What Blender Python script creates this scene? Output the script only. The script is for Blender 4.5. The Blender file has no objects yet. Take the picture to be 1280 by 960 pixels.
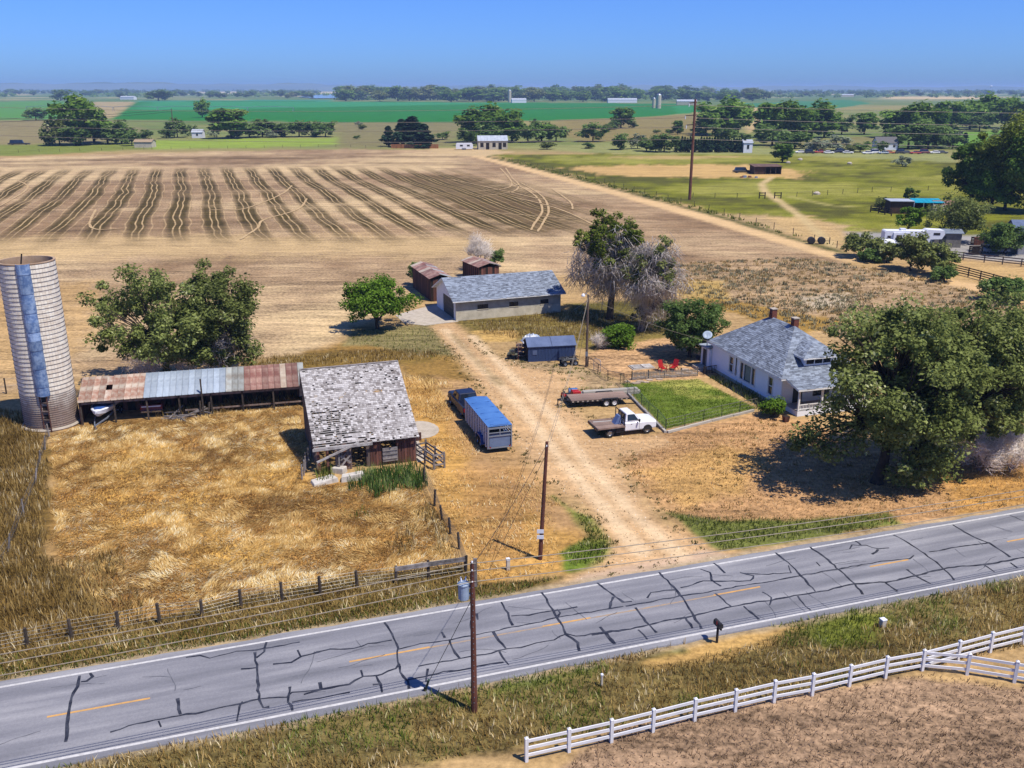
import bpy, math, random
import numpy as np
from mathutils import Vector, Matrix

# ------------------------------------------------------------------ camera, sky, sun, exposure
SC = bpy.context.scene
COL = SC.collection
CAM_H = 29.0                       # drone height over the farmyard, metres
FPX, HORIZON = 1150.0, 110.0       # focal length and horizon row, in pixels of the 1280 x 960 photograph
TILT = math.atan((480.0 - HORIZON) / FPX)
cam_d = bpy.data.cameras.new('camera'); cam = bpy.data.objects.new('camera', cam_d); COL.objects.link(cam)
cam_d.sensor_width = 36.0; cam_d.lens = 36.0 * FPX / 1280.0
cam_d.clip_start = 0.5; cam_d.clip_end = 60000.0
cam.location = (0, 0, CAM_H); cam.rotation_euler = (math.pi / 2 - TILT, 0, 0)
SC.camera = cam

SUN_ELEV = math.radians(62.0)
SUN_H = Vector((0.80, -0.60))      # horizontal direction towards the sun (behind the camera, to the right)
W = bpy.data.worlds.new('World'); SC.world = W; W.use_nodes = True
wn = W.node_tree; wn.nodes.clear()
sky = wn.nodes.new('ShaderNodeTexSky'); sky.sky_type = 'NISHITA'; sky.sun_disc = False
sky.sun_elevation = SUN_ELEV; sky.sun_rotation = math.atan2(SUN_H.x, SUN_H.y)
sky.altitude = 1500; sky.air_density = 1.0; sky.dust_density = 2.0; sky.ozone_density = 4.0
tint = wn.nodes.new('ShaderNodeMix'); tint.data_type = 'RGBA'; tint.blend_type = 'MULTIPLY'
tint.inputs[0].default_value = 1.0; tint.inputs[7].default_value = (0.26, 0.44, 0.86, 1)
bg = wn.nodes.new('ShaderNodeBackground'); bg.inputs[1].default_value = 0.15
wo = wn.nodes.new('ShaderNodeOutputWorld')
wn.links.new(sky.outputs[0], tint.inputs[6]); wn.links.new(tint.outputs[2], bg.inputs[0]); wn.links.new(bg.outputs[0], wo.inputs[0])

sun_d = bpy.data.lights.new('sun', 'SUN'); sun = bpy.data.objects.new('sun', sun_d); COL.objects.link(sun)
sun_d.energy = 5.0; sun_d.angle = math.radians(0.5); sun_d.color = (1.0, 0.93, 0.81)
sdir = Vector((SUN_H.x * math.cos(SUN_ELEV), SUN_H.y * math.cos(SUN_ELEV), math.sin(SUN_ELEV)))
sun.rotation_euler = sdir.to_track_quat('Z', 'Y').to_euler(); sun.location = (60, -60, 200)

SC.view_settings.view_transform = 'Standard'; SC.view_settings.look = 'None'
SC.view_settings.exposure = 0.34; SC.view_settings.gamma = 1.0; SC.view_settings.use_curve_mapping = False
SC.render.engine = 'CYCLES'
cy = SC.cycles
cy.use_denoising = True
cy.max_bounces = 5; cy.diffuse_bounces = 3; cy.glossy_bounces = 2; cy.transmission_bounces = 2
cy.transparent_max_bounces = 6; cy.volume_bounces = 0
cy.sample_clamp_indirect = 4.0

# ------------------------------------------------------------------ helpers
random.seed(7)
RNG = np.random.default_rng(11)
ct, st = math.cos(TILT), math.sin(TILT)
def G(x, y, z=0.0):
    """photograph pixel -> point on the level plane at height z"""
    u = (x - 640.0) / FPX; v = (y - 480.0) / FPX
    dy = ct - v * st; dz = -st - v * ct
    t = (z - CAM_H) / dz
    return Vector((u * t, dy * t, z))
def G2(pts):
    return [tuple(G(x, y)[:2]) for x, y in pts]
def pxm(p):                         # pixels per metre at a point
    return FPX / (p[1] * ct + (CAM_H - p[2]) * st)

K = 0.66
def lin(c):
    c = c / 255.0
    return c / 12.92 if c <= 0.04045 else ((c + 0.055) / 1.055) ** 2.4
def C(r, g, b, k=None):
    k = K if k is None else k
    return (lin(r) * k, lin(g) * k, lin(b) * k, 1.0)

MATS = {}
def node(nt, t, **kw):
    n = nt.nodes.new(t)
    for k, v in kw.items():
        setattr(n, k, v)
    return n
def pmat(name, c, c2=None, scale=3.0, rough=0.8, metal=0.0, bump=0.0, rnd=0.0, stretch=None, spec=0.3, contrast=(0.35, 0.65), attr=None, detail=6.0, coat=0.0):
    """generic procedural material: two colours mixed by noise, optional per-object variation, optional vertex tint"""
    if name in MATS:
        return MATS[name]
    m = bpy.data.materials.new(name); m.use_nodes = True; nt = m.node_tree
    b = nt.nodes['Principled BSDF']; L = nt.links.new
    b.inputs['Roughness'].default_value = rough; b.inputs['Metallic'].default_value = metal
    b.inputs['Specular IOR Level'].default_value = spec
    b.inputs['Coat Weight'].default_value = coat
    if c2 is None:
        c2 = (c[0] * 0.72, c[1] * 0.72, c[2] * 0.72, 1)
    tc = node(nt, 'ShaderNodeTexCoord'); mp = node(nt, 'ShaderNodeMapping')
    if stretch:
        mp.inputs['Scale'].default_value = stretch
    L(tc.outputs['Object'], mp.inputs[0])
    nz = node(nt, 'ShaderNodeTexNoise'); nz.inputs['Scale'].default_value = scale; nz.inputs['Detail'].default_value = detail; nz.inputs['Roughness'].default_value = 0.65
    L(mp.outputs[0], nz.inputs['Vector'])
    rp = node(nt, 'ShaderNodeMapRange'); rp.inputs[1].default_value = contrast[0]; rp.inputs[2].default_value = contrast[1]
    L(nz.outputs[0], rp.inputs[0])
    fac = rp.outputs[0]
    if attr:
        at = node(nt, 'ShaderNodeAttribute', attribute_name=attr)
        mm = node(nt, 'ShaderNodeMath', operation='MULTIPLY_ADD'); mm.inputs[1].default_value = 0.35
        L(fac, mm.inputs[0])
        m3 = node(nt, 'ShaderNodeMath', operation='MULTIPLY'); m3.inputs[1].default_value = 0.65
        L(at.outputs['Fac'], m3.inputs[0]); L(m3.outputs[0], mm.inputs[2]); fac = mm.outputs[0]
    mx = node(nt, 'ShaderNodeMix', data_type='RGBA'); mx.inputs[6].default_value = c; mx.inputs[7].default_value = c2
    L(fac, mx.inputs[0])
    out = mx.outputs[2]
    if rnd:
        oi = node(nt, 'ShaderNodeObjectInfo'); mr = node(nt, 'ShaderNodeMapRange')
        mr.inputs[3].default_value = 1 - rnd; mr.inputs[4].default_value = 1 + rnd
        L(oi.outputs['Random'], mr.inputs[0])
        vm = node(nt, 'ShaderNodeVectorMath', operation='SCALE'); L(out, vm.inputs[0]); L(mr.outputs[0], vm.inputs['Scale']); out = vm.outputs[0]
    L(out, b.inputs['Base Color'])
    if bump:
        bp = node(nt, 'ShaderNodeBump'); bp.inputs['Strength'].default_value = bump; bp.inputs['Distance'].default_value = 0.03
        L(nz.outputs[0], bp.inputs['Height']); L(bp.outputs[0], b.inputs['Normal'])
    MATS[name] = m
    return m
def leafmat(name, dark, light, trans=0.3, pale=None):
    if name in MATS:
        return MATS[name]
    m = bpy.data.materials.new(name); m.use_nodes = True; nt = m.node_tree; nt.nodes.clear(); L = nt.links.new
    at = node(nt, 'ShaderNodeAttribute', attribute_name='tint')
    cr = node(nt, 'ShaderNodeValToRGB'); e = cr.color_ramp.elements
    e[0].color = dark; e[1].color = light; e[1].position = 0.85
    if pale:
        k = cr.color_ramp.elements.new(1.0); k.color = pale
    L(at.outputs['Fac'], cr.inputs[0])
    oi = node(nt, 'ShaderNodeObjectInfo'); mr = node(nt, 'ShaderNodeMapRange'); mr.inputs[3].default_value = 0.82; mr.inputs[4].default_value = 1.18
    L(oi.outputs['Random'], mr.inputs[0])
    vm = node(nt, 'ShaderNodeVectorMath', operation='SCALE'); L(cr.outputs[0], vm.inputs[0]); L(mr.outputs[0], vm.inputs['Scale'])
    d = node(nt, 'ShaderNodeBsdfDiffuse'); t = node(nt, 'ShaderNodeBsdfTranslucent')
    L(vm.outputs[0], d.inputs[0]); L(vm.outputs[0], t.inputs[0])
    ms = node(nt, 'ShaderNodeMixShader'); ms.inputs[0].default_value = trans
    o = node(nt, 'ShaderNodeOutputMaterial'); L(d.outputs[0], ms.inputs[1]); L(t.outputs[0], ms.inputs[2]); L(ms.outputs[0], o.inputs[0])
    MATS[name] = m
    return m

def link(o, parent=None):
    COL.objects.link(o)
    if parent is not None:
        o.parent = parent
    return o
def tag(o, label, cat, group=None):
    o['label'] = label; o['category'] = cat
    if group:
        o['group'] = group
    return o
def thing(name, label, cat, loc=(0, 0, 0), rz=0.0, group=None):
    o = bpy.data.objects.new(name, None); link(o); o.empty_display_size = 0.3
    o.location = loc; o.rotation_euler = (0, 0, rz)
    return tag(o, label, cat, group)
def mesh_np(name, verts, faces_flat, sizes, mat=None, tint=None):
    """fast mesh from numpy arrays; faces_flat vertex indices, sizes = loop count of each face"""
    me = bpy.data.meshes.new(name)
    verts = np.asarray(verts, np.float32).reshape(-1, 3)
    faces_flat = np.asarray(faces_flat, np.int32).ravel(); sizes = np.asarray(sizes, np.int32)
    me.vertices.add(len(verts)); me.vertices.foreach_set('co', verts.ravel())
    me.loops.add(len(faces_flat)); me.loops.foreach_set('vertex_index', faces_flat)
    me.polygons.add(len(sizes))
    me.polygons.foreach_set('loop_start', np.concatenate([[0], np.cumsum(sizes)[:-1]]).astype(np.int32))
    try:
        me.polygons.foreach_set('loop_total', sizes)
    except Exception:
        pass
    if tint is not None:
        a = me.attributes.new('tint', 'FLOAT', 'POINT'); a.data.foreach_set('value', np.asarray(tint, np.float32))
    me.update(calc_edges=True); me.validate()
    if mat is not None:
        me.materials.append(mat)
    return me

def rotz(p, a):
    c, s = math.cos(a), math.sin(a)
    return (p[0] * c - p[1] * s, p[0] * s + p[1] * c)
class MB:
    """collects shapes of ONE part"""
    def __init__(self):
        self.v = []; self.f = []; self.t = []
    def add(self, vs, fs, t=None):
        n = len(self.v); self.v += [tuple(v) for v in vs]; self.f += [tuple(i + n for i in f) for f in fs]
        if t is not None:
            self.t += [t] * len(vs)
        return self
    def box(self, x0, x1, y0, y1, z0, z1, t=None):
        vs = [(x0, y0, z0), (x1, y0, z0), (x1, y1, z0), (x0, y1, z0), (x0, y0, z1), (x1, y0, z1), (x1, y1, z1), (x0, y1, z1)]
        return self.add(vs, [(0, 3, 2, 1), (4, 5, 6, 7), (0, 1, 5, 4), (1, 2, 6, 5), (2, 3, 7, 6), (3, 0, 4, 7)], t)
    def hexa(self, b4, t4):
        return self.add(list(b4) + list(t4), [(0, 3, 2, 1), (4, 5, 6, 7), (0, 1, 5, 4), (1, 2, 6, 5), (2, 3, 7, 6), (3, 0, 4, 7)])
    def beam(self, p0, p1, w, h, up=(0, 0, 1), t=None):
        p0, p1 = Vector(p0), Vector(p1); d = (p1 - p0).normalized(); u = Vector(up)
        if abs(d.dot(u)) > 0.98:
            u = Vector((1, 0, 0))
        s = d.cross(u).normalized() * (w / 2); n = s.cross(d).normalized() * (h / 2)
        vs = [p0 - s - n, p0 + s - n, p0 + s + n, p0 - s + n, p1 - s - n, p1 + s - n, p1 + s + n, p1 - s + n]
        return self.add(vs, [(0, 1, 2, 3), (7, 6, 5, 4), (0, 4, 5, 1), (1, 5, 6, 2), (2, 6, 7, 3), (3, 7, 4, 0)], t)
    def tube(self, pts, rs, n=6, cap=True):
        pts = [Vector(p) for p in pts]
        if not hasattr(rs, '__len__'):
            rs = [rs] * len(pts)
        rings = []
        for i, p in enumerate(pts):
            d = (pts[min(i + 1, len(pts) - 1)] - pts[max(i - 1, 0)]).normalized()
            a = Vector((0, 0, 1)) if abs(d.z) < 0.9 else Vector((1, 0, 0))
            s = d.cross(a).normalized(); q = s.cross(d)
            rings.append([p + (s * math.cos(2 * math.pi * k / n) + q * math.sin(2 * math.pi * k / n)) * rs[i] for k in range(n)])
        vs = [v for r in rings for v in r]; fs = []
        for i in range(len(pts) - 1):
            for k in range(n):
                fs.append((i * n + k, i * n + (k + 1) % n, (i + 1) * n + (k + 1) % n, (i + 1) * n + k))
        if cap:
            fs.append(tuple(range(n - 1, -1, -1))); fs.append(tuple((len(pts) - 1) * n + k for k in range(n)))
        return self.add(vs, fs)
    def prism(self, poly, axis, a0, a1):
        """2D polygon extruded along an axis: 'y' uses (x,z), 'x' uses (y,z), 'z' uses (x,y)"""
        def P(p, a):
            return {'y': (p[0], a, p[1]), 'x': (a, p[0], p[1]), 'z': (p[0], p[1], a)}[axis]
        n = len(poly)
        vs = [P(p, a0) for p in poly] + [P(p, a1) for p in poly]
        fs = [tuple(range(n)), tuple(range(2 * n - 1, n - 1, -1))] + [(i, n + i, n + (i + 1) % n, (i + 1) % n) for i in range(n)]
        return self.add(vs, fs)
    def loft(self, rings):
        n = len(rings[0]); vs = [v for r in rings for v in r]; fs = []
        for i in range(len(rings) - 1):
            for k in range(n):
                fs.append((i * n + k, i * n + (k + 1) % n, (i + 1) * n + (k + 1) % n, (i + 1) * n + k))
        fs.append(tuple(range(n - 1, -1, -1))); fs.append(tuple((len(rings) - 1) * n + k for k in range(n)))
        return self.add(vs, fs)
    def quad(self, *p):
        return self.add(p, [tuple(range(len(p)))])
    def mesh(self, name, mat):
        me = bpy.data.meshes.new(name); me.from_pydata(self.v, [], self.f)
        if self.t and len(self.t) == len(self.v):
            a = me.attributes.new('tint', 'FLOAT', 'POINT'); a.data.foreach_set('value', np.array(self.t, np.float32))
        me.update()
        if mat is not None:
            me.materials.append(mat)
        return me
    def build(self, name, mat, parent=None, smooth=False, bevel=0.0, fix=True):
        me = self.mesh(name, mat)
        if fix:
            import bmesh
            bm = bmesh.new(); bm.from_mesh(me); bmesh.ops.recalc_face_normals(bm, faces=bm.faces)
            bm.to_mesh(me); bm.free()
        if smooth:
            me.polygons.foreach_set('use_smooth', [True] * len(me.polygons))
        o = link(bpy.data.objects.new(name, me), parent)
        if bevel:
            b = o.modifiers.new('bevel', 'BEVEL'); b.width = bevel; b.segments = 2; b.limit_method = 'ANGLE'
        return o
UNIT = {}
def piece(name, mat, parent, c, s, rot=(0, 0, 0)):
    """one board / brick / panel: shares one unit-box mesh per material"""
    if mat.name not in UNIT:
        UNIT[mat.name] = MB().box(-.5, .5, -.5, .5, -.5, .5).mesh('board_' + mat.name, mat)
    o = link(bpy.data.objects.new(name, UNIT[mat.name]), parent)
    o.location = c; o.scale = s; o.rotation_euler = rot
    return o
def bar(name, mat, parent, p0, p1, w, h):
    """a board between two points, as its own object sharing the unit box"""
    p0, p1 = Vector(p0), Vector(p1); d = p1 - p0
    o = piece(name, mat, parent, (p0 + p1) / 2, (d.length, w, h))
    o.rotation_euler = d.to_track_quat('X', 'Z').to_euler()
    return o
def copy_tree(o, parent=None, **props):
    c = o.copy(); COL.objects.link(c); c.parent = parent
    for k, v in props.items():
        c[k] = v
    for ch in list(o.children):
        copy_tree(ch, c)
    return c
def wheel(parent, x, y, r, w, rimmat, side):
    n = 18; prof = [(r * 0.62, -w / 2), (r * 0.93, -w / 2), (r, -w * 0.32), (r, w * 0.32), (r * 0.93, w / 2), (r * 0.62, w / 2)]
    vs = []; fs = []
    for k in range(n):
        a = 2 * math.pi * k / n
        vs += [(x + q[0] * math.cos(a), y + q[1], r + q[0] * math.sin(a)) for q in prof]
    m = len(prof)
    for k in range(n):
        for j in range(m):
            fs.append((k * m + j, k * m + (j + 1) % m, ((k + 1) % n) * m + (j + 1) % m, ((k + 1) % n) * m + j))
    t = MB().add(vs, fs).build('wheel', MATS['rubber'], parent)
    rim = MB(); yo = y + side * w * 0.30
    rings = []
    for rr, yy in ((r * 0.63, yo - side * w * .5), (r * 0.63, yo + side * 0.02), (r * 0.52, yo + side * .03), (r * 0.40, yo - side * 0.03), (r * 0.16, yo - side * .02), (r * .13, yo + side * .03)):
        rings.append([(x + rr * math.cos(2 * math.pi * k / 14), yy, r + rr * math.sin(2 * math.pi * k / 14)) for k in range(14)])
    rim.loft(rings); rim.build('rim', rimmat, t)
    return t

# ---- value noise for numpy
def vnoise(x, y, seed):
    xi = np.floor(x).astype(np.int64); yi = np.floor(y).astype(np.int64)
    fx = (x - xi).astype(np.float32); fy = (y - yi).astype(np.float32)
    fx = fx * fx * (3 - 2 * fx); fy = fy * fy * (3 - 2 * fy)
    def h(a, b):
        n = (a * 374761393 + b * 668265263 + seed * 974634777) & 0xFFFFFFFF
        n = ((n ^ (n >> 13)) * 1274126177) & 0xFFFFFFFF
        n = n ^ (n >> 16)
        return (n & 0xFFFF).astype(np.float32) / 65535.0
    a, b, c, d = h(xi, yi), h(xi + 1, yi), h(xi, yi + 1), h(xi + 1, yi + 1)
    return (a * (1 - fx) + b * fx) * (1 - fy) + (c * (1 - fx) + d * fx) * fy
def fbm(x, y, size, seed=1, octaves=3):
    s = np.zeros_like(x, dtype=np.float32); a = 0.5; t = 0.0
    x = x / size; y = y / size
    for o in range(octaves):
        s += a * vnoise(x, y, seed + o * 17); t += a; a *= 0.5; x = x * 2.03; y = y * 2.03
    return s / t                    # 0..1
def sdf(poly, X, Y):
    """signed distance to a polygon, negative inside"""
    d = np.full(X.shape, 1e18); sgn = np.zeros(X.shape, bool)
    n = len(poly)
    for i in range(n):
        ax, ay = poly[i]; bx, by = poly[(i + 1) % n]
        ex, ey = bx - ax, by - ay; wx, wy = X - ax, Y - ay
        t = np.clip((wx * ex + wy * ey) / (ex * ex + ey * ey + 1e-12), 0, 1)
        dx, dy = wx - ex * t, wy - ey * t
        d = np.minimum(d, dx * dx + dy * dy)
        c = ((ay > Y) != (by > Y))
        with np.errstate(divide='ignore', invalid='ignore'):
            xin = (bx - ax) * (Y - ay) / (by - ay + 1e-20) + ax
        sgn ^= c & (X < xin)
    d = np.sqrt(d)
    return np.where(sgn, -d, d)
def pldist(line, X, Y):
    d = np.full(X.shape, 1e18)
    for (ax, ay), (bx, by) in zip(line[:-1], line[1:]):
        ex, ey = bx - ax, by - ay; wx, wy = X - ax, Y - ay
        t = np.clip((wx * ex + wy * ey) / (ex * ex + ey * ey + 1e-12), 0, 1)
        d = np.minimum(d, (wx - ex * t) ** 2 + (wy - ey * t) ** 2)
    return np.sqrt(d)
# ------------------------------------------------------------------ the ground: one tessellated sheet, finer near the farm, split by what it is
rows = [10, 16, 22, 27]
v = 1060.0
while v > 111.6:
    rows.append(G(640, v)[1]); v -= 2.0 if v > 150 else 0.8
rows += [26000.0]
rows = np.array(rows)
s_in = np.linspace(-0.66, 0.66, 561)
s_out = np.array([0.70, 0.76, 0.84, 0.95, 1.1, 1.3, 1.6, 2.0, 2.6])
scol = np.concatenate([-s_out[::-1], s_in, s_out])
NR, NC = len(rows), len(scol)
GX = ((rows[:, None] + 22.0 * np.exp(-rows[:, None] / 120.0)) * scol[None, :]).ravel(); GY = np.repeat(rows, NC)
ROAD_DIR = Vector((0.9512, 0.3086)); ROAD_N = Vector((-0.3086, 0.9512))
RO = Vector(G(640, 748.5)[:2])                        # a point on the outer edge of the far edge line
ROAD_W = 6.85
def road_pt(s, t, z=0.0):                           # s along the road, t across it from the far edge line towards the camera
    p = RO + ROAD_DIR * s - ROAD_N * t
    return Vector((p.x, p.y, z))
def road_st(x, y):
    q = Vector((x, y)) - RO
    return q.dot(ROAD_DIR), -q.dot(ROAD_N)

colr = np.zeros((len(GX), 4), np.float32); colr[:] = C(188, 156, 108)[:3] + (0.45,)
MASK = {}
n1 = fbm(GX, GY, 6.0, 3, 3) - 0.5; n2 = fbm(GX, GY, 1.3, 9, 2) - 0.5; n3 = fbm(GX, GY, 40.0, 21, 3) - 0.5; n4 = fbm(GX, GY, 260.0, 31, 3) - 0.5
def blend(m, c, amp):
    global colr
    tgt = np.array(tuple(c[:3]) + (amp,), np.float32)
    colr += (tgt - colr) * m[:, None].astype(np.float32)
def paint(poly, c, amp=0.45, soft=0.6, wob=1.0, far=False, world=False, name=None, k=1.0):
    P = poly if world else G2(poly)
    pa = np.array(P); mg = soft + wob * 2 + 1
    sel = (GX > pa[:, 0].min() - mg) & (GX < pa[:, 0].max() + mg) & (GY > pa[:, 1].min() - mg) & (GY < pa[:, 1].max() + mg)
    d = np.full(GX.shape, 1e6); d[sel] = sdf(P, GX[sel], GY[sel])
    wv = (n3 * 2.2 if far else (n1 * 1.3 + n2 * 0.7)) * 2 * wob
    d = d + wv
    m = np.clip(0.5 - d / (2 * soft), 0, 1); m = m * m * (3 - 2 * m) * k
    blend(m, c, amp)
    if name:
        MASK[name] = m if name not in MASK else np.maximum(MASK[name], m)
    return m
def stroke(line, w, c, amp=0.4, soft=0.4, wob=0.3, name=None, k=1.0):
    P = G2(line); pa = np.array(P); mg = w + soft + wob * 2 + 1
    sel = (GX > pa[:, 0].min() - mg) & (GX < pa[:, 0].max() + mg) & (GY > pa[:, 1].min() - mg) & (GY < pa[:, 1].max() + mg)
    d = np.full(GX.shape, 1e6); d[sel] = pldist(P, GX[sel], GY[sel])
    d = d - w / 2 + (n1 * 1.2 + n2) * wob
    m = np.clip(0.5 - d / (2 * soft), 0, 1) * k
    blend(m, c, amp)
    if name:
        MASK[name] = m if name not in MASK else np.maximum(MASK[name], m)

# --- far country
m_far = np.clip((GY - 430) / 60, 0, 1); blend(m_far, C(130, 138, 78), 0.45)
blend(np.clip(m_far * (n4 + n3 * .5) * 2.4, 0, 0.8), C(168, 150, 96), 0.4)
blend(np.clip(m_far * -(n4 + n3 * .5) * 2.4, 0, 0.8), C(88, 118, 52), 0.4)
blend(np.clip((GY - 1500) / 800, 0, 1) * 0.75, C(96, 126, 72), 0.3)
blend(np.clip((n4) * 5 - 0.2, 0, 1) * np.clip((GY - 2000) / 1500, 0, 1), C(205, 186, 140), 0.3)
FIELD_A = [(138, 149), (172, 127.5), (300, 126), (420, 127), (640, 128), (862, 130), (880, 139), (790, 148.5), (640, 152), (420, 153), (250, 150.5)]
FIELD_B = [(-40, 128), (70, 125.5), (90, 128), (82, 150), (40, 149), (-40, 155)]
FIELD_C = [(905, 130), (1060, 124.5), (1090, 129), (1050, 135), (910, 137)]
FIELD_D = [(-20, 119), (165, 118), (160, 122.5), (-20, 124.5)]
paint([(170, 126), (420, 124.5), (400, 133), (180, 137)], C(64, 142, 104), 0.2, 15, 6, far=True)
paint(FIELD_A, C(44, 124, 44), 0.45, 3, 1, far=True, name='crop_field')
paint([(190, 127), (420, 127.2), (640, 129), (430, 133.5), (260, 137), (165, 137.5)], C(60, 150, 92), 0.2, 25, 8, far=True, k=.8)
paint(FIELD_B, C(92, 146, 66), 0.3, 4, 2, far=True, name='crop_field')
paint(FIELD_C, C(70, 132, 84), 0.25, 6, 3, far=True, name='crop_field')
paint([(840, 131), (866, 131), (864, 142), (846, 142)], C(52, 138, 70), 0.2, 4, 2, far=True)
paint([(940, 175), (1010, 174), (1100, 170), (1104, 184), (960, 186)], C(138, 132, 84), 0.4, 4, 3, far=True)
paint([(1180, 167), (1260, 162), (1290, 172), (1290, 185), (1190, 184)], C(112, 152, 58), 0.3, 4, 2, far=True)
paint([(930, 136), (950, 134), (954, 160), (935, 166)], C(196, 170, 118), 0.35, 4, 2, far=True)
paint([(1105, 120.5), (1240, 121), (1230, 124), (1100, 123.5)], C(214, 190, 140), 0.2, 30, 10, far=True)
paint([(245, 114.8), (430, 114.5), (440, 117.2), (260, 117.5)], C(218, 200, 158), 0.2, 60, 20, far=True)
paint([(560, 119), (670, 118), (660, 120), (560, 121)], C(205, 190, 150), 0.2, 40, 20, far=True)
paint([(-40, 150), (80, 150), (140, 152), (180, 165), (60, 190), (-40, 190)], C(146, 134, 92), 0.5, 10, 6, far=True)
paint([(86, 128), (168, 127), (140, 148), (90, 150)], C(176, 158, 112), 0.4, 5, 3, far=True)
paint([(700, 150), (880, 143), (900, 170), (740, 178), (660, 160)], C(144, 130, 78), 0.5, 8, 5, far=True)
paint([(420, 154), (580, 153), (560, 183), (430, 184)], C(136, 128, 84), 0.5, 8, 5, far=True)
paint([(190, 175), (420, 172), (418, 181), (300, 185), (195, 186)], C(146, 166, 66), 0.35, 3, 2, far=True)
paint([(-40, 182), (60, 180), (155, 179), (170, 186), (60, 194), (-40, 196)], C(128, 138, 62), 0.45, 4, 3, far=True)
paint([(640, 184), (760, 180), (900, 186), (1000, 184), (1190, 190), (1200, 205), (1010, 200), (760, 192)], C(150, 152, 92), 0.5, 6, 3, far=True)

# --- the great stubble field up to the lane
STUB = [(-60, 199), (200, 191), (430, 186), (545, 187), (600, 196), (750, 236), (900, 277), (1040, 318), (1060, 330), (900, 330), (840, 330), (700, 345), (560, 350), (430, 420), (380, 442), (330, 450), (110, 470), (60, 480), (-60, 500)]
paint(STUB, C(180, 152, 116), 0.66, 1.5, 1.2, name='stubble_field')
blend(MASK['stubble_field'] * np.clip(n3 * 3.4 + n1 * 1.4, 0, 0.85), C(214, 186, 140), 0.55)
blend(MASK['stubble_field'] * np.clip(-n3 * 3.4 - n1 * 1.4, 0, 0.8), C(140, 112, 82), 0.6)
for q, kk in (([(-60, 203.0), (150, 199.5), (560, 195.5)], 0.9), ([(-60, 208), (150, 205), (440, 203), (580, 206)], 0.65), ([(250, 197), (480, 192)], .5)):
    stroke(q, 7.0, C(96, 76, 50), 0.4, 5, 3, k=kk)
paint([(-60, 300), (250, 292), (520, 297), (640, 300), (560, 322), (300, 318), (-60, 330)], C(208, 178, 128), 0.4, 8, 6, k=.8)
paint([(-60, 380), (115, 350), (110, 440), (60, 470), (-60, 470)], C(206, 168, 108), 0.5, 4, 4, k=.6)

# --- right of the lane: pasture, scrub
PAST = [(612, 194), (760, 192), (990, 194), (1190, 203), (1300, 210), (1300, 300), (1180, 296), (1060, 306), (905, 270), (755, 230)]
paint(PAST, C(124, 126, 32), 0.55, 3, 3, name='pasture')
blend(MASK['pasture'] * np.clip(n3 * 4 + n1 * 2, 0, 0.8), C(158, 154, 70), 0.6)
blend(MASK['pasture'] * np.clip(-n3 * 3.5 - n1 * 2.5, 0, 0.8), C(84, 82, 34), 0.6)
paint([(700, 209), (800, 206), (930, 206), (1010, 214), (990, 223), (900, 222), (760, 219)], C(206, 170, 108), 0.4, 3, 5)
paint([(740, 197), (830, 194), (940, 196), (850, 199)], C(186, 160, 102), 0.4, 3, 3)
paint([(880, 266), (960, 268), (1050, 280), (1080, 292), (1050, 306), (930, 284)], C(190, 162, 116), 0.5, 3, 4)
paint([(960, 272), (1010, 270), (1055, 290), (1040, 310), (1000, 296)], C(202, 170, 116), 0.5, 2, 2)
stroke([(964, 222), (952, 230), (956, 240), (975, 252), (1000, 270), (1022, 290), (1040, 310)], 2.2, C(206, 180, 128), 0.3, 0.8, 0.6)
stroke([(985, 245), (1040, 257), (1100, 260)], 1.6, C(176, 166, 96), 0.4, 1.0, 0.6)
SCRUB = [(842, 330), (1000, 322), (1060, 330), (1180, 352), (1300, 392), (1300, 470), (1090, 440), (1010, 410), (930, 395), (860, 372)]
paint(SCRUB, C(176, 148, 112), 0.75, 2, 2, name='scrub_field')
paint([(830, 362), (900, 372), (1000, 392), (1060, 402), (1000, 420), (905, 390)], C(166, 132, 66), 0.6, 1, 1.2)
paint([(1190, 410), (1290, 420), (1290, 470), (1210, 450)], C(158, 164, 74), 0.5, 1.5, 1.5)
paint([(1000, 372), (1060, 366), (1070, 382), (1010, 388)], C(196, 178, 150), 0.3, 1.5, 1)
paint([(1060, 290), (1300, 296), (1300, 330), (1180, 320), (1090, 318)], C(168, 164, 160), 0.3, 2, 1)
paint([(1176, 322), (1300, 340), (1300, 372), (1240, 356), (1180, 342)], C(196, 162, 108), 0.4, 1, 1)
stroke([(1150, 346), (1205, 356), (1300, 378)], 4.5, C(226, 188, 136), 0.2, 0.8, 0.5)

# --- the farmyard
paint([(380, 440), (520, 408), (545, 410), (570, 440), (600, 480), (560, 490), (520, 505), (520, 470), (495, 452), (385, 460)], C(150, 118, 62), 0.6, 1, 1.2)
paint([(300, 452), (400, 440), (500, 435), (560, 440), (540, 452), (400, 462), (300, 466)], C(128, 104, 52), 0.6, 1, 1)
paint([(440, 408), (540, 405), (590, 450), (540, 440), (430, 432)], C(140, 128, 84), 0.7, .8, 1)
paint([(570, 402), (700, 388), (760, 380), (840, 400), (840, 430), (745, 440), (650, 425), (600, 425)], C(132, 116, 62), 0.7, .8, 1.2)
paint([(590, 414), (650, 412), (640, 424), (605, 428)], C(206, 168, 100), 0.5, .6, 1)
paint([(700, 380), (850, 372), (850, 412), (740, 410)], C(110, 100, 48), 0.6, 1, 1)
paint([(830, 350), (905, 350), (915, 375), (840, 372)], C(196, 164, 98), 0.5, 1, 1.2)
paint([(728, 452), (745, 436), (840, 420), (890, 432), (900, 470), (870, 474), (780, 478)], C(190, 152, 110), 0.8, .6, .6)
paint([(600, 440), (660, 450), (730, 460), (780, 480), (775, 505), (700, 500), (680, 480)], C(176, 150, 112), 0.6, .8, 1)
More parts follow.
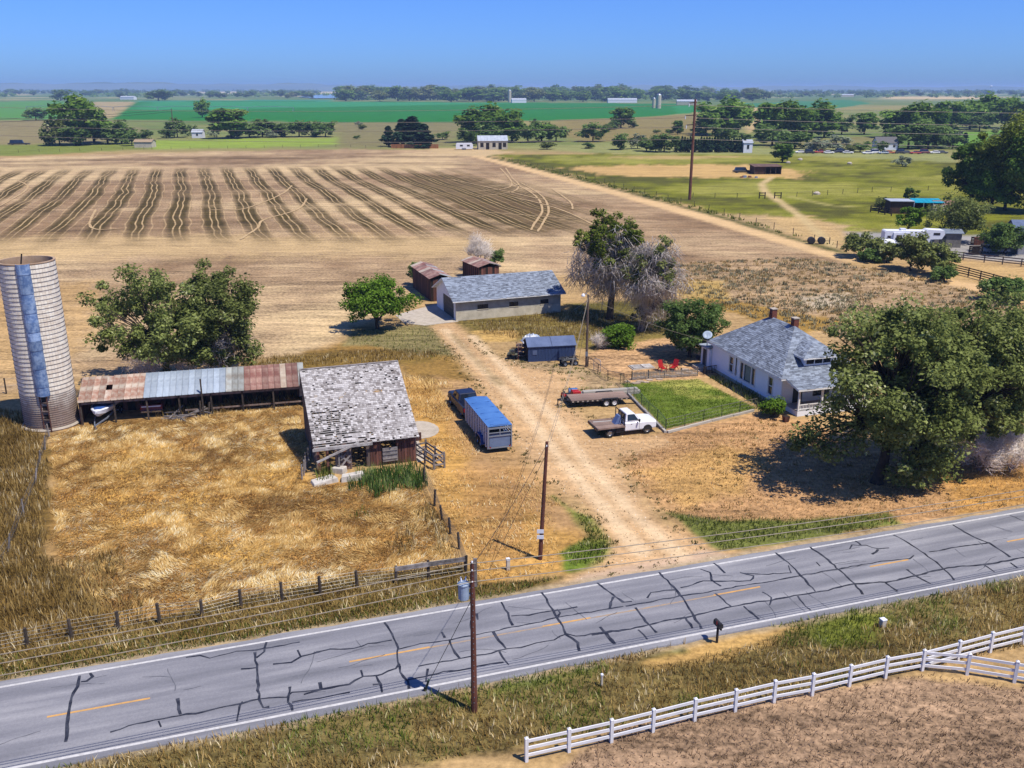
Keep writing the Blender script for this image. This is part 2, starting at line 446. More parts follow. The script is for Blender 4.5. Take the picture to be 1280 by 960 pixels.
paint([(420, 480), (520, 470), (570, 500), (600, 540), (660, 600), (730, 650), (745, 690), (700, 715), (600, 732), (585, 700), (545, 620), (525, 580), (515, 520)], C(196, 152, 84), 0.6, .8, .8)
paint([(540, 470), (600, 478), (640, 560), (690, 610), (740, 655), (700, 660), (640, 620), (600, 590), (560, 520)], C(190, 152, 104), 0.45, 1, 1)
paint([(575, 590), (640, 585), (680, 640), (650, 690), (600, 690)], C(180, 138, 84), 0.5, 1.5, 1.5)
paint([(690, 620), (745, 650), (768, 682), (752, 706), (712, 712), (702, 690), (735, 672)], C(104, 122, 44), 0.6, .35, .5)
paint([(760, 560), (840, 540), (950, 516), (1010, 525), (1090, 560), (1300, 560), (1300, 640), (1100, 664), (900, 690), (850, 660), (800, 610)], C(194, 152, 106), 0.6, .8, .8)
paint([(800, 590), (900, 560), (960, 570), (930, 620), (850, 640)], C(204, 162, 100), 0.5, 1.2, 1.2)
paint([(1160, 590), (1300, 590), (1300, 632), (1200, 650)], C(200, 152, 86), 0.5, 1, 1)
paint([(830, 640), (900, 648), (1000, 648), (1110, 640), (1130, 656), (1000, 676), (900, 688)], C(112, 118, 58), 0.7, .4, .5)
# --- paddock, weeds and verges
PADD = [(62, 545), (100, 532), (240, 521), (380, 505), (386, 596), (430, 605), (530, 606), (576, 706), (450, 722), (300, 748), (150, 784), (110, 740), (60, 690), (66, 610)]
paint(PADD, C(176, 134, 74), 0.8, .8, .8, name='paddock')
blend(MASK['paddock'] * np.clip(n1 * 3, 0, 0.8), C(214, 172, 92), 0.6)
blend(MASK['paddock'] * np.clip(-n1 * 2.5, 0, 0.7), C(132, 98, 54), 0.6)
LEFTW = [(-60, 500), (40, 520), (60, 545), (64, 610), (58, 690), (110, 742), (140, 788), (-60, 830)]
paint(LEFTW, C(122, 98, 52), 0.7, .6, .8)
paint([(-60, 500), (34, 515), (40, 545), (-60, 560)], C(104, 86, 48), 0.6, .5, .6)
VERGE_L = [(-60, 828), (150, 784), (300, 748), (450, 720), (578, 706), (600, 732), (700, 722), (640, 742), (300, 800), (-60, 872)]
paint(VERGE_L, C(112, 96, 52), 0.7, .4, .5)
VERGE_N = [(-200, 990), (300, 912), (640, 850), (1000, 770), (1320, 710), (1560, 664), (1560, 742), (1320, 800), (1150, 838), (760, 912), (500, 960), (300, 1100), (-200, 1100)]
paint(VERGE_N, C(118, 104, 62), 0.8, .5, .5)
paint([(770, 838), (840, 806), (960, 782), (1000, 782), (950, 806), (860, 828)], C(206, 166, 100), 0.5, .6, .6)
paint([(1000, 790), (1060, 765), (1110, 775), (1090, 800), (1030, 808)], C(116, 122, 48), 0.6, .6, .6)
paint([(620, 852), (760, 828), (850, 812), (700, 850), (620, 868)], C(102, 112, 52), 0.6, .5, .5)
INNER = [(762, 912), (1150, 842), (1640, 905), (1640, 1100), (560, 1100)]
paint(INNER, C(164, 136, 108), 0.8, .4, .5)
# --- gravel: drive, shoulders, lane
DRIVE = [(537, 408), (566, 402), (604, 440), (650, 456), (700, 466), (738, 476), (712, 500), (700, 508), (728, 520), (740, 545), (822, 545), (838, 552), (770, 575), (790, 612), (830, 654), (884, 688), (912, 693), (760, 722), (700, 734), (740, 716), (764, 694), (766, 676), (742, 642), (700, 606), (668, 578), (640, 545), (632, 520), (606, 492), (576, 452)]
mdr = paint(DRIVE, C(210, 172, 126), 0.34, .7, .55, name='gravel_driveway')
paint([(880, 689), (915, 694), (760, 724), (700, 736), (735, 718), (800, 704)], C(206, 176, 146), 0.2, .3, .2, name='gravel_driveway')
stroke([(556, 412), (600, 458), (650, 505), (690, 560), (760, 640), (800, 690)], 1.1, C(236, 206, 164), 0.2, .4, .3, k=.85)
stroke([(590, 420), (630, 460), (690, 520), (730, 575), (790, 640), (850, 694)], 1.1, C(236, 206, 164), 0.2, .4, .3, k=.85)
stroke([(566, 418), (590, 445), (625, 480)], 0.9, C(150, 128, 84), 0.5, .5, .5, k=.7)
stroke([(552, 505), (600, 575), (660, 625), (740, 668)], 1.6, C(178, 140, 96), 0.3, .8, .4, k=.6)
LANE = [(1062, 323), (1040, 317), (900, 276.5), (750, 235), (640, 206.5), (585, 192), (560, 185)]
stroke(LANE, 6.4, C(226, 190, 138), 0.18, .8, .35, name='farm_lane')
stroke([(1056, 317), (900, 271), (750, 231), (640, 203), (585, 190)], 2.2, C(92, 92, 46), 0.6, .9, .8)
paint([(535, 186), (600, 184), (640, 190), (600, 196), (545, 192)], C(206, 178, 132), 0.3, 2, 1)
q = road_pt(0, 0)
rs = (GX - RO.x) * ROAD_DIR.x + (GY - RO.y) * ROAD_DIR.y; rt = -((GX - RO.x) * ROAD_N.x + (GY - RO.y) * ROAD_N.y)
edge = np.minimum(np.abs(rt + 0.55), np.abs(rt - ROAD_W - 0.5)) + n2 * 0.5
sh = np.clip(1 - edge / 0.55, 0, 1); blend(np.clip(sh, 0, 1) * 0.85, C(176, 158, 128), 0.35)
LAWN = [(776, 479), (872, 474), (946, 510), (832, 536)]
mlawn = paint(LAWN, C(104, 122, 44), 0.5, .12, .0, name='lawn')
blend(mlawn * np.clip(n1 * 4 + n2 * 2, 0, .9), C(168, 164, 84), 0.6)
BARNSH = [(398, 556), (520, 540), (522, 590), (400, 606)]

# relief: soft unevenness in the grass, level where things are built
GZ = (n1 * 0.10 + n2 * 0.07) * np.clip(colr[:, 3] * 1.6 - 0.3, 0, 1)
GZ = GZ * np.clip((np.maximum(-rt, rt - ROAD_W) - 0.4) / 1.5, 0, 1)
GZ = np.where((rt > -0.5) & (rt < ROAD_W + 0.5), -0.06, GZ - 0.01)
GZ *= np.where(GY > 400, np.minimum(GY / 400, 6), 1)
GZ += np.clip((GY - 1200) / 12000, 0, 1) * n4 * 10

def ground_mat(name, stripes=False):
    m = bpy.data.materials.new(name); m.use_nodes = True; nt = m.node_tree; L = nt.links.new
    b = nt.nodes['Principled BSDF']; b.inputs['Roughness'].default_value = 0.95; b.inputs['Specular IOR Level'].default_value = 0.1
    at = node(nt, 'ShaderNodeAttribute', attribute_name='Col'); geo = node(nt, 'ShaderNodeNewGeometry')
    def nz(scale, detail, stretch=None):
        n = node(nt, 'ShaderNodeTexNoise'); n.inputs['Scale'].default_value = scale; n.inputs['Detail'].default_value = detail; n.inputs['Roughness'].default_value = 0.7
        if stretch:
            mp = node(nt, 'ShaderNodeMapping'); mp.inputs['Scale'].default_value = stretch; mp.inputs['Rotation'].default_value = (0, 0, math.radians(-17)); L(geo.outputs['Position'], mp.inputs[0]); L(mp.outputs[0], n.inputs['Vector'])
        else:
            L(geo.outputs['Position'], n.inputs['Vector'])
        return n.outputs[0]
    def math_(op, a, b_=None, c=None, clamp=False):
        n = node(nt, 'ShaderNodeMath', operation=op, use_clamp=clamp)
        for i, q in enumerate((a, b_, c)):
            if q is None:
                continue
            if isinstance(q, (int, float)):
                n.inputs[i].default_value = q
            else:
                L(q, n.inputs[i])
        return n.outputs[0]
    f = nz(2.2, 5); g_ = nz(0.62, 4, (0.35, 1.5, 1)); g2 = nz(0.17, 5, (0.22, 1.7, 1)); h = nz(0.05, 3)
    var = math_('ADD', math_('ADD', math_('MULTIPLY_ADD', f, 4.2, -2.1), math_('MULTIPLY_ADD', g_, 2.6, -1.3)), math_('ADD', math_('MULTIPLY_ADD', h, 1.2, -0.6), math_('MULTIPLY_ADD', g2, 2.8, -1.4)))
    fac = math_('MULTIPLY_ADD', var, at.outputs['Alpha'], 1.0)
    fac = math_('MAXIMUM', fac, 0.25)
    col = at.outputs['Color']
    if stripes:
        sp = node(nt, 'ShaderNodeSeparateXYZ'); L(geo.outputs['Position'], sp.inputs[0])
        wob = nz(0.006, 1); wob2 = nz(0.045, 1); wid = nz(0.02, 3)
        u = math_('ADD', math_('MULTIPLY', sp.outputs[0], 0.9465), math_('MULTIPLY', sp.outputs[1], 0.3227))
        u = math_('ADD', u, math_('MULTIPLY_ADD', wob, 8.0, -4.0)); u2 = math_('ADD', u, math_('MULTIPLY_ADD', wob2, 2.6, -1.3))
        fr = math_('FRACT', math_('MULTIPLY', u, 1 / 8.0))
        tri = math_('ADD', math_('ABSOLUTE', math_('SUBTRACT', fr, 0.5)), math_('MULTIPLY_ADD', wid, 0.40, -0.20)); tri2 = math_('ABSOLUTE', math_('SUBTRACT', math_('FRACT', math_('MULTIPLY', u2, 1 / 8.0)), 0.5))         # 0 at the swath centre
        dark = node(nt, 'ShaderNodeMapRange'); L(tri, dark.inputs[0]); dark.inputs[1].default_value = 0.36; dark.inputs[2].default_value = 0.18
        trk = math_('ABSOLUTE', math_('SUBTRACT', tri2, 0.085))
        tr = node(nt, 'ShaderNodeMapRange'); L(trk, tr.inputs[0]); tr.inputs[1].default_value = 0.030; tr.inputs[2].default_value = 0.006
        trk2 = math_('ABSOLUTE', math_('SUBTRACT', tri2, 0.33)); tr2 = node(nt, 'ShaderNodeMapRange'); L(trk2, tr2.inputs[0]); tr2.inputs[1].default_value = 0.03; tr2.inputs[2].default_value = 0.01
        sm = node(nt, 'ShaderNodeAttribute', attribute_name='swath')
        brk = node(nt, 'ShaderNodeMapRange'); L(nz(0.03, 4), brk.inputs[0]); brk.inputs[1].default_value = 0.30; brk.inputs[2].default_value = 0.52
        dk = math_('MULTIPLY', math_('MULTIPLY', dark.outputs[0], sm.outputs['Fac']), math_('MULTIPLY_ADD', brk.outputs[0], 0.6, 0.4), clamp=True)
        m1 = node(nt, 'ShaderNodeMix', data_type='RGBA'); L(dk, m1.inputs[0]); L(col, m1.inputs[6]); m1.inputs[7].default_value = C(88, 74, 38)
        lt = math_('MULTIPLY', math_('MAXIMUM', tr.outputs[0], math_('MULTIPLY', tr2.outputs[0], 0.6)), math_('MULTIPLY', sm.outputs['Fac'], math_('MULTIPLY_ADD', brk.outputs[0], 0.4, 0.5)), clamp=True)
        m2 = node(nt, 'ShaderNodeMix', data_type='RGBA'); L(lt, m2.inputs[0]); L(m1.outputs[2], m2.inputs[6]); m2.inputs[7].default_value = C(204, 174, 128)
        col = m2.outputs[2]
    vm = node(nt, 'ShaderNodeVectorMath', operation='SCALE'); L(col, vm.inputs[0]); L(fac, vm.inputs['Scale'])
    L(vm.outputs[0], b.inputs['Base Color'])
    bp = node(nt, 'ShaderNodeBump'); bp.inputs['Strength'].default_value = 0.55; bp.inputs['Distance'].default_value = 0.12
    L(math_('MULTIPLY', math_('ADD', f, g_), at.outputs['Alpha']), bp.inputs['Height']); L(bp.outputs[0], b.inputs['Normal'])
    return m
GM = ground_mat('earth_and_grass'); GMS = ground_mat('stubble', True)

# swath strength over the stubble: strong in the middle band, more patchy at the right
def polymask(poly, soft):
    P = G2(poly); return np.clip(0.5 - sdf(P, GX, GY) / (2 * soft), 0, 1)
sel = MASK['stubble_field'] > 0.01
swath = np.zeros(len(GX), np.float32)
swath += polymask([(-60, 216), (200, 212), (420, 210), (560, 214), (700, 246), (735, 285), (600, 293), (430, 296), (200, 297), (-60, 296)], 14)
paint([(492, 222), (560, 217), (640, 234), (715, 262), (725, 282), (690, 288), (640, 286), (560, 258)], C(96, 78, 44), 0.4, 5, 4, k=.8)

vert_idx = np.arange(NR * NC).reshape(NR, NC)
quads = np.stack([vert_idx[:-1, :-1], vert_idx[:-1, 1:], vert_idx[1:, 1:], vert_idx[1:, :-1]], -1).reshape(-1, 4)
fm = {k: m[quads].mean(1) for k, m in MASK.items()}
zone = np.zeros(len(quads), np.int32); order = ['ground', 'crop_field', 'stubble_field', 'pasture', 'scrub_field', 'paddock', 'farm_lane', 'gravel_driveway', 'lawn']
for i, nme in enumerate(order):
    if i:
        zone[fm[nme] > 0.5] = i
GV = np.stack([GX, GY, GZ], -1)
SETTING = {}
for i, nme in enumerate(order):
    q = quads[zone == i]
    used, inv = np.unique(q.ravel(), return_inverse=True)
    me = mesh_np(nme, GV[used], inv, np.full(len(q), 4), GMS if nme == 'stubble_field' else GM)
    a = me.attributes.new('Col', 'FLOAT_COLOR', 'POINT'); a.data.foreach_set('color', colr[used].astype(np.float32).ravel())
    if nme == 'stubble_field':
        a = me.attributes.new('swath', 'FLOAT', 'POINT'); a.data.foreach_set('value', swath[used])
    me.polygons.foreach_set('use_smooth', np.ones(len(q), bool))
    o = link(bpy.data.objects.new(nme, me)); o['kind'] = 'structure'; SETTING[nme] = o

def ribbon(name, px, w, mat, parent, z=0.03, world=False, jit=0.0, step=1.0, taper=0.0, rng=random):
    """flat strip following a line on the ground"""
    P = [Vector(p) for p in px] if world else [G(x, y) for x, y in px]
    pts = [P[0]]
    for a, b in zip(P[:-1], P[1:]):
        n = max(1, int((b - a).length / step))
        for k in range(1, n + 1):
            pts.append(a.lerp(b, k / n))
    pts = [p + Vector((rng.uniform(-jit, jit), rng.uniform(-jit, jit), 0)) for p in pts]
    m = MB(); L_, R_ = [], []
    for i, p in enumerate(pts):
        d = (pts[min(i + 1, len(pts) - 1)] - pts[max(i - 1, 0)]); d.z = 0
        d.normalize(); s = Vector((-d.y, d.x, 0)); ww = w * rng.uniform(0.75, 1.2) if jit else w
        if taper and (i == 0 or i == len(pts) - 1):
            ww *= 1 - taper
        L_.append((p.x + s.x * ww / 2, p.y + s.y * ww / 2, z)); R_.append((p.x - s.x * ww / 2, p.y - s.y * ww / 2, z))
    n = len(pts)
    m.add(R_ + L_, [(i, i + 1, n + i + 1, n + i) for i in range(n - 1)])
    return m.build(name, mat, parent, fix=False)
pmat('track_straw', C(216, 186, 136), C(190, 158, 112), scale=0.5)
TRK = [[(262, 262), (300, 262), (332, 252), (355, 241), (365, 232)], [(120, 262), (112, 280), (122, 287), (150, 286)], [(590, 240), (630, 236), (640, 230), (634, 220), (625, 210)],
       [(596, 246), (640, 240), (648, 231), (640, 222), (632, 210)], [(640, 228), (668, 244), (678, 262), (668, 280), (664, 288)], [(650, 228), (676, 244), (686, 262), (678, 280), (672, 290)],
       [(560, 262), (640, 268), (720, 274)], [(690, 236), (712, 252), (716, 262)], [(560, 224), (600, 232), (680, 250)], [(640, 246), (700, 262), (760, 290)],
       [(300, 300), (322, 285), (330, 275), (372, 262), (384, 248)], [(0, 258), (30, 240), (34, 232), (22, 226)]]
for t in TRK:
    P = [G(x, y) for x, y in t]; Q = [P[0] * 2 - P[1]] + P + [P[-1] * 2 - P[-2]]; sm = []
    for i in range(1, len(Q) - 2):                        # smooth curve through the points
        for k in range(8):
            u = k / 8; a, b, c, d = Q[i - 1], Q[i], Q[i + 1], Q[i + 2]
            sm.append(.5 * ((2 * b) + (c - a) * u + (2 * a - 5 * b + 4 * c - d) * u * u + (3 * b - a - 3 * c + d) * u ** 3))
    sm.append(P[-1]); ribbon('tyre_track', sm, 0.55, MATS['track_straw'], SETTING['stubble_field'], z=0.09, world=True, jit=0.06, step=5, taper=.6)

# lake, hills on the horizon
wm = pmat('lake_water', C(150, 175, 205), C(165, 190, 215), scale=0.001, rough=0.12, spec=0.6)
P = [G(x, y) for x, y in ((372, 121.5), (398, 118.6), (430, 117.6), (452, 118.4), (446, 121.2), (420, 123.2), (392, 123.4))]
o = MB().add([(p.x, p.y, 1.5) for p in P], [tuple(range(len(P)))]).build('lake', wm, fix=False); o['kind'] = 'structure'
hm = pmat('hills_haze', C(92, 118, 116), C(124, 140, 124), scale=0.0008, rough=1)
m = MB(); n = 220; prof = []
for k in range(n + 1):
    x = -13000 + 26000 * k / n; u = k / n
    hgt = 62 * math.exp(-((u - 0.30) / 0.16) ** 2) + 26 * math.exp(-((u - 0.62) / 0.2) ** 2) + 22 + 9 * math.sin(k * .37) + 6 * math.sin(k * 0.93 + 1) + 5 * math.sin(k * 2.1)
    prof.append((x, max(hgt, 6)))
vs = []; 
for x, hgt in prof:
    vs += [(x, 9500, -30), (x, 10400, hgt * 0.55), (x, 11300, hgt), (x, 12600, -30)]
fs = []
for k in range(n):
    for j in range(3):
        fs.append((k * 4 + j, (k + 1) * 4 + j, (k + 1) * 4 + j + 1, k * 4 + j + 1))
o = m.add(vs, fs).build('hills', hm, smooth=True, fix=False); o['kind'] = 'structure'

# ------------------------------------------------------------------ the road
def asphalt():
    m = bpy.data.materials.new('asphalt'); m.use_nodes = True; nt = m.node_tree; L = nt.links.new
    b = nt.nodes['Principled BSDF']; b.inputs['Roughness'].default_value = 0.85; b.inputs['Specular IOR Level'].default_value = 0.25
    tc = node(nt, 'ShaderNodeTexCoord')
    mp = node(nt, 'ShaderNodeMapping'); mp.inputs['Scale'].default_value = (0.10, 1.1, 1); L(tc.outputs['Object'], mp.inputs[0])
    a = node(nt, 'ShaderNodeTexNoise'); a.inputs['Scale'].default_value = 1.0; a.inputs['Detail'].default_value = 5; L(mp.outputs[0], a.inputs['Vector'])
    c = node(nt, 'ShaderNodeTexNoise'); c.inputs['Scale'].default_value = 9; c.inputs['Detail'].default_value = 6; c.inputs['Roughness'].default_value = .8; L(tc.outputs['Object'], c.inputs['Vector'])
    ad = node(nt, 'ShaderNodeMath', operation='MULTIPLY_ADD'); ad.inputs[1].default_value = 0.45; L(c.outputs[0], ad.inputs[0]); L(a.outputs[0], ad.inputs[2])
    cr = node(nt, 'ShaderNodeValToRGB'); e = cr.color_ramp.elements; e[0].position = 0.44; e[0].color = C(112, 113, 120); e[1].position = 1.0; e[1].color = C(176, 175, 178)
    k = e.new(0.70); k.color = C(140, 140, 147)
    sp = node(nt, 'ShaderNodeSeparateXYZ'); L(tc.outputs['Object'], sp.inputs[0])     # polished wheel tracks, two to a lane
    wv = node(nt, 'ShaderNodeMath', operation='MULTIPLY_ADD'); wv.inputs[1].default_value = 2 * math.pi / (ROAD_W / 4); wv.inputs[2].default_value = 0.6; L(sp.outputs[1], wv.inputs[0])
    sn = node(nt, 'ShaderNodeMath', operation='SINE'); L(wv.outputs[0], sn.inputs[0])
    a2 = node(nt, 'ShaderNodeMath', operation='MULTIPLY_ADD'); a2.inputs[1].default_value = 0.045; L(sn.outputs[0], a2.inputs[0]); L(ad.outputs[0], a2.inputs[2])
    L(a2.outputs[0], cr.inputs[0]); L(cr.outputs[0], b.inputs['Base Color'])
    bp = node(nt, 'ShaderNodeBump'); bp.inputs['Strength'].default_value = .25; bp.inputs['Distance'].default_value = .01; L(c.outputs[0], bp.inputs['Height']); L(bp.outputs[0], b.inputs['Normal'])
    return m
AS = asphalt()
ra = math.atan2(ROAD_DIR.y, ROAD_DIR.x)
S0, S1 = -150.0, 180.0
m = MB(); N = 220; top = []; 
ers = np.random.default_rng(5)
L_ = []; R_ = []
for k in range(N + 1):
    s = S0 + (S1 - S0) * k / N
    L_.append((s, 0.42 + ers.uniform(-.10, .10), 0.02)); R_.append((s, -ROAD_W - 0.40 + ers.uniform(-.10, .10), 0.02))
vs = []
for a, b in zip(L_, R_):
    vs += [(a[0], a[1] + .04, -0.1), a, (a[0], -ROAD_W / 2, 0.05), b, (b[0], b[1] - .04, -0.1)]
fs = [(k * 5 + j, k * 5 + j + 1, (k + 1) * 5 + j + 1, (k + 1) * 5 + j) for k in range(N) for j in range(4)]
m.add(vs, fs)
road = m.build('road', AS); road.location = (RO.x, RO.y, 0); road.rotation_euler = (0, 0, ra); road['kind'] = 'structure'
def rz_at(t):                                        # road surface height at t across (crowned)
    return 0.02 + 0.03 * (1 - abs(t - ROAD_W / 2) / (ROAD_W / 2))
pw = pmat('road_paint_white', C(226, 224, 222), C(186, 184, 182), scale=4, rough=.7, contrast=(.4, .75))
py_ = pmat('road_paint_yellow', C(230, 176, 102), C(186, 152, 110), scale=3, rough=.7, contrast=(.4, .75))
pyo = pmat('road_paint_worn', C(190, 158, 116), C(156, 148, 146), scale=2, rough=.8)
tar = pmat('tar', C(40, 42, 52), C(92, 94, 104), scale=1.6, rough=.5, spec=.35, contrast=(.42, .75))
def road_strip(name, mat, s0, s1, t, w, dz, parent=road, seg=3.0):
    m = MB(); n = max(1, int((s1 - s0) / seg)); vs = []
    for k in range(n + 1):
        s = s0 + (s1 - s0) * k / n
        for tt in (t - w / 2, t + w / 2):
            vs.append((s, -tt, rz_at(tt) + dz))
    m.add(vs, [(2 * k, 2 * k + 1, 2 * k + 3, 2 * k + 2) for k in range(n)])
    return m.build(name, mat, parent)
road_strip('edge_line', pw, S0, S1, 0.09, 0.16, 0.006)
road_strip('edge_line', pw, S0, S1, ROAD_W - 0.09, 0.16, 0.006)
for (xa, ya), (xb, yb) in (((60, 893), (188, 871)), ((435, 822), (535, 805)), ((674, 777), (733, 766)), ((884, 737), (944, 729)), ((1080, 704), (1130, 697)), ((1250, 673), (1296, 665))):
    a, _ = road_st(*G(xa, ya)[:2]); b, _ = road_st(*G(xb, yb)[:2])
    road_strip('centre_dash', py_, a, b, ROAD_W / 2, 0.14, 0.006, seg=.8)
sa, _ = road_st(*G(535, 805)[:2]); sb, _ = road_st(*G(674, 777)[:2])
for a, b in ((535, 674), (733, 884)):
    sa, _ = road_st(*G(a, 805 - (a - 535) * .2)[:2]); sb, _ = road_st(*G(b, 805 - (b - 535) * .2)[:2])
    road_strip('worn_centre_line', pyo, sa, sb, ROAD_W / 2 + .04, 0.12, 0.0035)
CR = []
def cracks(x0, y0, s, lines):
    for l in lines:
        CR.append([(x0 + x / s, y0 + y / s) for x, y in l])
cracks(0, 560, 2.7425, [[(275, 780), (265, 820), (238, 875), (230, 948), (226, 1010)], [(275, 800), (300, 798), (318, 785), (310, 770)], [(612, 860), (616, 915)],
    [(380, 975), (470, 945), (530, 935), (612, 918), (700, 905), (780, 885), (830, 877), (890, 860), (985, 855), (1000, 840), (1097, 830)], [(830, 868), (810, 940)],
    [(640, 717), (690, 712), (720, 720), (812, 697), (880, 692), (950, 680), (1025, 665)], [(875, 700), (880, 760), (888, 860), (905, 890), (925, 888)], [(880, 720), (905, 700), (915, 665)],
    [(825, 760), (880, 752)], [(935, 742), (1000, 735), (1032, 715), (1097, 700)], [(1032, 715), (1018, 695)], [(992, 820), (990, 870), (1005, 900)], [(1000, 870), (1097, 858)], [(540, 935), (555, 955)]])
cracks(380, 640, 3.2, [[(322, 440), (350, 490), (375, 545), (378, 600), (385, 640), (415, 680), (422, 705)], [(0, 575), (110, 550), (200, 545), (260, 527), (350, 515)],
    [(0, 728), (70, 712), (180, 690), (235, 660), (290, 655), (310, 650), (370, 625), (385, 610)], [(62, 680), (68, 708)], [(225, 635), (232, 660)], [(290, 655), (305, 690), (316, 722)], [(275, 692), (300, 690)],
    [(0, 752), (60, 748), (130, 730), (180, 724)], [(375, 550), (470, 528), (585, 512), (700, 490), (830, 462), (950, 440), (1020, 420), (1150, 400), (1280, 380)],
    [(580, 512), (590, 545), (620, 585)], [(548, 480), (565, 505)], [(460, 618), (560, 600), (640, 582), (720, 572), (810, 548), (870, 545), (930, 525), (1000, 512), (1048, 488), (1090, 497), (1150, 490), (1200, 480), (1280, 470)],
    [(415, 672), (480, 658), (560, 640), (640, 630), (720, 612), (800, 600)], [(495, 625), (490, 680)], [(755, 480), (775, 515), (810, 545)], [(785, 560), (815, 612)], [(787, 360), (815, 405), (835, 455)],
    [(830, 418), (900, 412), (970, 400), (1095, 380)], [(945, 312), (985, 375), (1015, 425), (1050, 490), (1095, 525), (1103, 555)], [(1000, 400), (1015, 390), (1025, 405), (1015, 420)],
    [(1185, 462), (1200, 485), (1240, 527)], [(1165, 275), (1235, 330), (1280, 362)], [(1235, 340), (1220, 385)], [(665, 435), (668, 470)], [(690, 405), (697, 430)]])
cracks(740, 640, 2.370, [[(0, 365), (60, 355), (150, 340), (215, 322), (280, 312), (340, 298), (400, 285), (470, 270), (530, 262), (600, 248), (660, 240), (700, 232), (760, 215), (800, 212), (870, 208), (930, 197), (985, 182), (1040, 168), (1100, 160), (1150, 158), (1200, 150), (1280, 135)],
    [(100, 280), (180, 265), (260, 250), (345, 238), (430, 222), (520, 208), (600, 192), (700, 175), (800, 157), (870, 145), (940, 140), (955, 130)], [(1000, 120), (1080, 105), (1180, 92)],
    [(198, 178), (240, 220), (270, 255), (300, 308), (325, 345)], [(535, 113), (580, 150), (620, 190), (660, 235)], [(637, 98), (690, 135), (735, 175), (775, 212), (805, 245)],
    [(895, 68), (950, 100), (1020, 150), (1055, 180), (1072, 203)], [(1068, 38), (1130, 75), (1180, 95), (1240, 135)], [(130, 285), (160, 325), (190, 358)], [(15, 210), (60, 245), (90, 268), (118, 265)], [(65, 252), (50, 280)],
    [(165, 255), (175, 240), (215, 232), (245, 230)], [(320, 170), (350, 180), (352, 200), (380, 220)], [(265, 225), (330, 205), (400, 205), (470, 205), (480, 190), (440, 180)], [(450, 182), (520, 185), (590, 180), (582, 160)],
    [(360, 150), (395, 180)], [(365, 242), (410, 280)], [(450, 280), (495, 318)], [(505, 237), (530, 255), (525, 275)], [(608, 250), (645, 290)], [(765, 110), (770, 98), (810, 98), (850, 110), (880, 108)],
    [(830, 125), (850, 112)], [(780, 85), (800, 100)], [(930, 170), (960, 190), (1005, 212)], [(870, 210), (905, 235)], [(1160, 155), (1195, 178)], [(1240, 10), (1280, 28)], [(1240, 150), (1260, 165)], [(25, 340), (68, 390)], [(140, 350), (165, 378)], [(275, 312), (300, 345)], [(665, 150), (674, 160)]])
crng = random.Random(3)
for line in CR:
    P = []
    for x, y in line:
        s, t = road_st(*G(x, y, 0.03)[:2]); P.append((s, min(max(t, -0.1), ROAD_W + 0.1)))
    pts = [P[0]]
    for a, b in zip(P[:-1], P[1:]):
        d = math.hypot(b[0] - a[0], b[1] - a[1]); n = max(1, int(d / 0.35))
        pts += [(a[0] + (b[0] - a[0]) * k / n, a[1] + (b[1] - a[1]) * k / n) for k in range(1, n + 1)]
    pts = [(a + crng.uniform(-.05, .05), b + crng.uniform(-.05, .05)) for a, b in pts]
    m = MB(); A_, B_ = [], []; base = crng.uniform(.09, .15)
    for i, p in enumerate(pts):
        q0, q1 = pts[max(i - 1, 0)], pts[min(i + 1, len(pts) - 1)]
        dx, dy = q1[0] - q0[0], q1[1] - q0[1]; l = math.hypot(dx, dy) + 1e-9; w = base * crng.uniform(.6, 1.35) / 2
        for lst, sg in ((A_, 1), (B_, -1)):
            s, t = p[0] - dy / l * w * sg, p[1] + dx / l * w * sg
            lst.append((s, -t, rz_at(t) + 0.0105 + crng.uniform(0, .0005)))
    n = len(pts); m.add(A_ + B_, [(i, i + 1, n + i + 1, n + i) for i in range(n - 1)])
    m.build('tar_seam', tar, road, fix=False)

hrng = random.Random(12)                                 # fine hairline cracks between the sealed ones
tar2 = pmat('hairline', C(84, 86, 96), C(120, 122, 130), scale=2, rough=.8)
for i in range(90):
    s = hrng.uniform(-32, 48); t = hrng.uniform(.3, ROAD_W - .3); a = hrng.choice([0.05, 1.5, 0.1, -0.1, 1.65]) + hrng.uniform(-.25, .25); n = hrng.randint(4, 16); pts = []
    for k in range(n):
        pts.append((s, t)); a += hrng.uniform(-.35, .35) * .6; s += .22 * math.cos(a); t += .22 * math.sin(a)
    pts = [p for p in pts if .1 < p[1] < ROAD_W - .1]
    if len(pts) < 3:
        continue
    A_, B_ = [], []
    for j, p in enumerate(pts):
        q0, q1 = pts[max(j - 1, 0)], pts[min(j + 1, len(pts) - 1)]; dx, dy = q1[0] - q0[0], q1[1] - q0[1]; l = math.hypot(dx, dy) + 1e-9; w = hrng.uniform(.012, .03)
        for lst, sg in ((A_, 1), (B_, -1)):
            lst.append((p[0] - dy / l * w * sg, -(p[1] + dx / l * w * sg), rz_at(p[1]) + .0085))
    n = len(pts); MB().add(A_ + B_, [(k, k + 1, n + k + 1, n + k) for k in range(n - 1)]).build('hairline_crack', tar2, road, fix=False)
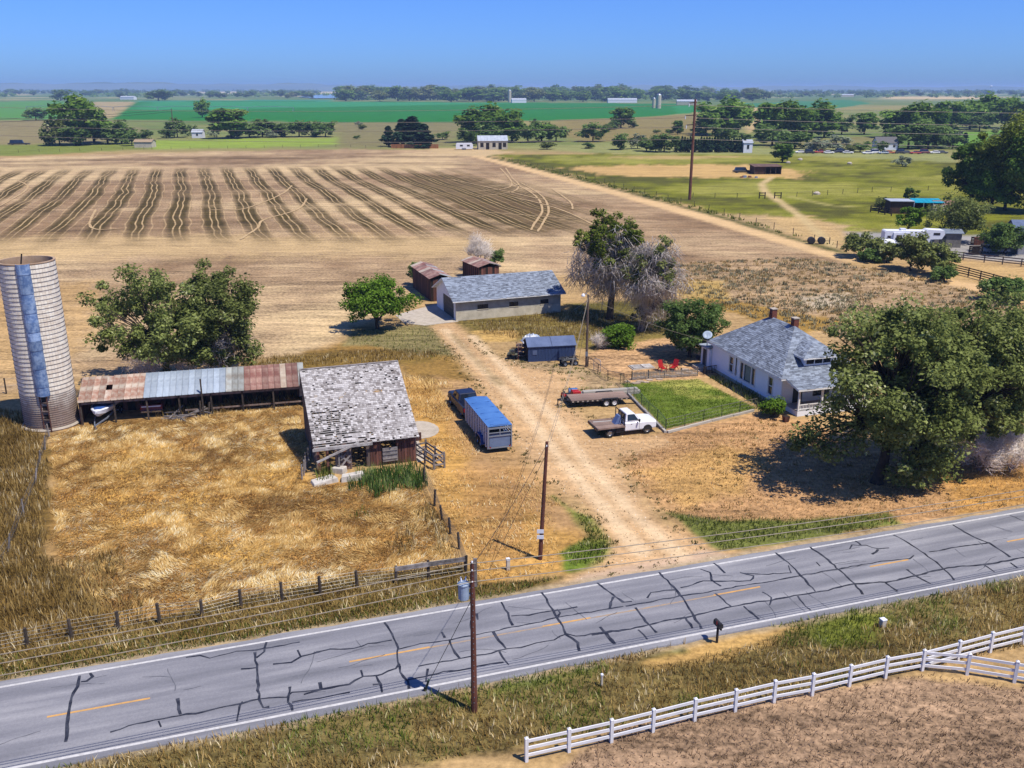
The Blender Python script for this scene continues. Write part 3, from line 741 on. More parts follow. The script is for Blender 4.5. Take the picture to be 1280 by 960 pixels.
# ------------------------------------------------------------------ trees
BARK = pmat('bark', C(92, 80, 70), C(60, 52, 46), scale=4, rough=.95, bump=.5)
BARKG = pmat('bark_grey', C(168, 156, 152), C(120, 110, 106), scale=4, rough=.95)
LF = {'elm': leafmat('leaf_elm', C(74, 88, 42), C(172, 184, 108), .42, C(228, 230, 178)),
      'green': leafmat('leaf_green', C(56, 90, 26), C(136, 174, 64), .35, C(180, 204, 108)),
      'dark': leafmat('leaf_dark', C(62, 86, 42), C(140, 170, 94), .45, C(188, 206, 140)),
      'cotton': leafmat('leaf_cottonwood', C(64, 82, 28), C(154, 170, 76), .35, C(198, 206, 124)),
      'sage': leafmat('leaf_sage', C(104, 116, 92), C(176, 186, 154), .2, C(204, 210, 184)),
      'olive': leafmat('leaf_olive', C(74, 88, 42), C(160, 168, 98), .28, C(194, 196, 138)),
      'blue': leafmat('leaf_spruce', C(26, 46, 32), C(72, 100, 70), .15, C(106, 128, 98)),
      'far': leafmat('leaf_far', C(70, 108, 40), C(152, 188, 88), .48, C(200, 220, 130)),
      'grey': leafmat('leaf_dry_grey', C(232, 220, 208, 1), C(250, 242, 234, 1), .5, C(255, 250, 246, 1))}

def leaves(cent, rad, per, size, rng, up=1.0, flat=0.8, tint_c=None):
    """leaf rhombi round clump centres; cent (n,3) rad (n,)"""
    n = len(cent); k = per
    c = np.repeat(cent, k, 0); r = np.repeat(rad, k)
    d = rng.normal(size=(n * k, 3)); d /= np.linalg.norm(d, axis=1, keepdims=True) + 1e-9
    rr = rng.random(n * k) ** 0.45
    p = c + d * (r * rr)[:, None] * np.array([1, 1, flat])
    nrm = d * 0.7 + rng.normal(size=d.shape) * 0.65; nrm[:, 2] += up
    nrm /= np.linalg.norm(nrm, axis=1, keepdims=True) + 1e-9
    a = np.cross(nrm, rng.normal(size=d.shape)); a /= np.linalg.norm(a, axis=1, keepdims=True) + 1e-9
    b = np.cross(nrm, a)
    s = size * rng.uniform(0.4, 1.6, n * k)
    A = a * (s * 0.62)[:, None]; B = b * (s * 0.36)[:, None]
    V = np.stack([p - A, p - B + A * .1, p + A, p + B + A * .1], 1).reshape(-1, 3)
    F = np.arange(len(V))
    tc = rng.random(n) if tint_c is None else tint_c
    t = np.clip(np.repeat(tc, k) * 0.5 + rng.random(n * k) * 0.6 - 0.03, 0, 1)
    return V, F, np.full(n * k, 4), np.repeat(t, 4)

def skeleton(clumps, trunk_h, trunk_r, rng, lean=(0, 0), base=(0, 0, 0), nlimb=6):
    """trunk, limbs and branches reaching the clump centres"""
    m = MB(); b = np.array(base, float)
    fork = b + np.array([lean[0], lean[1], trunk_h])
    m.tube([b + [0, 0, -.1], b + [0, 0, .25], (b + fork) / 2 + rng.normal(size=3) * [.12, .12, 0], fork], [trunk_r * 1.45, trunk_r * 1.1, trunk_r * .95, trunk_r * .8], 8)
    idx = rng.permutation(len(clumps)); limbs = clumps[idx[:nlimb]]
    ends = []
    for c in limbs:
        q = fork + (c - fork) * 0.45 + rng.normal(size=3) * .25 + np.array([0, 0, .3])
        e = fork + (c - fork) * .92
        m.tube([fork - [0, 0, .3], q, e], [trunk_r * .6, trunk_r * .38, trunk_r * .12], 6, cap=False); ends.append(q)
    ends = np.array(ends)
    for c in clumps[idx[nlimb:]]:
        j = np.argmin(((ends - c) ** 2).sum(1)); e = ends[j]
        q = e + (c - e) * .5 + rng.normal(size=3) * .2
        m.tube([e, q, c], [trunk_r * .28, trunk_r * .16, trunk_r * .05], 4, cap=False)
    return m
def crown_points(n, rx, ry, rz, zc, rng, lobes=5, bottom=-0.75, hollow=0.55):
    """clump centres in an uneven crown"""
    lob = rng.normal(size=(lobes, 3)); lob /= np.linalg.norm(lob, axis=1, keepdims=True)
    amp = rng.uniform(0.05, 0.32, lobes)
    out = []
    while len(out) < n:
        d = rng.normal(size=3); d /= np.linalg.norm(d)
        if d[2] < bottom:
            continue
        s = 0.78 + sum(a * max(0, d @ l) ** 3 for a, l in zip(amp, lob)) - 0.10 * rng.random()
        rr = (hollow + (1 - hollow) * rng.random()) if rng.random() < .75 else rng.random()
        out.append((d[0] * rx * s * rr, d[1] * ry * s * rr, zc + d[2] * rz * s * rr))
    return np.array(out)
def tree(name, label, cat, px, h, w, leaf, seed, n=60, per=90, lsize=.34, trunk_h=None, trunk_r=.28, crad=None, group=None, depth=None, zc=None, rz=None, loc=None, bark=None, lean=(0, 0), shift=(0, 0), bottom=-.75, extra=None, up=1.0, nlimb=6, stem='trunk'):
    rng = np.random.default_rng(seed)
    loc = G(*px) if loc is None else Vector(loc)
    t = thing(name, label, cat, loc, 0, group)
    rz = h * .40 if rz is None else rz; zc = h - rz * 1.02 if zc is None else zc
    if lsize < .45:
        n, per, lsize = int(n * 1.42), int(per * 1.3), lsize * .80
    cp = crown_points(n, w / 2, (depth or w) / 2, rz, zc, rng, bottom=bottom)
    cp[:, 0] += lean[0] * .8 + shift[0]; cp[:, 1] += lean[1] * .8 + shift[1]
    if extra is not None:
        cp = np.vstack([cp, np.array(extra, float)])
    dd = np.sqrt(((cp[:, None] - cp[None]) ** 2).sum(-1)); dd.sort(1)          # no clump stands alone
    cp = cp[dd[:, 1] < (crad or w * .115) * 1.7]
    cr = (crad or w * .115) * rng.uniform(.45, 1.3, len(cp))
    tc = np.clip(rng.random(len(cp)) * .8 + .1, 0, 1)
    th = h * .28 if trunk_h is None else trunk_h
    skeleton(cp, th, trunk_r, rng, lean=lean, nlimb=nlimb).build(stem, bark or BARK, t, smooth=True, fix=False)
    V, F, S, T = leaves(cp, cr, per, lsize, rng, tint_c=tc, up=up)
    link(bpy.data.objects.new('crown', mesh_np('crown', V, F, S, LF[leaf], T)), t)
    return t

def twigs(cent, rad, per, rng, droop, length, r, origin=None):
    """bare twig sprays as thin three-sided slivers"""
    n = len(cent); c = np.repeat(cent, per, 0)
    d = rng.normal(size=(n * per, 3)); d[:, 2] = d[:, 2] * .6 - droop; d /= np.linalg.norm(d, axis=1, keepdims=True)
    p0 = c + rng.normal(size=c.shape) * np.repeat(rad, per)[:, None] * .45
    L = length * rng.uniform(.5, 1.4, n * per)
    p1 = p0 + d * L[:, None]; p1[:, 2] -= droop * .25 * L
    s = np.cross(d, rng.normal(size=d.shape)); s /= np.linalg.norm(s, axis=1, keepdims=True) + 1e-9
    q = np.cross(d, s)
    V = np.stack([p0 + s * r, p0 - s * r * .5 + q * r * .8, p0 - s * r * .5 - q * r * .8, p1], 1).reshape(-1, 3)
    i = np.arange(n * per) * 4
    F = np.stack([i, i + 1, i + 3, i + 1, i + 2, i + 3, i + 2, i, i + 3], 1).ravel()
    return V, F, np.full(n * per * 3, 3), np.repeat(rng.random(n * per), 4)

# --- the trees of the farm
def elm_brush(t, cp, n, seed, droop=.35, length=1.5):
    rng = np.random.default_rng(seed); V, F, S, T = twigs(np.asarray(cp, float), np.full(len(cp), 1.1), n, rng, droop, length, .022)
    link(bpy.data.objects.new('dead_twigs', mesh_np('dead_twigs', V, F, S, LF['grey'], T)), t)
t = tree('elm_tree', 'wide ragged elm behind the rusty shed roof, nearer the silo', 'tree', (210, 484), 13.2, 15.0, 'elm', 41, n=130, per=150, lsize=.29, trunk_r=.34, crad=1.12, rz=6.2, zc=6.6, bottom=-.97, trunk_h=2.6)
elm_brush(t, crown_points(26, 4.2, 3.6, 2.6, 3.6, np.random.default_rng(141)), 60, 142)
t = tree('elm_tree', 'taller rounded elm behind the shed roof beside the wide one, nearer the barn', 'tree', (282, 478), 13.4, 11.0, 'elm', 42, n=100, per=150, lsize=.29, trunk_r=.32, crad=1.1, rz=6.4, zc=6.6, bottom=-.97, trunk_h=2.6,
     extra=[(-3.2, -2.6, 4.4), (-2.2, -3.2, 4.0), (-4.2, -2.2, 4.6), (-1.0, -3.0, 4.2), (.6, -2.4, 3.8), (1.8, -1.6, 3.0), (2.6, -.6, 2.6), (-5.0, -1.6, 4.2), (3.2, .2, 3.4), (1.2, -1.8, 2.8)])
elm_brush(t, crown_points(20, 3.4, 3.0, 2.4, 3.8, np.random.default_rng(143)), 60, 144)
tree('shade_tree', 'bright green dome-shaped tree beside the concrete garage apron', 'tree', (472, 411), 7.3, 10.4, 'green', 43, n=96, per=130, lsize=.29, trunk_r=.24, crad=1.05, rz=3.3, zc=3.9, trunk_h=1.3, bottom=-.6)
tree('apple_tree', 'dark leafy tree beside the house by the satellite dish', 'tree', (862, 446), 7.2, 8.6, 'dark', 44, n=80, per=140, lsize=.28, trunk_r=.2, crad=1.0, rz=3.7, zc=3.5, trunk_h=1.0, bottom=-.98)
tree('shrub', 'round green shrub below the dying cottonwood', 'shrub', (772, 434), 3.4, 4.4, 'green', 45, n=48, per=110, lsize=.22, trunk_r=.09, crad=.6, rz=1.7, zc=1.45, trunk_h=.3, bottom=-.97, stem='stem')
tree('shrub', 'leafy green shrub at the corner of the white porch', 'shrub', (966, 520), 1.9, 3.0, 'green', 46, n=30, per=90, lsize=.18, trunk_r=.05, crad=.5, rz=.85, zc=.95, trunk_h=.3, stem='stem')
tree('shrub', 'dark shrub against the rust-red shed behind the garage', 'shrub', (521, 356), 3.6, 2.6, 'dark', 47, n=20, per=70, lsize=.3, trunk_r=.08, crad=.6, rz=1.7, zc=1.8, trunk_h=.4, stem='stem')
# big elm group right of the house
tree('elm_tree', 'large spreading elm between the house porch and the road', 'tree', (1096, 603), 16.4, 13.2, 'elm', 51, n=175, per=150, lsize=.28, trunk_r=.42, crad=1.12, rz=7.6, zc=8.4, bottom=-.95, trunk_h=3.2, lean=(.5, .2), shift=(1.5, 0),
     extra=[(-4.6, .4, 5.4), (-3.8, .2, 6.2), (-5.2, -1, 3.2), (-4.2, -1.2, 2.8), (-6.2, .3, 3.9), (-5.6, -.4, 4.4), (-3.2, -.8, 3.6), (-4.6, -.2, 3.8), (-2.4, -.6, 4.2), (-5.4, .6, 3.4), (-6.6, 0, 3.2), (-3.6, .4, 4.8), (-1.6, -.6, 3.4), (4.2, -1.6, 1.6), (3.4, -2.4, 2.6), (2.6, -2.4, 3.4), (4.8, -1.2, 2.6), (1.4, -1.8, 3.2), (5.4, -.8, 3.4), (3.8, -.4, 1.4), (2.8, -.6, 1.0), (.6, -1.6, 1.4), (1.6, -1.2, .9), (1.5, -2.2, 1.6), (2.4, -2.0, 1.2), (3.2, -1.6, 1.8), (2.0, -1.2, 2.4), (.8, -2.6, 2.2)])
tree('elm_tree', 'second broad elm leaning over grey brush, away from the house', 'tree', (1172, 588), 15.0, 14.0, 'elm', 52, n=150, per=150, lsize=.28, trunk_r=.4, crad=1.15, rz=6.8, zc=7.8, trunk_h=3.0, bottom=-.9, lean=(1.0, .4), shift=(1.6, .6))
tree('elm_tree', 'smaller elm growing behind the two large ones', 'tree', (1262, 540), 12.5, 12.0, 'elm', 53, n=100, per=130, lsize=.30, trunk_r=.3, crad=1.1, rz=5.8, zc=6.4, bottom=-.9)
for i, (px, hh, ww, lb) in enumerate((((1222, 590), 3.4, 4.4, 'tangle of bare grey brush under the leaning elm'), ((1262, 590), 3.8, 4.2, 'bare grey thicket in the dry grass beyond the leaning elm'))):
    rng = np.random.default_rng(60 + i); t = thing('dead_brush', lb, 'shrub', G(*px), 0)
    cp = crown_points(34, ww / 2, ww / 2, hh * .5, hh * .5, rng)
    skeleton(cp, .4, .07, rng, nlimb=9).build('stem', BARKG, t, fix=False)
    V, F, S, T = twigs(cp, np.full(34, .6), 60, rng, -.2, .9, .016)
    link(bpy.data.objects.new('twigs', mesh_np('twigs', V, F, S, LF['grey'], T)), t)
# dying cottonwood: green top over curtains of dead twigs
def half_dead(name, label, px, h, w, seed, live, dead, lean, liveoff, trunk_r=.45):
    rng = np.random.default_rng(seed); t = thing(name, label, 'tree', G(*px))
    lc = crown_points(live, w * .50, w * .42, h * .30, h * .70, rng, bottom=-.95) + np.array(liveoff) if live else np.zeros((0, 3))
    dc = crown_points(dead, w * .52, w * .48, h * .40, h * .50, rng, bottom=-.97, hollow=.45) + np.array([lean[0] * .6, 0, 0])
    allc = np.vstack([lc, dc]) if live else dc
    skeleton(allc, h * .30, trunk_r, rng, lean=lean, nlimb=9).build('trunk', BARKG if not live else BARK, t, smooth=True, fix=False)
    V, F, S, T = twigs(dc, np.full(len(dc), 1.2), 52, rng, .9, 2.0, .040)
    link(bpy.data.objects.new('dead_twigs', mesh_np('dead_twigs', V, F, S, LF['grey'], T)), t)
    if live:
        V, F, S, T = leaves(lc, rng.uniform(.3, .95, len(lc)), 120, .25, rng)
        link(bpy.data.objects.new('crown', mesh_np('crown', V, F, S, LF['cotton'], T)), t)
    return t
half_dead('cottonwood_tree', 'dying cottonwood with a green top over grey drooping twigs', (762, 399), 15.0, 12.0, 71, 150, 60, (.4, .3), (-.2, 0, -.4))
half_dead('dead_tree', 'nearly bare grey cottonwood leaning beside the half-green one', (801, 413), 13.6, 10.0, 72, 0, 50, (2.0, 0), (0, 0, 0), .4)
rng = np.random.default_rng(73); t = tag(thing('leaf_sprout', '', '', G(801, 413)), 'sparse green regrowth hanging round the bare grey cottonwood', 'tree')
lc = crown_points(46, 4.2, 3.6, 4.6, 8.4, rng) + np.array([1.2, 0, 0])
lc = np.vstack([lc, [(0.2, -.5, 2.2), (-.3, -.4, 2.9), (.5, -.2, 3.4), (-1.0, 0, 1.8)]])
skeleton(lc, 1.2, .06, rng, nlimb=5).build('stem', BARK, t, fix=False)
V, F, S, T = leaves(lc, rng.uniform(.5, .9, len(lc)), 110, .24, rng)
link(bpy.data.objects.new('foliage', mesh_np('foliage', V, F, S, LF['olive'], T)), t)
rng = np.random.default_rng(74); t = thing('dead_tree', 'small bare whitish tree behind the garage roof', 'tree', G(598, 338)); cp = crown_points(40, 2.7, 2.7, 2.4, 3.0, rng, bottom=-.4)
skeleton(cp, .9, .16, rng, nlimb=10).build('trunk', BARKG, t, fix=False)
V, F, S, T = twigs(cp, np.full(40, .5), 34, rng, -.6, 1.3, .03)
link(bpy.data.objects.new('dead_twigs', mesh_np('dead_twigs', V, F, S, LF['grey'], T)), t)
tree('shrub', 'small dark bush at the foot of the bare whitish tree', 'shrub', (620, 333), 3.0, 3.2, 'dark', 75, n=18, per=60, lsize=.3, trunk_r=.07, crad=.6, rz=1.4, zc=1.5, trunk_h=.4, stem='stem')
rng = np.random.default_rng(76); t = thing('dead_brush', 'grey twiggy brush beside the round green shrub', 'shrub', G(752, 436)); cp = crown_points(16, 1.3, 1.0, .8, .9, rng)
skeleton(cp, .2, .05, rng, nlimb=6).build('stem', BARKG, t, fix=False)
V, F, S, T = twigs(cp, np.full(16, .4), 60, rng, -.2, .7, .016)
link(bpy.data.objects.new('twigs', mesh_np('twigs', V, F, S, LF['grey'], T)), t)

# --- shrubs and trees of the neighbour's yard on the right
NB = [((1076, 322), 4.6, 8.0, 'olive', 'bushy olive shrub where the farm lane ends', 30), ((1108, 328), 3.6, 6.0, 'olive', 'low olive shrub between the lane end and the pale tree', 24),
      ((1138, 338), 6.6, 9.0, 'olive', 'pale grey-green tree in front of the white camper', 40), ((1172, 345), 5.4, 7.6, 'olive', 'loose grey-green shrub beside the dark rail fence', 34),
      ((1256, 376), 3.4, 8.0, 'dark', 'dark spreading shrub by the end of the dark rail fence', 34), ((1134, 290), 5.6, 6.6, 'green', 'round green tree behind the white camper', 26),
      ((1197, 303), 10.5, 13.0, 'elm', 'broad elm behind the camper near the turquoise roof', 60), ((1256, 318), 6.5, 9.0, 'dark', 'ragged dark tree beside the neighbour house', 34),
      ((1180, 352), 2.2, 5.0, 'dark', 'low dark scrub below the grey-green shrub', 18), ((1090, 345 - 18), 2.2, 6, 'dark', 'low brush round the lane-end shrubs', 18),
      ((1102, 262), 3.0, 7.0, 'olive', 'pale low shrub above the turquoise-roofed stable', 16), ((1138, 252), 4.4, 5.0, 'dark', 'small dark tree above the turquoise-roofed stable', 16)]
for i, (px, hh, ww, lf, lb, nn) in enumerate(NB):
    tree('shrub' if hh < 5.5 else 'yard_tree', lb, 'shrub' if hh < 5.5 else 'tree', px, hh, ww, lf, 90 + i, n=nn, per=100, lsize=.42, trunk_r=.06 + hh * .015, crad=ww * .13, rz=hh * .46, zc=hh * .53, trunk_h=hh * .15, stem='trunk' if hh >= 5.5 else 'stem', bottom=-.9)
BIGR = [((1212, 258), 19, 15, 'far', 'tall dark poplar standing at the edge of the green pasture', 60), ((1256, 262), 24, 18, 'cotton', 'very tall yellow-green cottonwood behind the pasture poplar', 70),
        ((1238, 262), 12, 14, 'green', 'lower green tree filling in below the tall cottonwood', 40), ((1290, 266), 22, 18, 'far', 'dark cottonwood at the end of the pasture grove', 60)]
for i, (px, hh, ww, lf, lb, nn) in enumerate(BIGR):
    tree('grove_tree', lb, 'tree', px, hh, ww, lf, 120 + i, n=nn + 50, per=190, lsize=.52, trunk_r=.4, crad=ww * .13, rz=hh * .47, zc=hh * .52, trunk_h=hh * .12, bottom=-.95)

# --- far trees: a few kinds, each tree its own object sharing a kind's mesh
KINDS = {}
def far_kind(key, leaf, h, w, n, per, seed, conifer=False):
    rng = np.random.default_rng(seed)
    if conifer:
        z = rng.random(n) ** .8; a = rng.random(n) * 6.283; r = (1 - z) * w / 2 * np.sqrt(rng.random(n)) + .1
        cp = np.stack([r * np.cos(a), r * np.sin(a), h * (.08 + .9 * z)], 1); cr = (1 - z) * w * .16 + .35
    else:
        cp = crown_points(n, w / 2, w / 2, h * .48, h * .50, rng, bottom=-.97); cr = w * .145 * rng.uniform(.7, 1.3, n)
    V, F, S, T = leaves(cp, cr, per, h * .07, rng)
    tr = MB().tube([(0, 0, -.3), (.1, 0, h * .3), (0, .1, h * .6)], [h * .025, h * .018, h * .008], 6)
    nv = len(V)
    V = np.vstack([V, np.array([tuple(v) for v in tr.v])])
    F2 = [i + nv for f in tr.f for i in f]; S2 = [len(f) for f in tr.f]
    me = mesh_np('tree_' + key, V, np.concatenate([F, F2]), np.concatenate([S, S2]), LF[leaf], np.concatenate([T, np.zeros(len(tr.v))]))
    me.materials.append(BARK)
    mi = np.zeros(len(S) + len(S2), np.int32); mi[len(S):] = 1; me.polygons.foreach_set('material_index', mi)
    KINDS[key] = (me, h, w)
for k, a in enumerate((('cot1', 'far', 20, 17, 46, 60), ('cot2', 'far', 20, 15, 40, 60), ('cot3', 'elm', 18, 18, 44, 60), ('dark1', 'dark', 14, 13, 34, 55), ('dark2', 'dark', 12, 12, 30, 55), ('pale', 'sage', 8, 9, 24, 50), ('yel', 'cotton', 12, 11, 26, 55))):
    far_kind(*a, seed=200 + k)
far_kind('fir', 'blue', 14, 7, 60, 45, 220, True)
frng = random.Random(19)
def far_tree(px, hpx, wpx, kind, label, group, name='tree'):
    p = G(*px); s = pxm(p); me, h, w = KINDS[kind]
    o = link(bpy.data.objects.new(name, me)); o.location = p
    sz = hpx / s / h * 1.12; sx = wpx / s / w * 1.42
    o.scale = (sx, sx, sz); o.rotation_euler = (0, 0, frng.uniform(0, 6.28))
    return tag(o, label, 'tree', group)
FT = [
  ((100, 181), 62, 48, 'cot1', 'tallest dark cottonwood of the far farmstead behind the stubble', None), ((75, 182), 30, 28, 'cot3', 'yellowish tree below the tallest far-farmstead cottonwood', None),
  ((118, 178), 44, 36, 'cot2', None, 'f1'), ((135, 180), 27, 36, 'dark1', None, 'f1'), ((152, 180), 24, 30, 'dark2', None, 'f1'), ((62, 182), 18, 20, 'dark2', None, 'f1'), ((165, 182), 17, 18, 'dark1', None, 'f1'), ((95, 182), 22, 30, 'dark1', None, 'f1'), ((183, 176), 14, 16, 'dark2', None, 'f1'),
  ((45, 150), 14, 24, 'dark1', 'lone wide dark tree in the bare field by the green strip', None), ((76, 126), 14, 18, 'dark2', None, 'f0'), ((198, 126), 13, 26, 'dark1', None, 'f0'), ((206, 125), 11, 14, 'cot2', None, 'f0'),
  ((253, 147), 23, 15, 'cot1', 'lone tall tree standing in the irrigated green crop', None),
  ((290, 173), 38, 44, 'cot2', 'tall crooked tree of the hedgerow by the small white shed', None), ((312, 172), 20, 30, 'dark1', None, 'f2'), ((328, 171), 22, 30, 'dark2', None, 'f2'), ((352, 171), 17, 28, 'dark2', None, 'f2'), ((374, 171), 19, 28, 'dark1', None, 'f2'), ((395, 171), 20, 30, 'dark2', None, 'f2'), ((407, 171), 18, 22, 'dark1', None, 'f2'), ((222, 172), 22, 22, 'dark1', None, 'f2'), ((240, 170), 14, 16, 'dark2', None, 'f2'), ((268, 171), 11, 14, 'pale', None, 'f2'), ((293, 173), 11, 18, 'pale', None, 'f2'), ((340, 172), 9, 16, 'pale', None, 'f2'), ((208, 173), 12, 16, 'dark2', None, 'f2'),
  ((486, 183), 22, 17, 'fir', 'small spruce beside the rusty board fence', None), ((503, 184), 30, 24, 'fir', None, 'f3'), ((516, 184), 33, 32, 'fir', None, 'f3'), ((530, 185), 26, 26, 'fir', None, 'f3'),
  ((600, 178), 42, 46, 'cot1', None, 'f4'), ((622, 177), 46, 50, 'cot1', None, 'f4'), ((588, 182), 20, 22, 'dark1', None, 'f4'), ((640, 178), 32, 30, 'cot2', None, 'f4'), ((660, 178), 26, 26, 'dark1', None, 'f4'), ((677, 177), 22, 26, 'cot2', None, 'f4'), ((695, 177), 22, 28, 'dark1', None, 'f4'), ((612, 180), 24, 30, 'dark2', None, 'f4'),
  ((741, 177), 22, 30, 'dark1', 'round dark tree alone between the ranch grove and the pasture', None), ((776, 160), 26, 24, 'cot2', 'tall tree on the bare rise before the crop field', None), ((766, 161), 10, 18, 'dark2', None, 'f5'), ((790, 160), 9, 12, 'dark2', None, 'f5'),
  ((776, 187), 20, 24, 'dark2', None, 'f5'), ((797, 186), 20, 20, 'pale', None, 'f5'), ((808, 189), 18, 22, 'dark1', None, 'f5'), ((830, 190), 22, 28, 'dark1', None, 'f5'), ((847, 168), 18, 11, 'cot2', 'slim tree just in front of the tall power pole', None), ((846, 190), 16, 18, 'dark2', None, 'f5'),
  ((900, 168), 45, 52, 'cot1', None, 'f6'), ((882, 170), 30, 26, 'cot2', None, 'f6'), ((922, 167), 38, 32, 'cot2', None, 'f6'), ((906, 178), 20, 30, 'dark1', None, 'f6'),
  ((962, 172), 44, 34, 'cot2', None, 'f6'), ((985, 176), 50, 46, 'cot1', None, 'f6'), ((1014, 172), 45, 50, 'cot1', None, 'f6'), ((1030, 172), 32, 34, 'cot2', None, 'f6'), ((965, 182), 24, 36, 'dark1', None, 'f6'), ((993, 186), 22, 36, 'dark2', None, 'f6'), ((1020, 190), 18, 30, 'pale', None, 'f6'), ((1045, 188), 20, 34, 'pale', None, 'f6'),
  ((1052, 168), 22, 24, 'dark1', None, 'f6'), ((1080, 168), 28, 24, 'cot2', None, 'f6'), ((978, 203), 24, 22, 'cot2', 'round green tree just behind the dark open-fronted shed', None), ((1128, 208), 14, 20, 'pale', 'silvery round bush at the pasture edge', None),
  ((1118, 172), 36, 44, 'cot2', None, 'f7'), ((1148, 174), 46, 52, 'cot1', None, 'f7'), ((1135, 186), 34, 40, 'dark1', None, 'f7'), ((1160, 186), 30, 36, 'dark2', None, 'f7'), ((1168, 184), 30, 36, 'dark1', None, 'f7'), ((1117, 185), 19, 14, 'yel', 'small yellowish tree by the white cottage', None), ((1188, 164), 38, 34, 'cot2', None, 'f7'), ((1212, 162), 34, 34, 'cot1', None, 'f7'), ((1236, 160), 42, 40, 'cot1', None, 'f7'), ((1262, 160), 38, 36, 'cot1', None, 'f7'), ((1280, 162), 36, 34, 'cot2', None, 'f7'), ((1224, 164), 22, 26, 'dark1', None, 'f7'), ((1190, 186), 18, 24, 'dark2', None, 'f7'), ((1205, 182), 14, 10, 'fir', None, 'f7'), ((1100, 190), 14, 16, 'dark2', None, 'f7'), ((1075, 190), 12, 20, 'dark1', None, 'f7'), ((1250, 184), 18, 26, 'dark1', None, 'f7')]
GR = {'f0': ('tree at the far edge of the green strips', 'trees at the far edge of the green strips'), 'f1': ('leafy tree crowding round the far farmstead cottonwood', 'trees round the far farmstead'), 'f2': ('tree of the hedgerow below the crop field', 'hedgerow trees below the crop field'),
      'f3': ('spruce behind the rusty board fence', 'spruces behind the board fence'), 'f4': ('green tree of the grove behind the long white ranch building', 'grove behind the ranch building'),
      'f5': ('tree scattered between the ranch grove and the power pole', 'scattered trees before the power pole'), 'f6': ('cottonwood of the grove beyond the pasture and power pole', 'grove beyond the pasture'), 'f7': ('tree of the wooded farmstead round the white cottage', 'trees round the white cottage')}
ADJ = {'cot1': 'tall spreading', 'cot2': 'tall narrow', 'cot3': 'broad yellowish', 'dark1': 'dark rounded', 'dark2': 'low dark', 'pale': 'silvery', 'yel': 'yellow', 'fir': 'pointed'}
for px, hp, wp, kd, lb, gr in FT:
    far_tree(px, hp, wp, kd, lb or (ADJ[kd] + ' ' + GR[gr][0]), GR[gr][1] if gr else None, 'cottonwood_tree' if kd.startswith('cot') else 'spruce_tree' if kd == 'fir' else 'leafy_tree')
for i in range(24):                                      # clipped windbreak below the grove
    far_tree((852 + i * 3.4, 190.5 + frng.uniform(-.3, .3)), frng.uniform(14, 18), 6, 'fir', 'dark cedar of the close windbreak row below the grove', 'cedars of the windbreak', 'cedar_tree')
for i in range(60):                                      # bushes scattered over the rough meadows
    x, y = frng.uniform(430, 1280), frng.uniform(154, 191)
    if x < 620 and y > 176 or (940 < x < 1000 and y > 175):
        continue
    kd_ = frng.choice(['dark1', 'dark2', 'cot3', 'pale', 'dark2']); hp = frng.uniform(5, 11) * (y - 100) / 85
    far_tree((x, y), hp, hp * frng.uniform(1.2, 2.0), kd_, ADJ[kd_] + ' bush dotting the rough far meadows', 'bushes of the far meadows', 'meadow_bush')
# treeline beyond the crop fields
far_rows = [(425, 860, 127.6, 121, (11, 18), 96), (860, 960, 127.5, 118, (9, 14), 20), (150, 400, 123.5, 118.5, (6, 9), 34), (0, 160, 119.5, 117, (6, 9), 22), (900, 1280, 121.5, 117.0, (5, 8), 46), (430, 860, 120, 117.4, (5, 7), 40)]
for x0, x1, ya, yb, hh, cnt in far_rows:
    for i in range(cnt):
        x = frng.uniform(x0, x1); y = frng.uniform(yb, ya); hp = frng.uniform(*hh) * (0.6 + .4 * (y - 112) / 15)
        kd_ = frng.choice(['cot1', 'cot2', 'dark1', 'dark2', 'cot3'])
        far_tree((x, y), hp, hp * frng.uniform(1.0, 1.9), kd_, ADJ[kd_] + ' hazy tree in the long treeline beyond the crop fields', 'trees of the long treeline', 'distant_tree')
# the woods past that, one mass each
def woods(name, label, x0, x1, ya, yb, n, thr, rad, seed, leaf, size, per=44):
    rng = np.random.default_rng(seed); y = ya + rng.random(n) ** 1.3 * (yb - ya); x = x0 + rng.random(n) * (x1 - x0)
    k = fbm(x, y * 12, 60, seed, 2) > thr; cp = []
    for a, b in zip(x[k], y[k]):
        p = G(a, b); cp.append((p.x, p.y, p.z + rad * .42))
    cp = np.array(cp); V, F, S, T = leaves(cp, rng.uniform(rad * .6, rad * 1.3, len(cp)), per, size, rng, flat=.5)
    V[:, 2] = np.maximum(V[:, 2], -1)
    o = link(bpy.data.objects.new(name, mesh_np(name, V, F, S, LF[leaf], T))); o['kind'] = 'stuff'; tag(o, label, 'woods')
woods('distant_woods', 'hazy dark belt of distant woods along the horizon', -80, 1360, 112.6, 117.6, 1100, .40, 20, 301, 'dark', 9)
woods('treeline_woods', 'dense dark woods behind the long crop field', 415, 900, 119.5, 125.5, 420, .30, 13, 302, 'far', 4.5)
woods('treeline_woods', 'broken wooded belt beyond the left crop strips', -60, 410, 117.5, 121.5, 240, .45, 12, 303, 'far', 4.5)
woods('treeline_woods', 'broken wooded belt beyond the cottonwood grove', 900, 1340, 117.2, 122.5, 260, .46, 12, 304, 'far', 4.5)

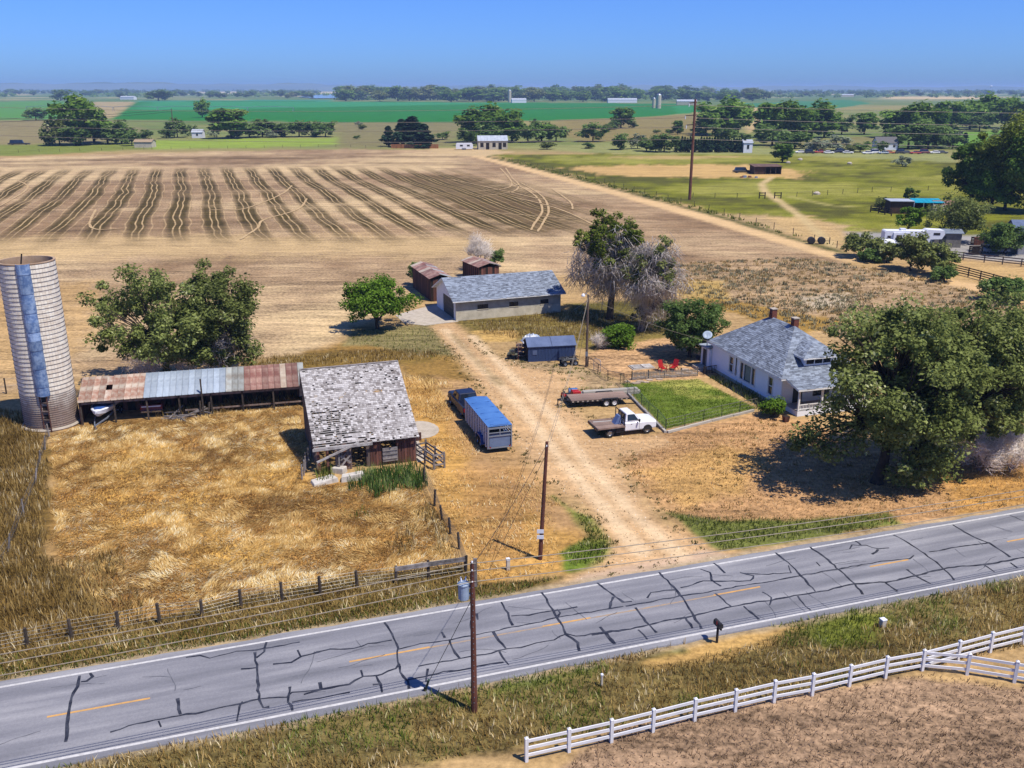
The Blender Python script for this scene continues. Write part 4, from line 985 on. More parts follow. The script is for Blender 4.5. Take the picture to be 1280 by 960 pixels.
# ------------------------------------------------------------------ grasses
def in_px(poly, n_per_m2, rng, excl=(), mask=None, soft=0.0):
    P = np.array(G2(poly)); lo, hi = P.min(0), P.max(0)
    n = int((hi[0] - lo[0]) * (hi[1] - lo[1]) * n_per_m2)
    X = rng.uniform(lo[0], hi[0], n); Y = rng.uniform(lo[1], hi[1], n)
    d = sdf([tuple(p) for p in P], X, Y)
    k = (d < 0) if not soft else (rng.random(n) < np.clip(-d / soft + (fbm(X, Y, 1.6, 7, 2) - .5) * 2.0 + .15, 0, 1)) & (d < 0)
    X, Y = X[k], Y[k]
    for e in excl:
        k = sdf(e, X, Y) > 0; X, Y = X[k], Y[k]
    t = -((X - RO.x) * ROAD_N.x + (Y - RO.y) * ROAD_N.y); k = (t < -0.55) | (t > ROAD_W + 0.5)
    X, Y = X[k], Y[k]
    if mask is not None:
        k = mask(X, Y, rng); X, Y = X[k], Y[k]
    return X, Y
def blades(name, X, Y, length, width, lean, heading, rng, mat, tintv, label, cat, z0=-.02, parent=None):
    n = len(X)
    if n == 0:
        return None
    L = length * rng.uniform(.6, 1.4, n); w = width * rng.uniform(.7, 1.3, n) / 2
    le = np.clip(lean + rng.normal(size=n) * .18, .02, 1.45); hx, hy = np.cos(heading), np.sin(heading)
    base = np.stack([X, Y, np.full(n, z0)], 1)
    u1 = np.stack([hx * np.sin(le * .7), hy * np.sin(le * .7), np.cos(le * .7)], 1); u2 = np.stack([hx * np.sin(le * 1.12), hy * np.sin(le * 1.12), np.cos(le * 1.12)], 1)
    ph = rng.random(n) * 6.283; sd = np.stack([-hy * np.cos(ph * .0) , hx, np.zeros(n)], 1)
    fa = rng.uniform(-.9, .9, n); sd = np.stack([-hy * np.cos(fa) + hx * np.sin(fa), hx * np.cos(fa) + hy * np.sin(fa), rng.uniform(-.3, .3, n)], 1)
    mid = base + u1 * (L * .5)[:, None]; tip = mid + u2 * (L * .5)[:, None]; tip[:, 2] = np.maximum(tip[:, 2], .015)
    V = np.stack([base - sd * w[:, None], base + sd * w[:, None], mid + sd * (w * .85)[:, None], mid - sd * (w * .85)[:, None], tip], 1).reshape(-1, 3)
    i = np.arange(n) * 5
    F = np.stack([i, i + 1, i + 2, i + 3, i + 3, i + 2, i + 4], 1).ravel(); S = np.tile([4, 3], n)
    o = link(bpy.data.objects.new(name, mesh_np(name, V, F, S, mat, np.repeat(tintv, 5))), parent)
    o['kind'] = 'stuff'; tag(o, label, cat)
    return o
straw = leafmat('straw', C(196, 156, 92, .8), C(250, 218, 148, .88), .35, C(255, 244, 206, .88))
dry = leafmat('dry_weed', C(120, 96, 50, .75), C(204, 174, 110, .75), .28, C(248, 230, 184, .75))
weed = leafmat('green_weed', C(78, 94, 32), C(152, 160, 78), .3, C(212, 206, 146))
reed = leafmat('reed', C(74, 104, 44), C(138, 170, 86), .35, C(184, 200, 130))
tan_ = leafmat('tan_tuft', C(160, 122, 74), C(220, 180, 122), .2, C(244, 214, 162))
sagem = leafmat('sagebrush', C(112, 108, 78), C(174, 168, 134), .15, C(204, 196, 164))
lawnm = leafmat('lawn_blade', C(72, 102, 26), C(132, 156, 54), .3, C(188, 186, 104))
BOX_SHED = [tuple(p) for p in G2([(96, 528), (382, 507), (382, 470), (96, 490)])]
BOX_PAD = [tuple(p) for p in G2([(508, 524), (532, 522), (556, 532), (556, 544), (535, 552), (536, 580), (512, 582), (510, 545)])]
BOX_BARN = [(-15.7, 67.4), (-7.5, 70.0), (-11.9, 84.5), (-20.2, 82)]
rng = np.random.default_rng(401)
X, Y = in_px(PADD, 150, rng, (BOX_SHED, BOX_BARN), soft=.6)
hd = fbm(X, Y, 2.2, 51, 2) * 9 + fbm(X, Y, .6, 52, 1) * 2.5 + rng.normal(size=len(X)) * .35
tn = np.clip(fbm(X, Y, 5.0, 53, 3) * .75 + .06 + (fbm(X, Y, .7, 54, 2) - .5) * 1.0 + rng.normal(size=len(X)) * .30, 0, 1)
blades('straw_grass', X, Y, .30, .044, 1.1 + (fbm(X, Y, 1.1, 55, 2) - .5) * .9, hd, rng, straw, tn, 'lodged golden straw grass covering the fenced paddock', 'grass')
X, Y = in_px(LEFTW, 60, rng, soft=1.0); tn = np.clip(fbm(X, Y, 1.6, 61, 3) * 1.4 - .28 + rng.normal(size=len(X)) * .30, 0, 1)
blades('tall_weeds', X, Y, .52, .05, .35, rng.random(len(X)) * 6.28, rng, dry, tn, 'tall brown weeds between the silo and the roadside fence', 'weeds')
X, Y = in_px([(70, 700), (150, 690), (190, 780), (130, 790), (60, 770)], 34, rng, soft=1.2); tn = np.clip(fbm(X, Y, 1.0, 62, 2) * 1.4 - .3, 0, 1)
blades('tall_weeds', X, Y, .6, .055, .35, rng.random(len(X)) * 6.28, rng, dry, tn, 'clump of dark weeds spilling into the paddock corner', 'weeds')
X, Y = in_px(VERGE_L, 95, rng)
d0 = -(-((X - RO.x) * ROAD_N.x + (Y - RO.y) * ROAD_N.y)); gr = np.clip(1.2 - d0 / 2.6, 0, 1)
g1 = rng.random(len(X)) < gr * .75
tn = np.clip(fbm(X, Y, 1.4, 63, 3) * 1.3 - .2 + rng.normal(size=len(X)) * .30, 0, 1)
blades('roadside_grass', X[~g1], Y[~g1], .36, .045, .55, rng.random((~g1).sum()) * 6.28, rng, dry, tn[~g1], 'brown roadside grass along the paddock fence', 'grass')
blades('roadside_grass', X[g1], Y[g1], .26, .05, .5, rng.random(g1.sum()) * 6.28, rng, weed, tn[g1], 'green strip of grass at the far road edge by the paddock', 'grass')
X, Y = in_px(VERGE_N, 58, rng, ([tuple(p) for p in G2([(770, 838), (840, 808), (960, 784), (995, 784), (950, 804), (860, 826)])],))
gq = fbm(X, Y, 3.0, 71, 3) + np.where(sdf(G2([(990, 800), (1060, 762), (1120, 775), (1090, 806)]), X, Y) < 0.6, .25, 0) + np.clip(.25 - ((-((X - RO.x) * ROAD_N.x + (Y - RO.y) * ROAD_N.y)) - ROAD_W) * .09, 0, .25)
g1 = gq + rng.normal(size=len(X)) * .05 > .60
tn = np.clip(fbm(X, Y, .9, 72, 2) * 1.3 - .2 + rng.normal(size=len(X)) * .30, 0, 1)
blades('verge_grass', X[~g1], Y[~g1], .36, .042, .5, rng.random((~g1).sum()) * 6.28, rng, dry, tn[~g1], 'dry brown verge grass between the road and the white fence', 'grass')
blades('verge_grass', X[g1], Y[g1], .34, .045, .5, rng.random(g1.sum()) * 6.28, rng, weed, tn[g1], 'green weeds in the verge between the road and the white fence', 'grass')
X, Y = in_px(INNER, 30, rng); tn = np.clip(fbm(X, Y, .9, 73, 2) * 1.6 - .4, 0, 1)
blades('field_grass', X, Y, .24, .04, .7, rng.random(len(X)) * 6.28, rng, leafmat('mauve_tuft', C(110, 88, 66), C(178, 148, 120), .12, C(200, 170, 140)), tn, 'sparse pinkish-brown grass inside the white fence', 'grass')
X, Y = in_px([(432, 600), (452, 588), (480, 586), (526, 578), (536, 605), (529, 618), (500, 613), (470, 624), (450, 614), (436, 616)], 75, rng, soft=1.0); tn = np.clip(fbm(X, Y, .8, 75, 2) * 1.5 - .3 + rng.normal(size=len(X)) * .30, 0, 1)
blades('reeds', X, Y, .85, .06, .35, rng.random(len(X)) * 6.28, rng, reed, tn, 'dense green reed bed in front of the old barn', 'reeds')
X, Y = in_px([(395, 590), (412, 584), (420, 604), (398, 606)], 40, rng)
blades('weeds', X, Y, .9, .07, .35, rng.random(len(X)) * 6.28, rng, weed, rng.random(len(X)), 'green weeds round the barn corner post', 'weeds')
for poly, den, ln, mt, lb in (([(428, 640), (462, 628), (470, 645), (440, 655)], 30, .5, weed, 'small weed patch in the straw below the reeds'), ([(480, 676), (520, 650), (535, 660), (520, 690), (490, 695)], 34, .6, dry, 'dark weed clump in the straw near the side fence'),
      ([(515, 640), (540, 620), (560, 660), (570, 705), (556, 708), (530, 660)], 34, .6, dry, 'dark weeds along the paddock side fence'), ([(700, 690), (735, 672), (720, 640), (742, 646), (768, 682), (752, 706), (712, 712)], 70, .26, weed, 'green grass corner where the drive meets the road'),
      ([(830, 640), (900, 648), (1000, 648), (1110, 640), (1130, 656), (1000, 676), (900, 688)], 44, .28, weed, 'green verge below the large elm'),
      ([(195, 512), (262, 506), (378, 492), (378, 506), (262, 519), (195, 522)], 34, .7, dry, 'tall weeds along the open front of the long shed'),
      ([(300, 448), (400, 442), (500, 436), (560, 440), (540, 450), (400, 458), (300, 462)], 20, .42, dry, 'brown grass behind the barn'), ([(590, 405), (700, 388), (760, 390), (830, 408), (760, 428), (640, 424), (600, 416)], 18, .4, dry, 'rough brown grass below the garage'),
      ([(446, 412), (540, 410), (590, 455), (560, 452), (430, 430)], 7, .28, weed, 'sparse green weeds below the shade tree'),
      ([(886, 472), (900, 470), (968, 504), (950, 512)], 40, .5, weed, 'leafy green bed along the white house wall')):
    X, Y = in_px(poly, den, rng, soft=.7); tn = np.clip(fbm(X, Y, .8, 76, 2) * 1.3 - .2 + rng.normal(size=len(X)) * .30, 0, 1)
    blades('weeds', X, Y, ln, .055, .4, rng.random(len(X)) * 6.28, rng, mt, tn, lb, 'weeds')
def clumps(name, poly, den, per, spread, ln, w, lean, mat, label, cat, excl=(), mask=None):
    X, Y = in_px(poly, den, rng, excl, mask); s = np.repeat(rng.uniform(.5, 1.5, len(X)), per)
    tt = np.repeat(rng.random(len(X)), per)
    X = np.repeat(X, per) + rng.normal(size=len(X) * per) * spread * s; Y = np.repeat(Y, per) + rng.normal(size=len(Y) * per) * spread * s
    blades(name, X, Y, ln, w, lean, rng.random(len(X)) * 6.28, rng, mat, np.clip(tt * .6 + rng.random(len(X)) * .5, 0, 1), label, cat)
clumps('sagebrush', SCRUB, .55, 16, .28, .42, .10, .6, sagem, 'grey-green sagebrush tufts dotting the scrub field behind the house', 'sagebrush', mask=lambda X, Y, r: fbm(X, Y, 6, 81, 2) > .42)
clumps('dry_tufts', SCRUB, .5, 12, .25, .34, .08, .6, dry, 'brown dry tufts dotting the scrub field behind the house', 'grass')
DRW = [G2(DRIVE), BOX_PAD]
front = [(770, 570), (840, 548), (950, 522), (1010, 530), (1090, 566), (1290, 566), (1290, 630), (1100, 655), (900, 650), (850, 640), (800, 606)]
X, Y = in_px(front, 26, rng, DRW); tn = np.clip(fbm(X, Y, .9, 83, 3) * 1.3 - .2 + rng.normal(size=len(X)) * .30, 0, 1)
blades('dry_lawn', X, Y, .20, .045, .75, rng.random(len(X)) * 6.28, rng, tan_, tn, 'parched tan lawn in front of the house', 'grass')
clumps('lawn_weeds', front, .5, 10, .16, .2, .07, .7, dry, 'dark weed tufts in the parched front lawn', 'weeds', DRW, lambda X, Y, r: fbm(X, Y, 4, 84, 2) > .45)
yard = [(530, 480), (570, 500), (600, 545), (660, 600), (720, 645), (700, 690), (690, 715), (600, 728), (590, 700), (550, 620), (528, 575)]
X, Y = in_px(yard, 40, rng, DRW + [G2([(549, 486), (600, 486), (648, 560), (606, 572)])], lambda X, Y, r: fbm(X, Y, 2.4, 85, 2) + r.normal(size=len(X)) * .1 > .42); tn = np.clip(fbm(X, Y, 1.6, 86, 3) * 1.3 - .2 + rng.normal(size=len(X)) * .30, 0, 1)
blades('dry_grass', X, Y, .28, .045, .8, rng.random(len(X)) * 6.28, rng, straw, tn, 'trodden golden grass between the side fence and the drive', 'grass')
X, Y = in_px([(505, 470), (560, 478), (600, 520), (560, 500), (545, 560), (525, 560)], 40, rng, DRW + [G2([(549, 486), (600, 486), (648, 560), (606, 572)])]); tn = np.clip(fbm(X, Y, 1.2, 87, 2) * 1.6 - .4, 0, 1)
blades('dry_grass', X, Y, .4, .05, .7, rng.random(len(X)) * 6.28, rng, straw, tn, 'golden grass beside the barn gable', 'grass')
band = lambda lo, hi: (lambda X, Y, r: (lambda d: (d > lo) & (d < hi))(sdf(DRW[0], X, Y)))
clumps('drive_weeds', [(560, 420), (700, 440), (740, 500), (900, 690), (760, 720), (600, 540), (540, 440)], 1.6, 10, .13, .16, .07, .7, leafmat('grey_weed', C(70, 66, 38), C(122, 116, 72), .15, C(150, 140, 96)), 'low grey-green weeds along both edges of the gravel drive', 'weeds', mask=band(-.5, 1.4))
clumps('drive_weeds', [(640, 455), (740, 450), (780, 490), (775, 508), (690, 515), (660, 490)], .9, 12, .2, .2, .08, .7, weed, 'green weed patches by the flatbed trailer', 'weeds', mask=lambda X, Y, r: fbm(X, Y, 2.5, 88, 2) > .5)
X, Y = in_px(LAWN, 95, rng, mask=lambda X, Y, r: fbm(X, Y, 1.5, 90, 3) + r.normal(size=len(X)) * .12 > .36); tn = np.clip(fbm(X, Y, 2.4, 89, 3) * 2.6 - .9 + rng.normal(size=len(X)) * .25, 0, 1)
blades('lawn_grass', X, Y, .12, .04, .6, rng.random(len(X)) * 6.28, rng, lawnm, tn, 'mown green lawn inside the wire fence', 'grass')
clumps('lane_weeds', [(590, 186), (640, 200), (760, 228), (905, 268), (1064, 314), (1056, 322), (900, 277), (750, 236)], .25, 12, .4, .6, .18, .5, weed, 'weedy green hedge line along the farm lane', 'weeds', mask=lambda X, Y, r: (lambda d: (d > 4.0) & (d < 7.0) & (X > -100))(pldist(G2(LANE), X, Y)))
# ------------------------------------------------------------------ buildings
A0 = math.radians(17.5)                                  # the farm's own grid
pmat('rubber', C(34, 34, 36), C(52, 50, 48), scale=3, rough=.9)
old_wood = pmat('weathered_wood', C(150, 132, 122), C(92, 74, 66), scale=2.2, rough=.95, rnd=.35, stretch=(1, 1, .15))
grey_wood = pmat('grey_wood', C(168, 160, 156), C(112, 104, 100), scale=2.5, rough=.95, rnd=.3)
red_wood = pmat('faded_red_wood', C(132, 86, 72), C(84, 58, 52), scale=2.2, rough=.95, rnd=.35, stretch=(1, 1, .2))
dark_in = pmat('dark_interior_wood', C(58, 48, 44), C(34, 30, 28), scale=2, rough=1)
concrete = pmat('concrete', C(212, 200, 184), C(184, 172, 156), scale=1.2, rough=.9, bump=.15)
conc_grey = pmat('concrete_wall', C(232, 222, 198), C(200, 190, 166), scale=1.0, rough=.95, bump=.2)
glass = pmat('window_glass', C(46, 56, 72), C(28, 34, 44), scale=.6, rough=.08, spec=.6)
white_p = pmat('white_paint', C(236, 238, 244, .8), C(214, 218, 228, .8), scale=1.2, rough=.6, contrast=(.3, .8))
trim = pmat('white_trim', C(240, 240, 240, .82), C(214, 214, 214, .82), scale=2, rough=.6)
galv = pmat('galvanised', C(178, 190, 206), C(140, 152, 170), scale=1.5, rough=.45, metal=.5)
rust = pmat('rusty_iron', C(164, 104, 88), C(112, 66, 58), scale=2.5, rough=.85, rnd=.2)
wire_m = pmat('wire', C(150, 146, 140), C(110, 108, 104), scale=2, rough=.5, metal=.6)
post_m = pmat('old_post', C(96, 84, 74), C(62, 54, 48), scale=3, rough=.95, rnd=.3)
cable_m = pmat('cable', C(176, 164, 146), C(146, 134, 118), scale=2, rough=.6)
dark_cable = pmat('dark_cable', C(40, 40, 44), C(58, 58, 60), scale=2, rough=.6)

def tabs(m, a, b, c, d, tabw, rowh, rng, thick=.03, missing=0.0, jit=.15, missf=None):
    """overlapping shingle tabs on the slope a-b (eave) d-c (ridge)"""
    a, b, c, d = (Vector(p) for p in (a, b, c, d))
    up = ((d + c) / 2 - (a + b) / 2); nrm = (b - a).cross(d - a)
    if nrm.length < 1e-6:
        nrm = (b - a).cross(c - a)
    nrm.normalize()
    if nrm.z < 0:
        nrm = -nrm
    R = max(2, int(up.length / rowh))
    for r in range(R):
        t0, t1 = r / R, (r + 1.25) / R
        l0, r0 = a.lerp(d, t0), b.lerp(c, t0); l1, r1 = a.lerp(d, min(t1, 1)), b.lerp(c, min(t1, 1))
        wd = (r0 - l0).length
        if wd < .1:
            continue
        n = max(1, int(wd / tabw)); off = (r % 2) * .5
        cuts = [0.0] + [(k + off + rng.uniform(-jit, jit)) / (n + off) for k in range(1, n)] + [1.0]
        for k in range(len(cuts) - 1):
            u, w = cuts[k], cuts[k + 1]
            if missf and missf((u + w) / 2, (t0 + t1) / 2):
                continue
            th = thick * rng.uniform(.6, 1.5); g_ = .004 / max(wd, .2)
            dn = (up / R) * rng.uniform(-.10, .10)
            p0, p1 = l0.lerp(r0, u + g_) + dn, l0.lerp(r0, w - g_) + dn
            p2, p3 = l1.lerp(r1, w - g_), l1.lerp(r1, u + g_)
            vs = [p0 + nrm * .004, p1 + nrm * .004, p1 + nrm * th, p0 + nrm * th, p2 + nrm * .004, p3 + nrm * .004]
            m.add(vs, [(3, 2, 4, 5), (0, 1, 2, 3), (1, 4, 2), (0, 3, 5)], t=rng.random())
    return m
def stuff_part(m, name, mat, parent):
    o = m.build(name, mat, parent, fix=False); o['kind'] = 'stuff'; return o
srng = random.Random(31)

# ---------- silo
sc = Vector((-41.75, 78.5, 0)); SR = 2.26; SH = 14.8
silo = thing('silo', 'tall hooped concrete stave silo with a blue-grey chute beside the long shed', 'silo', sc, 0)
def silo_mat():
    m = pmat('silo_stave', C(255, 248, 230, .8), C(224, 210, 190, .8), scale=1.5, rough=.9, attr='tint')
    nt = m.node_tree; b = nt.nodes['Principled BSDF']; src = b.inputs['Base Color'].links[0].from_socket; L = nt.links.new
    tc = node(nt, 'ShaderNodeTexCoord'); sp = node(nt, 'ShaderNodeSeparateXYZ'); L(tc.outputs['Object'], sp.inputs[0])
    nz = node(nt, 'ShaderNodeTexNoise'); nz.inputs['Scale'].default_value = .8; L(tc.outputs['Object'], nz.inputs['Vector'])
    ad = node(nt, 'ShaderNodeMath', operation='MULTIPLY_ADD'); ad.inputs[1].default_value = 3.0; L(nz.outputs[0], ad.inputs[0]); L(sp.outputs[2], ad.inputs[2])
    mr = node(nt, 'ShaderNodeMapRange'); mr.inputs[1].default_value = 5.2; mr.inputs[2].default_value = 3.2; mr.inputs[4].default_value = .75; L(ad.outputs[0], mr.inputs[0])
    mx = node(nt, 'ShaderNodeMix', data_type='RGBA'); L(mr.outputs[0], mx.inputs[0]); L(src, mx.inputs[6]); mx.inputs[7].default_value = C(140, 104, 88); L(mx.outputs[2], b.inputs['Base Color'])
    return m
SM = silo_mat()
m = MB(); NCOL = 54; NROW = 37
for r in range(NROW):
    z0, z1 = r * SH / NROW, (r + 1) * SH / NROW
    for c in range(NCOL):
        a0, a1 = 2 * math.pi * c / NCOL, 2 * math.pi * (c + 1) / NCOL; e = .012 / SR; ez = .012
        tt = srng.random()
        P = lambda R, a, z: (R * math.cos(a), R * math.sin(a), z)
        vs = [P(SR - .03, a0, z0), P(SR - .03, a1, z0), P(SR - .03, a1, z1), P(SR - .03, a0, z1), P(SR, a0 + e, z0 + ez), P(SR, a1 - e, z0 + ez), P(SR, a1 - e, z1 - ez), P(SR, a0 + e, z1 - ez)]
        m.add(vs, [(4, 5, 6, 7), (0, 1, 5, 4), (1, 2, 6, 5), (2, 3, 7, 6), (3, 0, 4, 7)], t=tt)
stuff_part(m, 'stave_wall', SM, silo)
m = MB(); n = 54                                          # inner face and rim
rings = [[(R * math.cos(2 * math.pi * k / n), R * math.sin(2 * math.pi * k / n), z) for k in range(n)] for R, z in ((SR - .04, .0), (SR - .04, SH + .06), (SR + .03, SH + .06), (SR + .03, SH + .14), (SR - .16, SH + .14), (SR - .16, .1))]
vs = [v for r in rings for v in r]; fs = [(i * n + k, i * n + (k + 1) % n, (i + 1) * n + (k + 1) % n, (i + 1) * n + k) for i in range(5) for k in range(n)]
m.add(vs, fs).build('inner_wall', pmat('silo_inside', C(206, 178, 150), C(176, 146, 118), scale=.8, rough=.95), silo)
hoop_me = MB()
nh = 48; rr = [(SR + .003, -.011), (SR + .03, -.011), (SR + .03, .011), (SR + .003, .011)]
vs = [(R * math.cos(2 * math.pi * k / nh), R * math.sin(2 * math.pi * k / nh), z) for k in range(nh) for R, z in rr]
hoop_me.add(vs, [(k * 4 + j, ((k + 1) % nh) * 4 + j, ((k + 1) % nh) * 4 + (j + 1) % 4, k * 4 + (j + 1) % 4) for k in range(nh) for j in range(4)])
hoop_me = hoop_me.mesh('hoop', pmat('hoop_iron', C(92, 78, 72), C(66, 56, 52), scale=3, rough=.8))
zz = .3; hz = []
while zz < SH - .1:
    hz.append(zz); zz += .20 if zz < 3.2 else .385
for z in hz:
    o = link(bpy.data.objects.new('hoop', hoop_me), silo); o.location = (0, 0, z); o.rotation_euler = (0, 0, srng.uniform(0, 6.28))
ac = math.radians(-71)                                  # the chute side, towards the camera
chute_m = pmat('chute_sheet', C(164, 190, 226), C(108, 138, 186), scale=2.2, rough=.5, metal=.15, rnd=.25, contrast=(.42, .58))
def chute_panel(z0, z1, r):
    m = MB(); k = 9; cx, cy_ = (SR - .05) * math.cos(ac), (SR - .05) * math.sin(ac); vs = []
    for z, q in ((z0, r), (z1, r * .97)):
        for j in range(k):
            a = ac - math.pi / 2 + math.pi * j / (k - 1); vs.append((cx + q * math.cos(a) * 1.0, cy_ + q * math.sin(a) * .9, z))
    vs += [(cx + (x - cx) * .94, cy_ + (y - cy_) * .94, z) for x, y, z in vs]
    fs = [(j, j + 1, k + j + 1, k + j) for j in range(k - 1)] + [(2 * k + k + j, 2 * k + k + j + 1, 2 * k + j + 1, 2 * k + j) for j in range(k - 1)] + [(k + j, k + j + 1, 3 * k + j + 1, 3 * k + j) for j in range(k - 1)]
    m.add(vs, fs); return m.build('chute_panel', chute_m, silo)
npn = 14; z0 = 3.35; dz = (SH + .1 - z0) / npn
for i in range(npn):
    chute_panel(z0 + i * dz + .02, z0 + (i + 1) * dz + .06, .56 + (.02 if i % 2 else 0))
cx, cy_ = SR * math.cos(ac), SR * math.sin(ac)
for s in (-1, 1):                                         # ladder up to the chute with hatch frames
    MB().beam((cx + s * .3, cy_ - .16, 0), (cx + s * .3, cy_ - .16, 3.4), .08, .08).build('ladder_rail', red_wood, silo)
for i in range(4):
    piece('hatch', dark_in, silo, (cx, cy_ - .03, .5 + i * .8), (.5, .06, .6))
    piece('ladder_rung', old_wood, silo, (cx, cy_ - .16, .35 + i * .8), (.62, .09, .09))
MB().beam((.55, -1.95, SH + .1), (.72, -1.90, SH + 1.0), .09, .09).build('hoist_post', dark_in, silo)
MB().tube([(SR * 1.04 * math.cos(2 * math.pi * k / 32), SR * 1.04 * math.sin(2 * math.pi * k / 32), .12) for k in range(33)], .16, 6, cap=False).build('footing', concrete, silo)

# ---------- long open shed with sheet iron roof
E0, E1 = G(97, 502, 2.25), G(381, 481, 2.25); sa = math.atan2((E1 - E0).y, (E1 - E0).x); SL = (E1 - E0).length
shed = thing('long_shed', 'long open-fronted shed with rusty and grey iron roof', 'shed', (E0.x, E0.y, 0), sa)
SD = 3.3; ZF, ZB = 2.25, 3.45
iron = {'rust': pmat('iron_rust', C(168, 124, 104), C(206, 192, 176), scale=1.0, rough=.7, rnd=.28, contrast=(.4, .6)), 'blue': pmat('iron_blue', C(204, 216, 228), C(170, 184, 200), scale=.7, rough=.42, metal=.25, rnd=.16, contrast=(.4, .6)),
        'grey': pmat('iron_grey', C(190, 194, 190), C(162, 156, 146), scale=.9, rough=.6, metal=.2, rnd=.2, contrast=(.4, .6)), 'red': pmat('iron_red', C(142, 98, 88), C(178, 146, 132), scale=1.2, rough=.7, rnd=.26, contrast=(.4, .6)), 'pale': pmat('iron_pale', C(214, 200, 180), C(188, 166, 146), scale=1.5, rough=.6, rnd=.1)}
NP = 36; pw_ = SL / NP; pm = {}
def roof_sheet_mesh(mt, w, d, zf, zb):
    m = MB(); nrib = 5; top = []
    for k in range(nrib * 4 + 1):
        x = -w / 2 + w * k / (nrib * 4) ; z = ((0, .03, .03, 0)[k % 4] if k < nrib * 4 else 0) + (.05 if k in (0, 1) else 0)
        top.append((x, z))
    n = len(top); vs = []
    for dzz in (0, -.012):
        vs += [(x, -.18, zf - (.18) * (zb - zf) / d + z + dzz) for x, z in top] + [(x, d + .1, zb + .1 * (zb - zf) / d + z + dzz) for x, z in top]
    fs = [(k, k + 1, n + k + 1, n + k) for k in range(n - 1)] + [(2 * n + k + 1, 2 * n + k, 3 * n + k, 3 * n + k + 1) for k in range(n - 1)] + [(k + 1, k, 2 * n + k, 2 * n + k + 1) for k in range(n - 1)]
    return m.add(vs, fs).mesh('roof_sheet', mt)
seq = ['rust'] * 10 + ['blue'] * 13 + ['grey'] * 3 + ['red'] * 4 + ['red', 'red', 'pale', 'red', 'red', 'grey']
HOLE = 4
for i in range(NP):
    kd = seq[i]
    if kd == 'rust' and srng.random() < .2:
        kd = 'pale'
    if kd not in pm:
        pm[kd] = roof_sheet_mesh(iron[kd], pw_ * 1.01, SD, ZF, ZB)
    if i == HOLE:                                          # a sheet with a torn hole
        k2 = SD * .42
        for y0, y1 in ((0, SD * .40), (SD * .62, SD)):
            zf, zb = ZF + (ZB - ZF) * y0 / SD, ZF + (ZB - ZF) * y1 / SD
            MB().hexa([((i + .0) * pw_, y0 - (.18 if y0 == 0 else 0), zf - (.065 if y0 == 0 else 0)), ((i + 1) * pw_, y0 - (.18 if y0 == 0 else 0), zf - (.065 if y0 == 0 else 0)), ((i + 1) * pw_, y1, zb), (i * pw_, y1, zb)],
                      [((i + .0) * pw_, y0 - (.18 if y0 == 0 else 0), zf - (.05 if y0 == 0 else -.015)), ((i + 1) * pw_, y0 - (.18 if y0 == 0 else 0), zf - (.05 if y0 == 0 else -.015)), ((i + 1) * pw_, y1, zb + .015), (i * pw_, y1, zb + .015)]).build('roof_sheet', iron['rust'], shed)
        continue
    o = link(bpy.data.objects.new('roof_sheet', pm[kd]), shed); o.location = ((i + .5) * pw_, srng.uniform(-.04, .03), .002 * (i % 2))
for k in range(8):                                       # posts, rafters, back boards
    x = .15 + (SL - .3) * k / 7
    MB().beam((x, .05, 0), (x, .05, ZF - .09), .14, .14).build('post', post_m, shed)
    MB().beam((x, .0, ZF - .11), (x, SD, ZB - .11), .08, .14).build('rafter', dark_in, shed)
MB().beam((0, .05, ZF - .26), (SL, .05, ZF - .26), .08, .2).build('front_beam', old_wood, shed)
for k in range(56):
    x = (k + .5) * SL / 56
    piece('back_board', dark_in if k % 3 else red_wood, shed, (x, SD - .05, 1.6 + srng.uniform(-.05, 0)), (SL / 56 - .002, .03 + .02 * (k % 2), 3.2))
for xx in (.03, SL - .03):
    for k in range(9):
        y = .2 + k * SD / 9.2; zt = ZF + (ZB - ZF) * y / SD - .16
        piece('end_board', red_wood, shed, (xx, y, zt / 2), (.03, SD / 9.2 - .02, zt))
MB().beam((SL * .42, SD - .12, .95), (SL - .1, SD - .12, .95), .06, .18).build('rail', old_wood, shed)
MB().beam((SL * .45, .3, .55), (SL - .3, .3, .55), .05, .14).build('manger_rail', old_wood, shed)

# boat on a trailer, parked in the shed
bp_ = G(142, 516); boat = thing('boat', 'white motorboat with blue deck poking out of the long shed', 'boat', (bp_.x - .1, bp_.y - 1.6, 0), sa - math.radians(96))
def ring(x, hw, zk, zg, n=5):
    return [(x, -hw, zg), (x, -hw * .8, zk + (zg - zk) * .45), (x, 0, zk), (x, hw * .8, zk + (zg - zk) * .45), (x, hw, zg), (x, hw * .9, zg + .06), (x, 0, zg + .10), (x, -hw * .9, zg + .06)]
MB().loft([ring(-3.2, .95, .62, 1.28), ring(-1.5, 1.02, .60, 1.3), ring(.3, .98, .62, 1.36), ring(1.4, .70, .74, 1.44), ring(2.1, .34, .96, 1.5), ring(2.5, .04, 1.30, 1.52)]).build('hull', white_p, boat)
bl = pmat('boat_blue', C(66, 104, 176), C(48, 80, 150), scale=1, rough=.3)
MB().loft([[(x, -h, z), (x, h, z), (x, h * .6, z + .07), (x, -h * .6, z + .07)] for x, h, z in ((-.2, .86, 1.47), (.9, .66, 1.53), (1.9, .26, 1.575))]).build('foredeck', bl, boat)
MB().hexa([(-.35, -.8, 1.46), (-.1, -.8, 1.46), (-.1, .8, 1.46), (-.35, .8, 1.46)], [(-.62, -.66, 1.9), (-.58, -.66, 1.9), (-.58, .66, 1.9), (-.62, .66, 1.9)]).build('windscreen', glass, boat)
MB().box(-2.6, -1.0, -.75, .75, 1.40, 1.5).build('cover', bl, boat)
tb = thing('boat_trailer', 'grey trailer carrying the white motorboat in the shed', 'trailer', boat.location, boat.rotation_euler[2])
